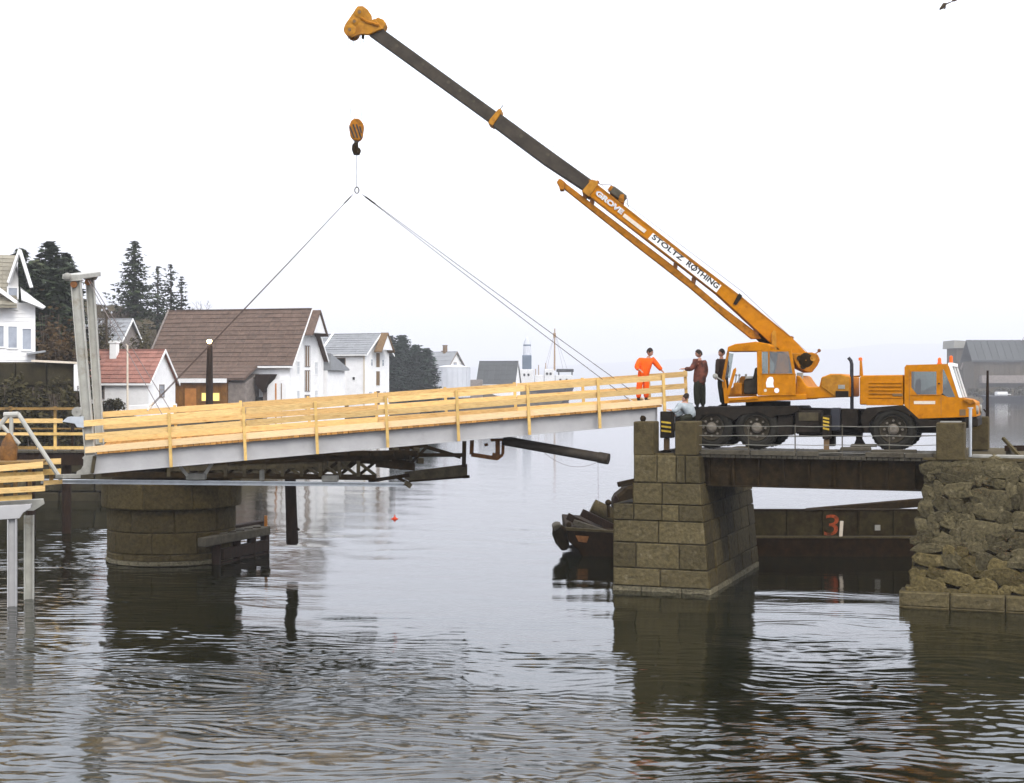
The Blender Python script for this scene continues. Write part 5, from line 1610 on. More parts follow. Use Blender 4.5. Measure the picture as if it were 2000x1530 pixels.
# old swing span: rusty lattice left standing on the pivot pier
OS = Fr((W(330, 930, 50.5).x, 50.5), R(4))
def old_span():
    t = thing('old_swing_span', 'rusty remains of the old lattice swing span resting on the pivot pier', 'bridge span', (PC.x, PC.y, PZ))
    O = lambda px, py, tt=0.0: OS.pw(px, py, tt)
    # turntable drum
    mb = MB(); mb.lathe((PC.x, PC.y, PZ - .02), (0, 0, 1), [(0, 2.1), (.22, 2.1), (.22, 1.9), (.55, 1.9), (.55, 2.15), (.85, 2.15), (.85, .01)], 36); mb.build('turntable', M['rust'], t, smooth=40)
    for tt in (-1.6, 1.6):
        for (a, b, w, h, m) in (((200, 904), (800, 888), .25, .32, 'rust'), ((200, 926), (735, 933), .2, .18, 'rust'), ((330, 914), (640, 905), .16, .25, 'olive_steel')):
            mb = MB(); mb.bar(O(*a, tt), O(*b, tt), w, h); mb.build('chord', M[m], t)
        x = 330
        k = 0
        while x < 720:
            mb = MB(); mb.bar(O(x, 903, tt), O(x + 34, 929, tt), .08, .1); mb.build('lattice_bar', M['olive_steel'], t)
            mb = MB(); mb.bar(O(x + 34, 902, tt + .1), O(x, 929, tt + .1), .08, .1); mb.build('lattice_bar', M['rust'], t)
            mb = MB(); mb.bar(O(x, 899, tt - .05), O(x, 931, tt - .05), .12, .12); mb.build('upright', M['olive_steel'], t)
            x += 37
    for i in range(10):
        px = 350 + i * 46
        mb = MB(); mb.bar(O(px, 893 - i * .3, -1.7), O(px, 893 - i * .3, 1.8), .2, .24); mb.build('floor_beam', M['rust'], t)
        mb = MB(); mb.bar(O(px + 12, 886, -1.75), O(px + 52, 886 - 1, -1.75), .18, .16); mb.build('stringer', M['rust'], t)
    # web plate under the new girder, light catching brackets
    mb = MB(); mb.pp(OS, [(345, 902), (640, 882), (720, 880), (720, 896), (660, 922), (600, 923), (560, 917), (510, 931), (440, 922), (400, 935), (345, 935)], -.4, -.34); mb.build('web_plate', M['olive_steel'], t)
    # cantilevered arm at the right end
    mb = MB(); mb.pp(OS, [(790, 922), (912, 907), (912, 930), (914, 933), (803, 941), (790, 936)], -1.6, -1.45); mb.build('arm_plate', M['olive_steel'], t)
    mb = MB(); mb.bar(O(912, 931.5, -1.62), O(800, 940, -1.62), .3, .06); mb.build('arm_flange', M['rust'], t)
    mb = MB(); mb.bar(O(917, 931, -1.7), O(905, 932, -1.7), .12, .1); mb.build('arm_pin', M['rust'], t)
    for a, b, w in (((907, 862), (906, 912), .13), ((790, 889), (908, 889), .13), ((800, 908), (835, 872), .1), ((835, 874), (900, 893), .12), ((760, 878), (836, 871), .1), ((795, 872), (798, 915), .16), ((720, 940), (800, 928), .12), ((655, 938), (705, 884), .07), ((735, 905), (810, 912), .25), ((700, 899), (800, 905), .2), ((770, 930), (800, 945), .1)):
        mb = MB(); mb.bar(O(*a, -1.55), O(*b, -1.55), w, w); mb.build('brace', M['rust'], t)
    for px, py in ((772, 880), (798, 895), (812, 880), (820, 900), (785, 912), (765, 898), (740, 890)):
        mb = MB(); mb.box(O(px, py, -1.5), .22, .3, .2, .3); mb.build('gusset', M['olive_steel'], t, bev=.02)
old_span()

# hanging timber pile
a, b = W(567, 935, 49.6), W(571, 1064, 49.6)
mb = MB(); mb.tube([a + Vector((0, 0, .2)), a, a * .5 + b * .5, b + Vector((0, 0, .05)), b], [.19, .195, .2, .215, .17], 14)
mb.tube([W(580, 1033, 49.55), W(584, 1035, 49.5)], .05, 6)
solo(mb, 'timber_pile', M['darkwood'], 'dark timber pile hanging above the water beneath the old lattice span', 'pile', smooth=50)
# its hanger chain
a = W(567, 929, 49.6)
# fender stage beside the pivot pier
def fender():
    A, C = W(394, 1060, 49.0), W(521, 1036, 53.2)
    t = thing('fender_stage', 'low wet timber fender stage against the right side of the pivot pier', 'fender', A)
    d = (C - A)
    mb = MB(); mb.bar(A, C, .34, .32); mb.build('front_beam', M['greywood'], t, bev=.03)
    o = Vector((-.3, .75, .16))
    mb = MB(); mb.bar(A + d * .3 + o, A + d * .98 + o, .3, .3); mb.build('rear_beam', M['darkwood'], t, bev=.03)
    mb = MB(); mb.bar(A + d * .25 - Vector((0, -.1, .55)), A + d * .98 - Vector((0, -.1, .55)), .3, .4); mb.build('lower_beam', M['darkwood'], t, bev=.03)
    mb = MB(); mb.bar(A + d * .2 - Vector((0, -.15, 1.0)), A + d * .95 - Vector((0, -.15, 1.0)), .3, .4); mb.build('lower_beam', M['darkwood'], t, bev=.03)
    for f, r_ in ((.96, .17), (.74, .17), (.5, .16), (.2, .16)):
        p = A + d * f + Vector((0, .12, 0))
        mb = MB(); mb.tube([p + Vector((0, 0, .1 if f < .9 else -.12)), (p.x, p.y, -1.4)], r_, 12); mb.build('pile', M['darkwood'], t, smooth=40)
    p = A + d * .985
    mb = MB(); mb.bar(p + Vector((0, 0, .14)), p + Vector((0, 0, .55)), .1, .1); mb.build('peg', M['doorw'], t)
    for k in range(5):
        q = A + d * (.3 + .13 * k) + Vector((-.1, .35, .18))
        mb = MB(); mb.box(q, .42, .7, .05, .2); mb.build('plank', M['greywood'], t)
fender()

# red float on a plumb line
p = W(771, 1014, 45.5)
t = thing('red_float', 'small red float hanging on a thin line above the calm water', 'float', p)
mb = MB(); mb.ball(p, .075, 8, 6, (1, 1, .9)); mb.tube([p - Vector((.11, 0, 0)), p + Vector((.11, 0, 0))], .025, 6); mb.tube([p + Vector((0, 0, .13)), p - Vector((0, 0, .1))], .02, 6); mb.build('float_body', M['float'], t, smooth=50)
mb = MB(); mb.tube([p + Vector((0, 0, .1)), W(771, 945, 45.5)], .008, 4); mb.build('line', M['thinrope'], t)

# dark outfall pipe hanging under the span with its bracket, slack wire and line
def pipe():
    A, C = W(985, 861, 46.2), W(1189, 897, 45.0)
    t = thing('hanging_pipe', 'dark steel pipe slung at a slant beneath the right half of the lifted span', 'pipe', A)
    d = (C - A).normalized()
    mb = MB(); mb.tube([A, C - d * .35, C - d * .34, C], [.155, .16, .18, .175], 16); mb.tube([C - d * .002, C + d * .001], [.14, .14], 14); mb.build('tube', M['boom_grey'], t, smooth=50)
    mb = MB()
    p0, p1 = W(1058, 880, 45.7), W(1165, 904, 45.1)
    mb.tube([p0 * (1 - f) + p1 * f - Vector((0, 0, .3 * 4 * f * (1 - f))) for f in [i / 12 for i in range(13)]], .008, 4)
    mb.build('slack_wire', M['thinrope'], t)
    mb = MB(); mb.tube([W(1168, 904, 45.1), W(1168.5, 984, 45.1)], .008, 4); mb.build('line', M['thinrope'], t)
    q = thing('pipe_bracket', 'brown rusty U-shaped hanger bracket at the upper end of the slung pipe', 'bracket', W(950, 880, 46.3))
    for a, b, w in (((922, 860), (921, 888), .13), ((920.5, 888), (972, 896), .13), ((972, 896), (972, 858), .15), ((972, 896), (982, 888), .1), ((982, 888), (983, 862), .1), ((958, 860), (990, 859), .09), ((961, 890), (975, 893), .2)):
        mb = MB(); mb.bar(W(*a, 46.3), W(*b, 46.3), w, w); mb.build('bracket_bar', M['rust_lt'], q)
    mb = MB(); mb.tube([W(946, 870, 46.25), W(953, 868, 46.25)], .05, 6); mb.build('bolt', M['rust_lt'], q)
pipe()

# ------------------------------------------------------------------ barge behind the pier
def barge():
    Yb = 52.2
    G = Fr((0, Yb), R(0))
    at = G.pw(1450, 1060)
    t = thing('work_barge', 'dark rusty work barge moored behind the granite pier, with a red 3 on its side', 'barge', (at.x, Yb, 0))
    zdk = G.hit(1480, 1050)[1]
    xe = G.hit(1818, 1050)[0]
    bow = [(1113, 1050), (1128, 1068), (1141, 1085), (1148, 1110)]
    P = G.poly
    # hull: sheer line up to the bow, raked stem
    prof = P([(1108, 1033), (1200, 1040), (1300, 1050)]) + [(xe, zdk), (xe, -1.0)] + P([(1160, 1150), (1143, 1098), (1129, 1074), (1110, 1058)])
    mb = MB(); mb.prism(G, prof, 0, 6.0); mb.build('hull', M['hull'], t, bev=.04)
    mb = MB(); mb.prism(G, P([(1104, 1030), (1200, 1037), (1300, 1047)]) + P([(1300, 1051), (1200, 1041), (1106, 1036)]), -.06, .12); mb.build('gunwale', M['concrete'], t)
    mb = MB(); mb.prism(G, P([(1300, 1047)]) + [(xe, zdk + .03), (xe, zdk - .03)] + P([(1300, 1051)]), -.05, .1); mb.build('wale', M['concrete'], t)
    # hopper coaming of separate plates
    za, zb = zdk + .055, G.hit(1600, 998)[1]
    x0 = G.hit(1330, 1000)[0]
    w = (xe - x0) / 7
    cm = None
    for i in range(7):
        mb = MB(); mb.prism(G, [(x0 + i * w + .008, za), (x0 + (i + 1) * w - .008, za), (x0 + (i + 1) * w - .008, zb), (x0 + i * w + .008, zb)], .1 + .006 * (i % 2), .2); mb.build('coaming_plate', M['coaming'], t)
        mb = MB(); mb.prism(G, [(x0 + i * w - .03, za), (x0 + i * w + .03, za), (x0 + i * w + .03, zb - .02), (x0 + i * w - .03, zb - .02)], .04, .098); mb.build('coaming_rib', M['coaming'], t)
    mb = MB(); mb.prism(G, [(x0, zb), (xe, zb), (xe, zb + .05), (x0, zb + .05)], .06, .3); mb.build('coaming_rail', M['rust'], t)
    # painted 3 and the pale gauge stick
    c = bpy.data.curves.new('three', 'FONT'); c.body = '3'; c.size = 1.0; c.extrude = .004; c.space_character = 1
    o_ = bpy.data.objects.new('tmp', c); COL.objects.link(o_)
    me = bpy.data.meshes.new_from_object(o_.evaluated_get(bpy.context.evaluated_depsgraph_get()))
    bpy.data.objects.remove(o_)
    a0, b0 = G.hit(1609, 1047), G.hit(1636, 1006)
    xs = [v.co.x for v in me.vertices]; ys_ = [v.co.y for v in me.vertices]
    mb = MB()
    mb.add([G.w(a0[0] + (v.co.x - min(xs)) / (max(xs) - min(xs)) * (b0[0] - a0[0]) - .14 * (v.co.y - min(ys_)) * -1, .092 + v.co.z, a0[1] + (v.co.y - min(ys_)) / (max(ys_) - min(ys_)) * (b0[1] - a0[1])) for v in me.vertices], [tuple(p.vertices) for p in me.polygons])
    mb.build('number_three', M['redmark'], t)
    mb = MB(); mb.bar(G.pw(1642, 1048, .03), G.pw(1644, 1018, .03), .12, .06, (0, 1, 0)); mb.build('gauge_stick', M['label'], t)
    mb = MB(); mb.box(G.pw(1714, 1031, .08), .2, .02, .2, 0); mb.build('faded_patch', M['pale_concrete'], t)
    # rust patch plates at the bow
    mb = MB(); mb.prism(G, P([(1124, 1046), (1150, 1048), (1146, 1060), (1130, 1058)]), -.03, -.004); mb.build('rust_plate', M['rust_lt'], t)
    # stockless anchor housed on the stem
    a = thing('barge_anchor', 'big dark anchor hanging off the bow of the work barge', 'anchor', G.pw(1095, 1050))
    mb = MB(); mb.pp(G, [(1080, 1034), (1083, 1027), (1091, 1025), (1102, 1029), (1108, 1037), (1107, 1050), (1113, 1062), (1112, 1071), (1103, 1078), (1096, 1075), (1085, 1062), (1079, 1046)], .3, .9); mb.build('fluke', M['rust'], a, bev=.08)
    mb = MB(); mb.pp(G, [(1078, 1030), (1084, 1024), (1092, 1023), (1098, 1027), (1090, 1034), (1082, 1040)], .1, 1.1); mb.build('crown_plate', M['greywood'], a, bev=.05)
    mb = MB(); mb.tube([G.pw(1095, 1040, .5), G.pw(1125, 1035, .6)], .13, 8); mb.build('shank', M['rust'], a)
    # timbers and a pipe stacked on the fore deck
    for (p0, p1, r_, tt, m, nm, lab, sq) in (((1108, 1008), (1168, 1038), .15, .9, 'darkwood', 'deck_timber', 'shortest dark squared timber lying nearest the barge bow', 1), ((1136, 1001), (1215, 1040), .17, 1.6, 'darkwood', 'deck_timber', 'middle dark squared timber slanting across the barge fore deck', 1), ((1120, 1020), (1200, 1046), .12, .5, 'greywood', 'deck_timber', 'grey-edged plank lying flat along the barge gunwale', 1), ((1157, 989), (1230, 1026), .3, 2.4, 'concrete', 'deck_pipe', 'thick grey pipe lying behind the timbers on the barge fore deck', 0), ((1166, 984), (1235, 1014), .14, 3.0, 'greywood', 'deck_timber', 'pale-topped timber resting on the thick grey pipe', 1)):
        a_, b_ = G.pw(*p0, tt), G.pw(*p1, tt)
        mb = MB()
        if sq: mb.bar(a_, b_, r_ * 1.7, r_ * 1.7)
        else: mb.tube([a_, b_], r_, 14); 
        solo(mb, nm, M[m], lab, 'timber' if sq else 'pipe', 'gear on the barge fore deck', smooth=40, bev=.02 if sq else 0)
    mb = MB(); mb.tube([G.pw(1189, 1010, 1.5), G.pw(1188, 984, 1.5)], [.07, .06], 8); mb.ball(G.pw(1188, 982, 1.5), .12, 8, 6); mb.build('bollard', M['rust'], t, smooth=40)
    mb = MB(); mb.tube([G.pw(1111, 1040, .4), G.pw(1111, 1026, .4)], [.08, .07], 8); mb.ball(G.pw(1111, 1025, .4), .11, 8, 6); mb.build('bollard', M['rust'], t, smooth=40)
    # grab bucket and beam behind the pier edge
    g = thing('grab_bucket', 'dark lumpy steel grab on the barge half hidden behind the granite pier', 'grab bucket', G.pw(1220, 990, 2.5))
    mb = MB(); mb.pp(G, [(1200, 1020), (1198, 990), (1199, 972), (1207, 966), (1217, 958), (1222, 950), (1250, 946), (1262, 1020)], 2.0, 3.4); mb.build('jaw', M['rust'], g, bev=.12)
    mb = MB(); mb.bar(G.pw(1206, 947, 2.3), G.pw(1262, 935, 2.3), .2, .2); mb.build('head_beam', M['rust'], g, bev=.03)
    mb = MB(); mb.pp(G, [(1198, 972), (1204, 966), (1210, 975), (1203, 985), (1198, 984)], 1.7, 2.1); mb.build('tine', M['darkwood'], g, bev=.05)
    # derrick spar lying along the hopper
    mb = MB(); mb.bar(G.pw(1575, 1001, 1.2), G.pw(1830, 979, 1.2), .32, .3); solo(mb, 'derrick_spar', M['rust'], 'long dark spar lying slanted along the barge hopper edge', 'spar', bev=.03)
barge()

# ------------------------------------------------------------------ near left: the approach piles, boards and struts
def near_approach():
    Y = 40.4
    G = Fr((W(40, 1000, Y).x, Y), R(-14))
    t = thing('approach_trestle', 'grey steel trestle with stacked yellow formwork boards at the left edge', 'trestle', G.pw(40, 1184))
    mb = MB(); mb.pp(G, [(-70, 992), (40, 987), (61, 985), (60, 993), (45, 1002), (38, 1013), (-70, 1020)], 0, .25); mb.build('girder', M['steel'], t, bev=.01)
    mb = MB(); mb.pp(G, [(-70, 984), (84, 975), (86, 985), (66, 998), (50, 998), (-70, 1003)], 1.3, 1.55); mb.build('girder', M['col'], t, bev=.01)
    for px, w, tt in ((23, 9, .02), (56, 9.5, 1.3), (-48, 9, .02)):
        a = G.hit(px - w, 1005, tt)[0]; b = G.hit(px + w, 1005, tt)[0]; z1 = G.hit(px, 1008, tt)[1]
        mb = MB()
        mb.prism(G, [(a, -1.5), (b, -1.5), (b, z1), (a, z1)], tt + .13, tt + .16)
        mb.prism(G, [(a - .001, -1.5), (a + .03, -1.5), (a + .03, z1), (a - .001, z1)], tt, tt + .3)
        mb.prism(G, [(b - .03, -1.5), (b + .001, -1.5), (b + .001, z1), (b - .03, z1)], tt, tt + .3)
        mb.build('post', M['steel' if px < 50 else 'col'], t)
    boards = (((-70, 921), (84, 908), 12, 0.0, 'wood'), ((40, 905), (119, 901), 11, 1.4, 'wood'), ((84, 923), (119, 921), 11, 1.4, 'woodpost'), ((-70, 929), (84, 925), 7, .25, 'woodpost'),
              ((-70, 941), (86, 933), 12, 0.0, 'wood'), ((85, 944), (122, 941), 8.5, 1.4, 'wood'), ((-70, 963), (88, 954), 11, 0.0, 'wood'), ((-70, 979), (62, 971), 9, .2, 'woodpost'), ((38, 972), (62, 968), 9, .7, 'oldwood'), ((-70, 952), (20, 950), 7, .5, 'oldwood'))
    for (a, b, h, tt, m) in boards:
        mb = MB(); mb.pp(G, [(a[0], a[1] + h / 2), (b[0], b[1] + h / 2), (b[0], b[1] - h / 2), (a[0], a[1] - h / 2)], tt, tt + .05); mb.build('board', M[m], t)
    for px in (2, 30, 58, 100):
        mb = MB(); mb.pp(G, [(px - 4, 975 if px < 90 else 943), (px + 4, 975 if px < 90 else 943), (px + 4, 905), (px - 4, 905)], .3 if px < 90 else 1.5, .38 if px < 90 else 1.58); mb.build('stud', M['oldwood'], t)
    mb = MB(); mb.pp(G, [(-70, 908), (84, 906), (84, 902), (-70, 904)], .1, 1.3); mb.build('walkway', M['oldwood'], t)
    # strut frame
    f = thing('strut_frame', 'grey tubular steel strut frame leaning behind the yellow formwork boards', 'strut frame', W(60, 860, 41.6))
    for a, b, w in (((35, 808), (119, 937), .11), ((8, 811), (36, 810), .14), ((22, 812), (22, 850), .1), ((2, 829), (38, 868), .1), ((14, 812), (-4, 838), .12)):
        mb = MB(); mb.tube([W(*a, 41.6), W(*b, 41.6)], w * .62, 8); mb.build('strut', M['col'], f, smooth=40)
    mb = MB(); mb.bar(W(116, 931, 41.5), W(150, 930, 42.2), .3, .12); mb.build('foot_plate', M['pale_concrete'], f, bev=.01)
    # canvas bundle slung on the frame
    mb = MB()
    r = random.Random(3)
    rings = [(846, 17, 3), (853, 17, 7), (863, 17, 12), (875, 17, 16), (888, 16, 17), (900, 17, 15), (908, 18, 11)]
    vs = []
    for py, cx, rad in rings:
        for k in range(12):
            th = 2 * math.pi * k / 12
            rr = rad * (1 + r.uniform(-.2, .2))
            p = W(cx + rr * math.cos(th), py, 41.4 + rad * .012 * math.sin(th))
            vs.append(p)
    fs = [(i * 12 + k, i * 12 + (k + 1) % 12, (i + 1) * 12 + (k + 1) % 12, (i + 1) * 12 + k) for i in range(len(rings) - 1) for k in range(12)] + [tuple(range(12)), tuple(range(72, 84))]
    mb.add(vs, fs)
    solo(mb, 'canvas_bundle', M['canvas'], 'orange-brown canvas bundle slung on the strut frame at the left edge', 'canvas bundle', smooth=55)
near_approach()

# older approach deck with its board fence, further back
def old_approach():
    Y = 60.0
    G = Fr((W(60, 880, Y).x, Y), R(-3))
    t = thing('old_approach_deck', 'dark old timber approach deck with a dull yellow board fence behind the struts', 'deck', G.pw(60, 890))
    n = 26
    a, b = G.hit(-130, 880)[0], G.hit(172, 880)[0]
    zd = G.hit(60, 881)[1]
    for i in range(n):
        s = a + (b - a) * i / n
        mb = MB(); mb.prism(G, [(s + .01, zd - .08), (s + (b - a) / n - .01, zd - .08), (s + (b - a) / n - .01, zd + rnd.uniform(0, .015)), (s + .01, zd)], 0, 3.0); mb.build('deck_plank', M['greywood'], t)
    mb = MB(); mb.prism(G, [(a, zd - .62), (b, zd - .62), (b, zd - .09), (a, zd - .09)], .1, .4); mb.build('edge_beam', M['darkwood'], t)
    for px in (-100, -20, 60, 130):
        p = G.pw(px, 900, .5); mb = MB(); mb.tube([(p.x, p.y, zd - .1), (p.x, p.y, -1.2)], .2, 10); mb.build('pile', M['darkwood'], t, smooth=40)
    for (y0, y1, x0, x1, m, tt) in ((818, 826.5, 8, 122, 'wood', .1), (819, 826, -130, 6, 'wood', .1), (845, 850.5, -130, 60, 'wood', .1), (845, 850.5, 62, 166, 'woodpost', .1), (872, 878, -130, 70, 'oldwood', .1), (872, 878, 72, 168, 'woodpost', .1), (796, 801, -130, 150, 'oldwood', 2.6), (836, 839, -130, 166, 'oldwood', 2.6)):
        mb = MB(); mb.pp(G, [(x0, y1), (x1, y1), (x1, y0), (x0, y0)], tt, tt + .05); mb.build('fence_board', M[m], t)
    for px, m, tt in ((107, 'woodpost', .17), (141, 'darkwood', .17), (25, 'darkwood', .17), (-60, 'darkwood', .17), (107, 'oldwood', 2.68), (20, 'oldwood', 2.68)):
        mb = MB(); mb.pp(G, [(px - 2.4, 880), (px + 2.4, 880), (px + 2.4, 817 if tt < 1 else 794), (px - 2.4, 817 if tt < 1 else 794)], tt, tt + .12); mb.build('fence_post', M[m], t)
old_approach()

# pole and debris on the abutment
mb = MB(); mb.tube([K.pw(1895, 893, .9), K.pw(1895.5, 796, .9)], .045, 8); mb.box(K.pw(1895.5, 797, .9), .12, .12, .03)
solo(mb, 'pale_steel_post', M['zinc'], 'pale blue-grey steel post beside the truck nose', 'post', smooth=40)
p0, p1 = K.pw(1928.5, 815, 4.9), K.pw(1929, 724, 4.9)
mb = MB(); mb.tube([p0, p1], [.06, .035], 8); mb.bar(p0 + Vector((-.12, 0, .25)), p0 + Vector((0, 0, .1)), .04, .04)
solo(mb, 'dark_post', M['darkwood'], 'thin dark post rising from the rear pillar right of the truck', 'post', smooth=40)
mb = MB(); mb.bar(K.pw(1959, 856, 1.5), K.pw(1993, 893, 1.0), .08, .08); solo(mb, 'leaning_bar', M['concrete'], 'thin bar leaning on the abutment top at the right edge', 'bar')
mb = MB(); mb.bar(K.pw(1962, 876, 2.2), K.pw(2040, 875, 2.2), .2, .16); solo(mb, 'dark_plank', M['darkwood'], 'dark plank lying on trestles on the abutment at the right edge', 'plank', bev=.01)
mb = MB(); mb.box(K.pw(1975, 884, 2.2), .15, .5, .3); solo(mb, 'plank_support', M['greywood'], 'short grey block carrying the dark plank on the abutment', 'block')

# ------------------------------------------------------------------ the truck crane
def text_on(parent, name, body, m, o, right, up, w, h, nrm, thick=.004, bold=0.0):
    """lettering as thin raised letters: o = lower left corner, right/up unit vectors, w x h metres"""
    c = bpy.data.curves.new(name, 'FONT'); c.body = body; c.size = 1.0; c.offset = bold
    o_ = bpy.data.objects.new('tmp', c); COL.objects.link(o_)
    me = bpy.data.meshes.new_from_object(o_.evaluated_get(bpy.context.evaluated_depsgraph_get()))
    bpy.data.objects.remove(o_)
    xs = [v.co.x for v in me.vertices]; ys = [v.co.y for v in me.vertices]
    f = lambda v: o + right * ((v.co.x - min(xs)) / (max(xs) - min(xs)) * w) + up * ((v.co.y - min(ys)) / (max(ys) - min(ys)) * h) + nrm * thick
    mb = MB(); mb.add([f(v) for v in me.vertices], [tuple(p.vertices) for p in me.polygons])
    r = mb.build(name, m, parent, fix=False)
    bpy.data.meshes.remove(me)
    return r

T0, T1 = 1.6, 4.1          # near and far side of the crane carrier
def crane():
    ground = ZT + .02
    at = K.pw(1600, 885, 2.8); at.z = ground
    t = thing('truck_crane', 'orange truck crane with a long telescopic boom standing on the fixed span', 'truck crane', at)
    def pr(px, t0, t1, m, nm, bev=.02, par=None):
        mb = MB(); mb.pp(K, px, t0, t1); return mb.build(nm, M[m], par or t, bev=bev)
    R4 = lambda x0, y0, x1, y1: [(x0, y1), (x1, y1), (x1, y0), (x0, y0)]
    # --- carrier
    pr([(1345, 830), (1350, 800), (1372, 797), (1560, 797), (1700, 800), (1790, 806), (1840, 822), (1840, 846), (1345, 846)], T0 + .75, T1 - .75, 'black', 'chassis_frame', .03)
    pr([(1345, 826), (1345, 808), (1372, 795), (1556, 794), (1562, 802), (1540, 812), (1516, 812), (1508, 818), (1480, 806), (1446, 812), (1434, 822), (1404, 810), (1372, 812), (1360, 826)], T0, T1, 'black', 'rear_mudguard', .02)
    pr(R4(1518, 812, 1548, 850), T0 + .1, T0 + .7, 'black', 'tool_box')
    pr(R4(1552, 802, 1604, 848), T0 + .05, T0 + .75, 'black', 'fuel_tank', .06)
    pr(R4(1560, 806, 1598, 822), T0 + .02, T0 + .048, 'olive_steel', 'tank_strap', .0)
    pr(R4(1622, 797, 1640, 842), T0 + .08, T0 + .6, 'shipdark', 'air_tank', .04)
    pr(R4(1643, 800, 1676, 836), T0 + .15, T0 + .8, 'black', 'battery_box')
    pr(R4(1380, 840, 1500, 852), T0 + .9, T1 - .9, 'black', 'axle_beam')
    pr(R4(1560, 846, 1676, 853), T0 + .9, T0 + 1.1, 'black', 'side_rail')
    pr([(1688, 845), (1680, 815), (1692, 797), (1760, 792), (1772, 797), (1795, 818), (1840, 823), (1840, 836), (1800, 836), (1780, 812), (1748, 800), (1716, 806), (1698, 826), (1694, 845)], T0 - .01, T0 + .55, 'black', 'front_mudguard', .015)
    pr(R4(1788, 819, 1900, 836), T0 + .15, T1 - .15, 'black', 'front_frame')
    pr(R4(1884, 816, 1910, 834), T0 + .02, T1 - .02, 'black', 'bumper', .03)
    # --- outriggers, striped
    for (x0, x1, y0, y1, tt, par) in ((1288, 1314, 804, 878, .95, 0), (1605, 1622, 812, 880, T0 - .32, 1)):
        b = pr(R4(x0 + 1, y0, x1 - 1, y1 - 22), tt, tt + .34, 'black', 'outrigger_leg', .02)
        xc = (x0 + x1) / 2
        w = (x1 - x0) / 2
        for i in range(3 if not par else 4):
            y = y0 + (18 if not par else 2) + i * (8.5 if not par else 6.8)
            pr([(xc - w * .72, y + 4), (xc + w * .72, y + 6.5), (xc + w * .72, y + 3), (xc - w * .72, y + .5)], tt - .008, tt - .002, 'hazard', 'hazard_stripe', 0, b)
        pr(R4(xc - 5, y1 - 22, xc + 5, y1 + 2), tt + .1, tt + .25, 'trim', 'jack_ram', .02)
        pr(R4(xc - 10, y1 + 2, xc + 10, y1 + 6), tt - .05, tt + .4, 'black', 'jack_foot', .01)
    pr(R4(1312, 826, 1350, 842), 1.0, 1.32, 'black', 'outrigger_beam', .02)
    pr(R4(1607, 826, 1622, 840), T0, T0 + .9, 'black', 'outrigger_beam', .02)
    for x0, tt in ((1318, T1 + .1), (1612, T1 + .02)):
        pr(R4(x0, 812, x0 + 18, 872), tt, tt + .34, 'black', 'outrigger_leg', .02)
    # jack under the truck between the axles, seen against the light
    pr([(1664, 877), (1672, 858), (1670, 842), (1684, 842), (1682, 858), (1694, 877)], T0 + .9, T0 + 1.2, 'black', 'spring_hanger', .02)
    # --- wheels
    src = None
    for px, py, k in ((1388, 848, 'r'), (1477, 848, 'r'), (1744, 848, 'f')):
        for tt in (T0 + .02, T1 - .42):
            c = K.pw(px, py, T0); a = K.hit(px, py, T0)
            z = ground + .1 + .655
            c = K.w(a[0], tt, z)
            if src is None:
                ax = (K.v.x, K.v.y, 0)
                mb = MB(); r = .655
                mb.lathe(c, ax, [(.05, r * .62), (.0, r * .72), (.0, r * .86), (.05, r * .95), (.09, r), (.32, r), (.36, r * .95), (.4, r * .84), (.4, r * .72), (.36, r * .6)], 36)
                for q in range(30):
                    th = 2 * math.pi * q / 30
                    e = Vector((K.u.x, K.u.y, 0)) * math.cos(th) + Vector((0, 0, 1)) * math.sin(th)
                    g = Vector((-math.sin(th) * K.u.x, -math.sin(th) * K.u.y, math.cos(th)))
                    p = c + e * (r * .985) + Vector(ax) * .07
                    mb.bar(p, p + Vector(ax) * .27, .055, .05, e)
                wh = mb.build('wheel', M['tyre'], t, smooth=35)
                mb = MB(); mb.lathe(c, ax, [(.05, r * .62), (.02, r * .6), (.1, r * .55), (.16, r * .3), (.1, r * .28), (.1, 0.01)], 24); rm = mb.build('rim', M['rim'], wh, smooth=30)
                mb = MB(); mb.lathe(c, ax, [(.12, r * .26), (.02, r * .22), (-.02, r * .12), (-.02, .005)], 14)
                for q in range(8):
                    th = 2 * math.pi * q / 8
                    p = c + (Vector((K.u.x, K.u.y, 0)) * math.cos(th) + Vector((0, 0, 1)) * math.sin(th)) * r * .4 + Vector(ax) * .12
                    mb.lathe(p, ax, [(0, .04), (-.06, .035), (-.06, .002)], 6)
                mb.build('hub', M['hub'], wh, smooth=30)
                src = (wh, c)
            else:
                dup(src[0], c - src[1], t)
    # --- engine cover with louvres, cab
    ec = pr([(1679, 791), (1679, 737), (1684, 733.5), (1764, 732.5), (1764, 791)], T0 + .02, T1 - .02, 'orange', 'engine_cover', .03)
    for i in range(5):
        y = 746.5 + i * 7.2
        pr([(1697, y + 2.6), (1762, y + 2.6), (1762, y), (1697, y)], T0 - .012, T0 + .015, 'orange_old' if i % 2 else 'orange', 'louvre', .006, ec)
    pr(R4(1743, 769, 1763, 774), T0 - .02, T0 + .015, 'trim', 'cover_latch', .004, ec)
    pr([(1692, 792), (1692, 780), (1764, 780), (1764, 792)], T0 - .006, T0 + .015, 'orange', 'lower_panel', .004, ec)
    cabm = [(1766.5, 792), (1766.5, 718), (1770, 713), (1850, 711), (1854, 714), (1872, 776), (1893, 780), (1905, 786), (1907, 814), (1792, 818)]
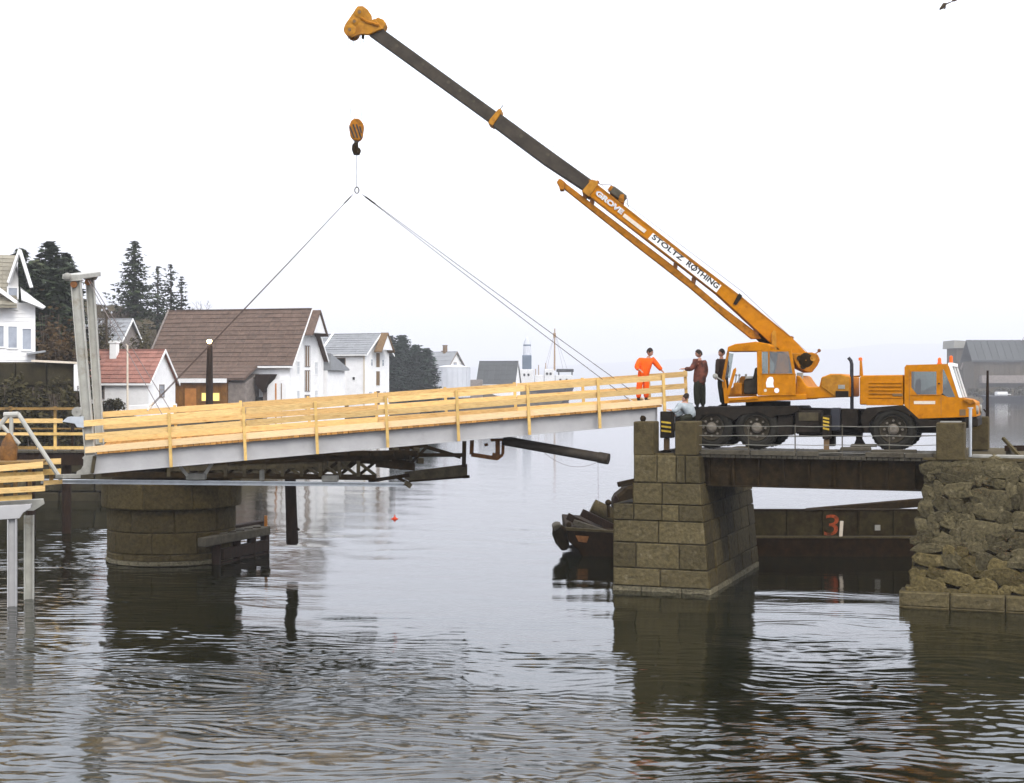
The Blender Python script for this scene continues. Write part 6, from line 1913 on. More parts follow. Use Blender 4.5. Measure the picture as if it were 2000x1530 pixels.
    # cab side with real window openings: the skin is built from strips round the panes
    def skin(t0, t1, m):
        c = MB()
        for q in ([(1766.5, 792), (1766.5, 718), (1770, 713), (1780, 713), (1780, 757), (1791, 771), (1791, 794), (1780, 806)],
                  [(1780, 726), (1780, 713), (1850, 711), (1853, 716), (1847, 722), (1838, 722), (1838, 726)],
                  [(1829, 726), (1838, 726), (1838, 771), (1829, 771)],
                  [(1843.5, 722), (1853, 716), (1872, 776), (1866, 776)],
                  [(1838, 722), (1841, 722), (1841, 768), (1838, 771)],
                  [(1791, 771), (1838, 771), (1852, 776), (1872, 776), (1893, 780), (1905, 786), (1907, 814), (1792, 818), (1780, 806), (1791, 794)]):
            c.pp(K, q, t0, t1)
        return c.build('cab_side', M[m], t)
    cab = skin(T0, T0 + .05, 'orange')
    s2 = skin(T1 - .05, T1, 'orange')
    pr([(1770, 713.2), (1850, 711.2), (1853, 716), (1770, 718)], T0 + .05, T1 - .05, 'orange', 'cab_roof', .0)
    pr([(1767, 792), (1767, 718.5), (1770, 718.5), (1770, 792)], T0 + .05, T1 - .05, 'orange', 'cab_back', .0)
    pr([(1872, 777.5), (1893, 781), (1905, 787), (1907, 814), (1902, 814), (1898, 790), (1870, 784)], T0 + .05, T1 - .05, 'orange', 'cab_nose', .0)
    pr([(1795, 800), (1900, 800), (1900, 817), (1795, 817)], T0 + .05, T1 - .05, 'black', 'cab_floor', .0)
    pane = M['cabglass']
    def gl(px, t0, par, nm='pane'):
        mb = MB(); mb.pp(K, px, t0, t0 + .008); return mb.build(nm, pane, par)
    for tt, par in ((T0 + .02, cab), (T1 - .03, s2)):
        gl([(1780, 726), (1829, 726), (1829, 771), (1791, 771), (1780, 757)], tt, par)
        gl([(1840.5, 722), (1844, 722), (1866, 776), (1852, 776), (1840.5, 768)], tt, par)
    # windscreen: raked pane, the light on its frame edges painted as white pillars
    a0, a1 = K.hit(1853, 714, T0), K.hit(1873, 777, T0)
    for t_a, t_b, m in ((T0 + .0, T0 + .1, 'label'), (T1 - .1, T1, 'label'), ((T0 + T1) / 2 - .04, (T0 + T1) / 2 + .04, 'label')):
        mb = MB(); mb.prism(K, [(a0[0] + .0, a0[1]), (a1[0] + .0, a1[1]), (a1[0] + .09, a1[1]), (a0[0] + .09, a0[1])], t_a, t_b); mb.build('windscreen_pillar', M['white'], t)
    mb = MB(); mb.prism(K, [(a0[0] + .03, a0[1]), (a1[0] + .03, a1[1]), (a1[0] + .045, a1[1]), (a0[0] + .045, a0[1])], T0 + .1, T1 - .1); mb.build('windscreen', pane, t)
    mb = MB(); mb.prism(K, [(a0[0] - .02, a0[1] - .02), (a0[0] + .1, a0[1] - .02), (a0[0] + .1, a0[1] + .08), (a0[0] - .02, a0[1] + .08)], T0 + .03, T1 - .03); mb.build('windscreen_header', M['white'], t)
    for tt in (T0 + .15, T1 - .4):
        mb = MB(); c = K.w(K.hit(1907, 800, T0)[0], tt + .12, K.hit(1900, 801, T0)[1]); mb.lathe(c, (K.u.x, K.u.y, 0), [(-.02, .13), (.03, .13), (.05, .1), (.05, .01)], 14); mb.build('headlight', M['pale_concrete'], t, smooth=40)
    pr(R4(1874, 800, 1886, 812), T0 - .015, T0 - .001, 'trim', 'step_recess', .003)
    pr([(1880, 781), (1900, 781), (1905, 787), (1894, 790)], T0 - .12, T0 - .001, 'orange_old', 'mirror_bracket', .01)
    # label on the door, door seam, handle
    pr(R4(1785, 783.6, 1826.5, 789.6), T0 - .006, T0 - .001, 'label', 'door_label', 0)
    pr(R4(1832, 748, 1835.5, 751), T0 - .03, T0 - .001, 'black', 'door_handle', .004)
    for px in (1776, 1838):
        pr(R4(px - .35, 722, px + .35, 812), T0 - .005, T0 - .0005, 'trim', 'door_seam', 0)
    pr(R4(1778, 771.5, 1838, 772.3), T0 - .02, T0 - .0005, 'orange_old', 'door_crease', 0)
    # seat, wheel
    pr([(1786, 800), (1786, 752), (1791, 740), (1796, 740), (1797, 775), (1815, 778), (1815, 800)], T0 + .5, T0 + 1.0, 'seat', 'driver_seat', .05)
    pr([(1786, 800), (1786, 752), (1791, 742), (1796, 742), (1797, 775), (1815, 778), (1815, 800)], T0 + 1.5, T0 + 2.0, 'seat', 'passenger_seat', .05)
    mb = MB(); c = K.pw(1837, 768, T0 + .75); ax = Vector((K.u.x * .8, K.u.y * .8, -.6)); mb.lathe(c, ax, [(0, .2), (.03, .2), (.03, .23), (0, .23), (0, .2)], 18); mb.bar(c, c + ax * .3, .05, .05); mb.build('steering_wheel', M['ink'], t)
    # beacons, rear lamp post, exhaust
    for px, y0, y1, tt in ((1835, 711.5, 698, .7), (1857.5, 711, 693.5, 2.1)):
        mb = MB(); mb.lathe(K.pw(px, y0, T0 + tt), (0, 0, 1), [(-.04, .07), (.03, .07), (.04, .055), ((y0 - y1) * .0145 - .03, .05), ((y0 - y1) * .0145, .02), ((y0 - y1) * .0145, .002)], 12); mb.build('beacon', M['beacon'], t, smooth=40)
    pr([(1678.5, 735), (1685, 735), (1682.5, 704), (1679, 704)], T0 + .3, T0 + .45, 'orange', 'lamp_post', .01)
    mb = MB(); mb.lathe(K.pw(1680.5, 704.5, T0 + .37), (0, 0, 1), [(0, .06), (.08, .055), (.1, .02), (.1, .002)], 10); mb.build('beacon', M['beacon'], t, smooth=40)
    mb = MB(); mb.tube([K.pw(1664, 800, T0 + .45), K.pw(1663.5, 712, T0 + .45), K.pw(1662, 705, T0 + .45), K.pw(1657, 699, T0 + .45)], [.055, .055, .052, .05], 10); mb.build('exhaust_pipe', M['shipdark'], t, smooth=40)
    mb = MB(); mb.bar(K.pw(1665, 736, T0 + .45), K.pw(1680, 735, T0 + .45), .04, .05); mb.build('exhaust_bracket', M['orange_old'], t)
    # --- superstructure
    pr([(1422, 788), (1420, 778), (1484, 773.5), (1556, 771), (1574, 770), (1574, 781), (1500, 784)], T0 + .05, T1 - .05, 'orange', 'slew_platform', .02)
    mb = MB(); c = K.pw(1500, 790, 2.85); mb.lathe(c - Vector((0, 0, .2)), (0, 0, 1), [(0, .85), (.16, .85), (.16, .7), (.3, .7), (.3, .01)], 28); mb.build('slew_ring', M['black'], t, smooth=40)
    pr([(1553, 781), (1555, 733), (1562, 735), (1572, 750), (1577, 756), (1600, 756), (1604, 737), (1622, 730.5), (1640, 730.5), (1661, 736), (1661, 776), (1632, 777), (1574, 780)], T0 + .25, T1 - .15, 'orange', 'machinery_body', .03)
    pr([(1604, 755), (1606, 738), (1622, 732), (1640, 732), (1659, 737), (1659, 775), (1632, 776)], T0 + .19, T0 + .249, 'orange_tip', 'counterweight_plate', .01)
    pr(R4(1632, 764, 1657, 776), T0 + .15, T0 + .188, 'black', 'grille', .004)
    pr(R4(1637, 752, 1650, 760), T0 + .17, T0 + .188, 'pale_concrete', 'maker_plate', .004)
    pr(R4(1556, 728, 1567, 744), T0 + .4, T0 + .6, 'pale_concrete', 'oil_bottle', .01)
    # operator's cab, open at the front
    C0, C1 = T0, T0 + .95
    cb = pr([(1420, 687), (1421, 678), (1436, 672), (1476, 667.5), (1500, 672), (1506, 676), (1504, 684), (1500, 684), (1478, 686.5)], C0, C1, 'orange', 'operator_cab_roof', .02)
    for tt in (C0, C1 - .05):
        pr([(1479.5, 773), (1478, 686), (1487.5, 685), (1488.5, 773)], tt, tt + .05, 'orange', 'cab_pillar', .004)
        pr([(1411, 758), (1410, 740), (1420, 686), (1424, 686), (1415.5, 740), (1417, 758)], tt, tt + .05, 'orange_old', 'cab_pillar', .004)
        pr([(1411, 742), (1417, 742), (1424, 788), (1415, 788)], tt, tt + .05, 'orange', 'cab_pillar', .004)
        pr([(1540, 686), (1546, 686), (1553, 731), (1548, 731)], tt, tt + .05, 'orange', 'cab_pillar', .004)
        pr([(1488.5, 687), (1488.5, 683), (1546, 683), (1546, 687)], tt + .002, tt + .048, 'orange', 'cab_header', 0)
        pr([(1488.5, 773), (1488.5, 730), (1554, 730), (1554, 772)], tt + .002, tt + .048, 'orange', 'cab_panel', 0)
        mb = MB(); mb.pp(K, [(1488.5, 687), (1540, 687), (1548, 730), (1488.5, 730)], tt + .02, tt + .028); mb.build('pane', pane, t)
        pr(R4(1500, 687, 1503, 730), tt + .012, tt + .038, 'orange_old', 'window_bar', 0)
    mb = MB(); mb.pp(K, [(1419, 690), (1421.5, 690), (1414, 738), (1411.5, 738)], C0 + .05, C1 - .05); mb.build('windscreen', pane, t)
    pr([(1417, 778), (1480, 775), (1480, 780), (1419, 784)], C0 + .0, C1, 'orange', 'cab_sill', .01)
    pr([(1417, 776), (1413, 758), (1430, 758), (1448, 735), (1478, 735), (1478, 774)], C1 - .049, C1 - .03, 'orange_old', 'inner_panel', 0)
    pr(R4(1484, 730, 1552, 731.2), C0 - .015, C0 - .001, 'orange_old', 'panel_seam', 0)
    # swung door leaf, seat, levers, mirror
    pr([(1418, 772), (1432, 722), (1437, 718), (1438, 724), (1424, 772)], C0 - .03, C0 + .0, 'orange', 'door_leaf', .008)
    pr([(1452, 770), (1452, 742), (1470, 740), (1474, 718), (1479, 718), (1479, 770)], C0 + .25, C0 + .75, 'seat', 'operator_seat', .05)
    pr(R4(1432, 748, 1448, 772), C0 + .2, C0 + .5, 'orange_old', 'control_stand', .03)
    for px in (1436, 1442, 1455):
        mb = MB(); mb.tube([K.pw(px, 752, C0 + .3), K.pw(px + 2, 734, C0 + .3)], .018, 6); mb.ball(K.pw(px + 2, 733, C0 + .3), .04, 6, 5); mb.build('lever', M['pale_concrete'], t)
    pr([(1455, 741), (1456, 735), (1470, 735), (1470, 740)], C0 + .2, C0 + .6, 'pale_concrete', 'armrest', .02)
    mb = MB(); mb.tube([K.pw(1413, 745, C0), K.pw(1400, 737, C0 - .1)], .02, 6); mb.ball(K.pw(1397, 735, C0 - .1), .085, 8, 6, (1, .6, 1)); mb.build('mirror', M['pale_concrete'], t, smooth=50)
    # white emblem on the cab panel: a rounded figure over two dots
    mb = MB()
    mb.pp(K, [(1497, 757), (1496, 748), (1499, 739), (1504, 736), (1509, 737), (1511, 743), (1510, 750), (1512, 757)], C0 - .006, C0 - .001)
    em = mb.build('emblem', M['white'], t)
    for px, py, r in ((1495, 763, 3.2), (1517, 763, 5.2)):
        mb = MB(); mb.lathe(K.pw(px, py, C0 - .001), (-K.v.x, -K.v.y, 0), [(.0, r * .0147), (.005, r * .0147), (.005, .001)], 14); mb.build('emblem_dot', M['white'] if r > 4 else M['label'], em)
    # --- winch housing and boom
    P1, P2 = W(1575, 700, 44.25), W(700, 45, 45.4)
    ang = math.atan2(-(P2.y - P1.y), P2.x - P1.x)
    # frame runs from tip to foot so that u points right
    BF = Fr((P2.x, P2.y), math.atan2(-(P1.y - P2.y), P1.x - P2.x))
    def bpz(px, t0, t1, m, nm, bev=.01, par=None, smooth=None):
        mb = MB(); mb.pp(BF, px, t0, t1); return mb.build(nm, M[m], par or t, bev=bev, smooth=smooth)
    bpz([(1542, 690), (1586, 688.5), (1597, 692), (1602, 703), (1597, 714), (1586, 728), (1577, 728), (1559, 720)], -.12, .95, 'orange_old', 'winch_housing', .03)
    mb = MB(); mb.lathe(BF.pw(1574, 704, -.14), (BF.v.x, BF.v.y, 0), [(0, .02), (0, .2), (.03, .24), (.06, .2)], 18); mb.build('winch_drum', M['rust'], t, smooth=40)
    for px, py in ((1562, 700), (1569, 716), (1588, 700)):
        mb = MB(); mb.lathe(BF.pw(px, py, -.13), (BF.v.x, BF.v.y, 0), [(0, .01), (-.02, .09), (.02, .09)], 10); mb.build('winch_bolt', M['orange_tip'] if px > 1580 else M['rust'], t)
    mb = MB(); mb.tube([BF.pw(1592, 692, .3), BF.pw(1600, 686, .3)], .02, 6); mb.ball(BF.pw(1600, 685, .3), .055, 8, 6); mb.build('limit_switch', M['rust_lt'], t)
    b1 = bpz([(1141, 373), (1158, 355.5), (1340, 499), (1449, 580), (1544, 657), (1573, 687), (1588, 692), (1545, 700), (1503, 668), (1399.5, 573)], 0, .72, 'orange', 'main_boom_section')
    # raised top and bottom flanges of the main section, collar
    bpz([(1150, 351), (1158, 353.5), (1342, 498.5), (1449, 580), (1544, 657), (1545.5, 660), (1448, 583), (1340, 502), (1160, 359), (1150, 356)], -.02, -.001, 'orange_old', 'boom_flange', .0, b1)
    bpz([(1140, 371), (1398, 570.5), (1400, 574), (1141, 375.5)], -.02, -.001, 'orange_old', 'boom_flange', .0, b1)
    bpz([(1136, 374), (1156, 350), (1168, 355), (1166, 364), (1150, 385)], -.06, .78, 'orange_tip', 'boom_collar', .02, b1)
    b2 = bpz([(957, 241), (971, 217.5), (1083, 299.5), (1163, 357), (1142, 372), (1060, 318)], .07, .65, 'boom_grey', 'middle_boom_section')
    b3 = bpz([(718, 66), (744, 52), (752, 60), (971, 219), (958, 239.5)], .13, .59, 'boom_grey', 'top_boom_section')
    bpz([(953, 241), (956, 234), (974, 212), (980, 214), (978, 222), (962, 246)], .02, .7, 'orange_tip', 'boom_collar', .015, b2)
    mb = MB(); mb.tube([BF.pw(976, 214, .3), BF.pw(982, 207, .3)], .015, 5); mb.build('collar_pin', M['rust'], b2)
    for px, py in ((775, 90), (826, 125), (876, 161), (898, 177), (925, 198)):
        mb = MB(); mb.lathe(BF.pw(px, py, .131), (-BF.v.x, -BF.v.y, 0), [(0, .055), (.008, .05), (.008, .002)], 10); mb.build('grease_plate', M['greywood'], b3)
    for px, py in ((1018, 266), (1070, 302)):
        mb = MB(); mb.lathe(BF.pw(px, py, .071), (-BF.v.x, -BF.v.y, 0), [(0, .06), (.008, .055), (.008, .002)], 10); mb.build('grease_plate', M['greywood'], b2)
    # boom head with sheaves
    hd = bpz([(671, 55), (674, 47), (692, 21), (697.5, 12), (709, 11.5), (718, 19), (725, 29), (726, 39), (732, 36), (748, 56), (719, 68), (705, 67), (687, 73.5), (676, 69)], .02, .16, 'orange_tip', 'boom_head', .02)
    bpz([(671, 55), (674, 47), (692, 21), (697.5, 12), (709, 11.5), (718, 19), (725, 29), (726, 39), (732, 36), (748, 56), (719, 68), (705, 67), (687, 73.5), (676, 69)], .56, .7, 'orange_tip', 'head_cheek', .02, hd)
    for px, py, r in ((683, 58, 13), (702, 24, 11), (692, 42, 8)):
        mb = MB(); mb.lathe(BF.pw(px, py, .0), (BF.v.x, BF.v.y, 0), [(0, .02), (-.03, r * .007), (0.0, r * .0155), (.7, r * .0155), (.7, .02)], 18); mb.build('sheave', M['orange_tip'], hd, smooth=40)
        mb = MB(); mb.lathe(BF.pw(px, py, -.02), (BF.v.x, BF.v.y, 0), [(-.03, .004), (-.03, .05), (.02, .05)], 10); mb.build('sheave_pin', M['trim'], hd)
    mb = MB(); mb.tube([BF.pw(705, 35, .0), BF.pw(715, 42, .0), BF.pw(740, 50, .0)], .05, 6); mb.build('head_rib', M['orange_old'], hd)
    bpz([(731, 39), (737, 34), (749, 38), (753, 47), (748, 57), (740, 54)], .1, .6, 'orange_tip', 'rope_guard', .02, hd)
    mb = MB(); mb.tube([BF.pw(709, 68, .35), BF.pw(709, 76, .35)], [.05, .045], 8); mb.tube([BF.pw(709, 76, .35), BF.pw(709.5, 84, .35)], .012, 5); mb.build('limit_weight', M['rust'], hd)
    # stowed jib slung under the boom
    jb = bpz([(1092, 350), (1102, 354), (1106, 359), (1319, 522.5), (1400, 591), (1481, 652), (1487, 662), (1468, 662.5), (1416, 621), (1345, 560.5), (1240, 479), (1103, 370), (1098, 362)], .12, .42, 'orange_old', 'stowed_jib', .02)
    bpz([(1087, 356), (1092, 349), (1098, 351), (1103, 358), (1101, 371), (1093, 371), (1092, 364)], .06, .5, 'orange_old', 'jib_fork', .015, jb)
    for px, py in ((1143, 381), (1157, 392), (1320, 519), (1356, 547), (1478, 648)):
        bpz([(px - 4, py - 6), (px + 4, py), (px + 2, py + 8), (px - 5, py + 3)], .1, .5, 'rust_lt', 'jib_lug', .01, jb)
    # luff ram and hinge under the boom foot
    mb = MB(); mb.tube([BF.pw(1480, 655, .36), BF.pw(1512, 688, .36)], .13, 12); mb.build('luff_ram', M['rust'], t, smooth=40)
    mb = MB(); mb.tube([BF.pw(1500, 672, .36), BF.pw(1530, 720, .36)], .17, 12); mb.build('luff_cylinder', M['orange'], t, smooth=40)
    bpz([(1508, 690), (1507, 652), (1511, 645), (1516, 648), (1517, 690)], -.14, -.02, 'orange_tip', 'hinge_plate', .01)
    bpz([(1519, 690), (1552, 690), (1552, 760), (1500, 760), (1515, 722)], .05, .65, 'orange_old', 'boom_turret', .02)
    # hose reel with wire hoop on the boom
    bpz([(1187, 370), (1192, 363), (1199, 363), (1196, 376)], .1, .6, 'orange_old', 'reel_bracket', .01, b1)
    mb = MB(); mb.bar(BF.pw(1194, 371, .3), BF.pw(1221, 391, .3), .45, .26); mb.build('hose_reel', M['greywood'], b1, bev=.04)
    bpz([(1207, 392), (1211, 380), (1219, 380), (1219, 396), (1213, 396)], .05, .65, 'orange_old', 'reel_bracket', .01, b1)
    mb = MB(); mb.tube([BF.pw(a, b, .1) for a, b in ((1167, 358), (1174, 361), (1190, 360), (1200, 366), (1216, 378), (1225, 388), (1227, 405))], .012, 5); mb.build('hose_hoop', M['thinrope'], b1)
    for px, py in ((1164, 357), (1167, 356)):
        mb = MB(); mb.ball(BF.pw(px, py, .1), .06, 6, 5); mb.build('collar_bolt', M['rust_lt'], b1)
    bpz([(1432, 594), (1440, 578), (1444, 573), (1450, 578), (1447, 584), (1438, 596)], -.05, -.002, 'black', 'boom_clamp', .01, b1)
    bpz([(1538, 663), (1546, 656), (1551, 659), (1548, 666), (1542, 668)], .2, .5, 'rust_lt', 'rope_roller', .01, b1)
    # signs
    ctr = [(1275.5, 455.2), (1409, 558), (1399, 571.5), (1265.5, 467)]
    sg = bpz(ctr, -.03, -.022, 'white', 'name_panel', 0, b1)
    nv = -Vector((BF.v.x, BF.v.y, 0))
    def along(a, b):
        p, q = BF.pw(*a, -.031), BF.pw(*b, -.031)
        return p, (q - p).normalized(), (q - p).length
    p, r_, L = along((1271, 466.5), (1330, 512))
    up = r_.cross(nv).normalized()
    if up.z < 0: up = -up
    text_on(b1, 'lettering', 'STOLTZ', M['ink'], p + up * .02, r_, up, L, .165, nv, .006, .03)
    p, r_, L = along((1338, 518.5), (1399, 566))
    text_on(b1, 'lettering', 'ROTHING', M['ink'], p + up * .02, r_, up, L, .18, nv, .006, .03)
    mb = MB(); c = p + up * .11 + r_ * (L * .235) + nv * .011; mb.bar(c - up * .12 - r_ * .045, c + up * .12 + r_ * .045, .028, .004, nv); mb.build('lettering', M['ink'], b1)
    p, r_, L = along((1160, 381.5), (1212, 422))
    g_ = text_on(b1, 'maker_lettering', 'GROVE', M['white'], p + up * .04, r_, up, L, .17, nv, .012, .05)
    text_on(b1, 'maker_lettering', 'GROVE', M['zinc'], p + up * .045, r_, up, L, .16, nv, .016, .005)
    s2_ = bpz([(1220, 417), (1263, 450), (1258, 455.5), (1216, 423)], -.03, -.022, 'label', 'model_panel', 0, b1)
    # hoist rope along the boom
    mb = MB(); mb.tube([BF.pw(1578, 690, .36), BF.pw(1450, 570, .36), BF.pw(1160, 350, .36), BF.pw(980, 205, .36), BF.pw(712, 15, .36)], .007, 5); mb.build('hoist_rope', M['thinrope'], t)
    return BF, t
BF, CRANE = crane()

# ------------------------------------------------------------------ hook block and slings
def hook():
    c = BF.pw(695, 255, .36)
    Yh = c.y
    t = thing('hook_block', 'orange and black hook block hanging on ropes from the boom head', 'hook block', c)
    q = lambda px, py, dy=0: W(px, py, Yh + dy)
    mb = MB()
    A = [q(x, y, -.14) for x, y in ((681, 247), (686, 235), (693, 231), (701, 232), (708, 239), (710, 247), (707, 268), (701, 275), (690, 274), (684, 267))]
    Bk = [p + Vector((0, .28, 0)) for p in A]
    mb.hexa(A, Bk); bl = mb.build('block_body', M['orange_old'], t, bev=.03)
    for i in range(4):
        x = 683 + i * 6.5
        mb = MB(); a, b = q(x, 243 + (0 if 0 < i < 3 else 4), -.146), q(x + 9, 266 + (4 if i < 3 else -2), -.146)
        if i == 3: b = q(706, 260, -.146)
        mb.bar(a, b, .05, .004, (0, -1, 0)); mb.build('black_stripe', M['ink'], bl)
    mb = MB(); mb.tube([q(696, 273), q(696, 280)], .07, 8); mb.build('swivel', M['greywood'], t, smooth=40)
    mb = MB(); mb.tube([q(696.5, 279), q(693, 285), q(692, 292), q(695, 300), q(699, 300), q(702, 294), q(701, 289)], [.06, .09, .085, .09, .08, .06, .02], 10); mb.tube([q(696.5, 280), q(697, 300)], [.05, .07], 8); mb.build('hook', M['rust'], t, smooth=50)
    mb = MB()
    for px, px2 in ((685, 680), (692, 690), (706, 704)):
        mb.tube([q(px, 236), BF.pw(px2, 66, .36)], .011, 4)
    mb.build('hoist_rope', M['thinrope'], t)
    # sling
    r = q(697, 372)
    s = thing('lifting_sling', 'thin steel lifting sling spreading from the hook to both ends of the lifted span', 'sling', r)
    mb = MB(); mb.tube([q(697, 300), q(697, 366)], .013, 6); mb.build('sling_top', M['rope'], s)
    mb = MB(); 
    for k in range(12):
        a0, a1 = 2 * math.pi * k / 12, 2 * math.pi * (k + 1) / 12
        mb.tube([r + Vector((.07 * math.cos(a0), 0, .1 * math.sin(a0))), r + Vector((.07 * math.cos(a1), 0, .1 * math.sin(a1)))], .02, 6)
    mb.build('ring', M['greywood'], s)
    ends = [B.pw(287, 803, 0.1), B.pw(292, 795, BW - .1), B.pw(1236, 786, .1), B.pw(1262, 784, BW - .1)]
    for i, e in enumerate(ends):
        d = (e - r)
        mb = MB(); mb.tube([r + d * .02, r + d * .35 - Vector((0, 0, .03)), r + d * .7 - Vector((0, 0, .03)), e], .0115, 5); lg = mb.build('sling_leg', M['rope'], s)
        mb = MB(); mb.tube([r + d * .03, r + d * .062], .022, 8); mb.build('ferrule', M['rust'], lg)
        mb = MB(); mb.tube([r + d * .98, r + d * .998], .03, 8); mb.build('shackle', M['label'], lg)
hook()

# ------------------------------------------------------------------ people
def skinned(verts, edges, rad, sub=1):
    """one continuous surface grown round a skeleton"""
    me = bpy.data.meshes.new('tmp')
    me.from_pydata([tuple(v) for v in verts], edges, [])
    o = bpy.data.objects.new('tmp', me); COL.objects.link(o)
    o.modifiers.new('Skin', 'SKIN').use_smooth_shade = True
    for i, r in enumerate(rad):
        me.skin_vertices[0].data[i].radius = r if isinstance(r, tuple) else (r, r)
        me.skin_vertices[0].data[i].use_root = (i == 0)
    m = o.modifiers.new('Sub', 'SUBSURF'); m.levels = sub; m.render_levels = sub
    ev = bpy.data.meshes.new_from_object(o.evaluated_get(bpy.context.evaluated_depsgraph_get()))
    vs = [v.co.copy() for v in ev.vertices]; fs = [tuple(p.vertices) for p in ev.polygons]
    bpy.data.objects.remove(o); bpy.data.meshes.remove(me); bpy.data.meshes.remove(ev)
    return vs, fs

def person(label, J, look, mats, hunch=None):
    """J: joints in place: pelvis, waist, chest, neck, head, shL/elL/haL, shR/elR/haR, hipL/knL/anL, hipR/knR/anR (metres)"""
    look = Vector(look).normalized()
    up = (J['head'] - J['neck']).normalized()
    side = look.cross(up).normalized()
    t = thing('person', label, 'person', (J['anL'] + J['anR']) / 2)
    names = ['pelvis', 'waist', 'chest', 'neck', 'jaw', 'shL', 'elL', 'wrL', 'shR', 'elR', 'wrR', 'hipL', 'knL', 'anL', 'hipR', 'knR', 'anR']
    D = dict(J)
    D['jaw'] = J['neck'] + up * .07
    for s in 'LR':
        d = (J['ha' + s] - J['el' + s]).normalized()
        D['wr' + s] = J['ha' + s] - d * .05
    V = [D[n] for n in names]
    ix = {n: i for i, n in enumerate(names)}
    E = [(ix[a], ix[b]) for a, b in (('pelvis', 'waist'), ('waist', 'chest'), ('chest', 'neck'), ('neck', 'jaw'), ('chest', 'shL'), ('shL', 'elL'), ('elL', 'wrL'), ('chest', 'shR'), ('shR', 'elR'), ('elR', 'wrR'), ('pelvis', 'hipL'), ('hipL', 'knL'), ('knL', 'anL'), ('pelvis', 'hipR'), ('hipR', 'knR'), ('knR', 'anR'))]
    rad = [.13, .125, .14, .066, .068, .07, .047, .03, .07, .047, .03, .095, .06, .042, .095, .06, .042]
    # hands: palm, four unequal fingers, thumb, all slightly curled
    for s in 'LR':
        w = D['wr' + s]; d = (J['ha' + s] - J['el' + s]).normalized()
        sd = d.cross(up);
        sd = sd.normalized() if sd.length > .1 else side
        dn = sd.cross(d).normalized()
        if dn.z > 0: dn = -dn
        pi = len(V); V.append(w + d * .06); rad.append((.036, .02)); E.append((ix['wr' + s], pi))
        for k, L in enumerate((.062, .074, .07, .055)):
            o = sd * (k - 1.5) * .021
            a = len(V)
            V += [w + d * .1 + o, w + d * (.1 + L * .55) + o + dn * .012, w + d * (.1 + L) + o + dn * .035]
            rad += [.0095, .0088, .0075]
            E += [(pi, a), (a, a + 1), (a + 1, a + 2)]
        a = len(V)
        V += [w + d * .06 - sd * .04 + dn * .01, w + d * .095 - sd * .052 + dn * .025]
        rad += [.011, .009]
        E += [(pi, a), (a, a + 1)]
    # feet
    fwd = Vector((look.x, look.y, 0)).normalized()
    for s in 'LR':
        a = len(V)
        V += [D['an' + s] + Vector((0, 0, -.05)) + fwd * .06, D['an' + s] + Vector((0, 0, -.06)) + fwd * .17]
        rad += [.042, .034]
        E += [(ix['an' + s], a), (a, a + 1)]
    vs, fs = skinned(V, E, rad)
    mb = MB(); mb.add(vs, fs)
    # head with brow, nose, chin and ears, joined to the neck
    hc = J['head']
    def HP(x, y, z): return hc + look * x + side * y + up * z
    n, m = 16, 12
    hv = []
    for i in range(m + 1):
        ph = math.pi * i / m
        for k in range(n):
            th = 2 * math.pi * k / n
            x, y, z = math.sin(ph) * math.cos(th), math.sin(ph) * math.sin(th), math.cos(ph)
            f = 1.0
            X, Y_, Z_ = x * .108, y * .088, z * .128
            if z < -.1: X += .012 * max(0, x); Y_ *= 1 + .35 * z
            fr = max(0, x) ** 6
            X += fr * .022 * math.exp(-((z + .18) / .16) ** 2) * math.exp(-(y / .2) ** 2)
            X += fr * .006 * math.exp(-((z - .22) / .1) ** 2)
            X -= fr * .008 * math.exp(-((z - .06) / .1) ** 2)
            hv.append(HP(X, Y_, Z_))
    hf = [(i * n + k, i * n + (k + 1) % n, (i + 1) * n + (k + 1) % n, (i + 1) * n + k) for i in range(m) for k in range(n)]
    mb.add(hv, hf)
    mb.build('body', M['skin'], t, smooth=80)
    for s in (-1, 1):
        e = MB(); e.ball(HP(.096, s * .033, .012), .012, 8, 6); e.build('eye', M['ink'], t, smooth=60)
        e = MB(); e.ball(HP(-.005, s * .09, -.01), .028, 8, 6, (.7, .5, 1.1)); e.build('ear', M['skin'], t, smooth=60)
    e = MB(); e.bar(HP(.104, -.022, -.055), HP(.104, .022, -.055), .01, .008, up); e.build('mouth', M['jacket'], t)
    # hair: a cap over the back and top of the skull
    hv, hf = [], []
    for i in range(8):
        ph = math.pi * .62 * i / 7
        for k in range(n):
            th = 2 * math.pi * k / n
            p_ = ph * (1 - .42 * max(0, math.cos(th)))
            hv.append(HP(math.sin(p_) * math.cos(th) * .118 - .008, math.sin(p_) * math.sin(th) * .1, math.cos(p_) * .14 + .004 * math.sin(k * 2.3)))
    hf = [(i * n + k, i * n + (k + 1) % n, (i + 1) * n + (k + 1) % n, (i + 1) * n + k) for i in range(7) for k in range(n)]
    e = MB(); e.add(hv, hf); e.build('hair', M['hair'], t, smooth=80)
    # clothes grown over the same skeleton
    def cloth(nm, chain, ed, rr, m):
        v, f = skinned(chain, ed, rr)
        b = MB(); b.add(v, f); return b.build(nm, M[m], t, smooth=80)
    j = D
    cl = [j['chest'], j['waist'], j['pelvis'] + (j['pelvis'] - j['waist']).normalized() * .12, j['chest'] * .2 + j['neck'] * .8, j['shL'], j['elL'], j['wrL'], j['shR'], j['elR'], j['wrR']]
    cloth(mats[0], cl, [(0, 1), (1, 2), (0, 3), (0, 4), (4, 5), (5, 6), (0, 7), (7, 8), (8, 9)], [(.235, .2), (.23, .2), (.24, .215), .085, .115, .09, .07, .115, .09, .07], mats[1])
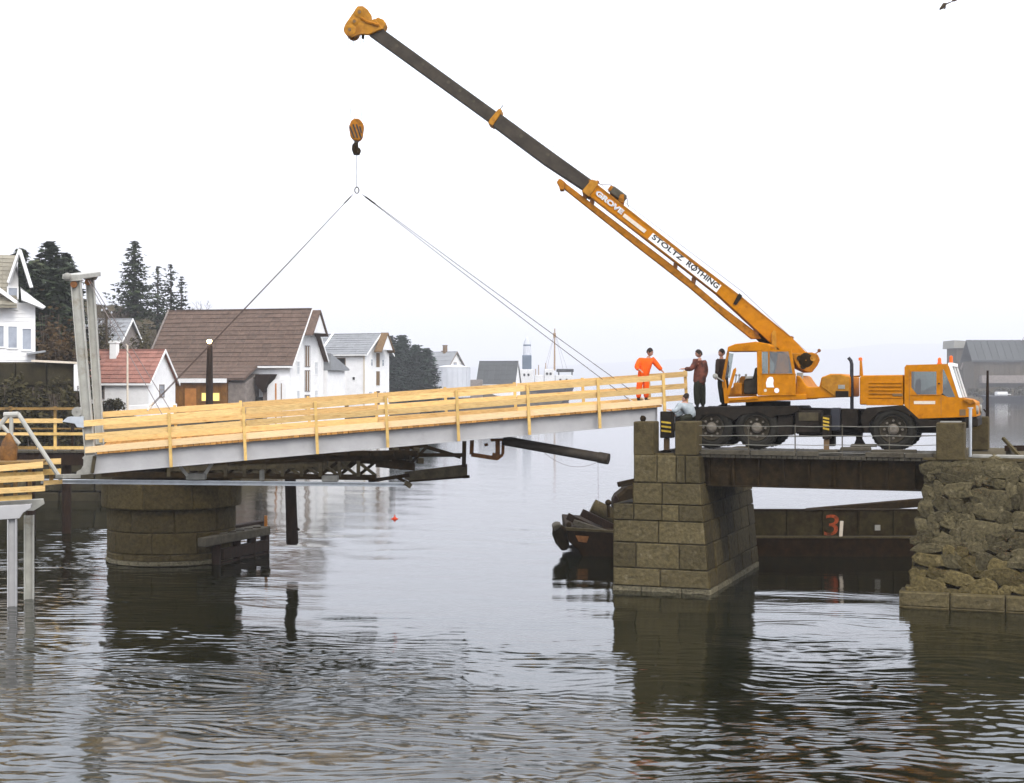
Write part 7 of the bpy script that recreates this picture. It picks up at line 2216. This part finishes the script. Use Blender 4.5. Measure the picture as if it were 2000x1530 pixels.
    cl = [j['pelvis'], j['pelvis'] + (j['waist'] - j['pelvis']) * .95, j['hipL'], j['knL'], j['anL'] + Vector((0, 0, .02)), j['hipR'], j['knR'], j['anR'] + Vector((0, 0, .02))]
    cloth(mats[2], cl, [(0, 1), (0, 2), (2, 3), (3, 4), (0, 5), (5, 6), (6, 7)], [.165, .15, .135, .105, .092, .135, .105, .092], mats[3])
    for s in 'LR':
        a = j['an' + s]
        v, f = skinned([a + Vector((0, 0, .1)), a + Vector((0, 0, -.03)), a + Vector((0, 0, -.055)) + fwd * .08, a + Vector((0, 0, -.065)) + fwd * .19], [(0, 1), (1, 2), (2, 3)], [.055, .06, .052, .042])
        b = MB(); b.add(v, f); b.build('boot', M['boot'], t, smooth=80)
    return t

def joints(Y, d, k):
    """joint -> (px, py, extra depth) at depth Y"""
    return {n: W(v[0], v[1], Y + v[2]) for n, v in d.items()}

# the man in orange leaning on the far rail of the new span
J = joints(46.3, dict(pelvis=(1256, 736, 0), waist=(1257, 725, 0), chest=(1261, 711, -.02), neck=(1267, 699, -.04), head=(1269.5, 688, -.07),
                      shL=(1249, 705, -.08), elL=(1242.5, 719, -.18), haL=(1251, 724, -.32), shR=(1275, 703, .05), elR=(1284, 714, .0), haR=(1294.5, 726, -.05),
                      hipL=(1251, 739, -.02), knL=(1248, 760, -.05), anL=(1247, 780, 0), hipR=(1261, 739, .04), knR=(1262, 760, .02), anR=(1262, 779.5, .08)), 1)
person('man in bright orange overalls leaning on the bridge rail', J, (.75, -.6, -.35), ('overall_top', 'suit', 'overall_legs', 'suit'))
# the man in the rust-brown jacket with an arm on the rail end
J = joints(45.3, dict(pelvis=(1366, 749, 0), waist=(1367, 735, 0), chest=(1367, 717, 0), neck=(1366.5, 702.5, 0), head=(1364.5, 691, -.03),
                      shL=(1359, 708, -.12), elL=(1350, 721.5, -.2), haL=(1334, 720.5, -.1), shR=(1376, 708.5, .1), elR=(1379, 727, .08), haR=(1373, 744, -.05),
                      hipL=(1361.5, 752, -.06), knL=(1361, 775, -.08), anL=(1362, 794, -.04), hipR=(1371, 752, .07), knR=(1372, 775, .06), anR=(1373, 794, .1)), 1)
person('man in a rust-brown jacket and dark trousers holding the rail end', J, (-.9, -.3, -.1), ('jacket', 'jacket', 'trousers', 'trouser'))
# the man crouching over the bridge end in a pale shirt
J = joints(44.45, dict(pelvis=(1350, 812, 0), waist=(1346, 801, 0), chest=(1337, 793, -.03), neck=(1337, 785.5, -.05), head=(1338.5, 777, -.08),
                       shL=(1328, 792, -.16), elL=(1319, 804, -.25), haL=(1308, 801, -.15), shR=(1345, 791, .12), elR=(1330, 808, .05), haR=(1315, 813, -.05),
                       hipL=(1346, 815, -.1), knL=(1330, 818, -.2), anL=(1339, 838, -.15), hipR=(1354, 815, .08), knR=(1338, 822, .1), anR=(1350, 838, .12)), 1)
person('man in a pale blue-grey shirt crouching at the bridge end behind the granite pillar', J, (-.85, -.35, -.35), ('shirt', 'shirt', 'trousers', 'trouser'))
# the man half hidden by the crane's cab
J = joints(45.6, dict(pelvis=(1412, 745, 0), waist=(1411, 731, 0), chest=(1409.5, 714, 0), neck=(1409, 700, 0), head=(1409, 689.5, -.02),
                      shL=(1403, 706, -.1), elL=(1402, 722, -.16), haL=(1399, 735, -.25), shR=(1418, 706, .1), elR=(1420, 724, .1), haR=(1416, 738, -.05),
                      hipL=(1408, 748, -.06), knL=(1410, 770, -.08), anL=(1412, 790, -.05), hipR=(1416, 748, .07), knR=(1417, 770, .06), anR=(1418, 790, .08)), 1)
person('man in dark clothes standing beside the open crane cab', J, (-.8, -.5, -.1), ('jacket', 'sleeve', 'trousers', 'trouser'))

# twig of a tree close to the camera, reaching in at the top right corner
t = thing('overhanging_twig', 'dark bare twig tip reaching into the sky at the top right', 'twig', W(1880, -60, 9))
mb = MB()
mb.tube([W(1960, -130, 9), W(1910, -50, 9), W(1866, -1, 9), W(1858, 4, 9), W(1849, 7.5, 9)], [.02, .014, .009, .004, .006], 6)
mb.build('stem', M['twig'], t, smooth=50)
mb = MB(); mb.tube([W(1849, 7.5, 9), W(1844, 9, 9), W(1840, 15, 9), W(1835, 19, 9)], [.006, .013, .012, .005], 6); mb.build('bud', M['bark'], t, smooth=50)
mb = MB(); mb.tube([W(1846, 10, 9), W(1846, 16, 9), W(1843, 19.5, 9)], [.005, .006, .002], 5); mb.build('bud', M['bark'], t, smooth=50)
mb = MB(); mb.tube([W(1868, -2, 9), W(1863, 1, 9), W(1859, 2, 9)], [.012, .01, .003], 6); mb.build('bud', M['twig'], t, smooth=50)
clean()
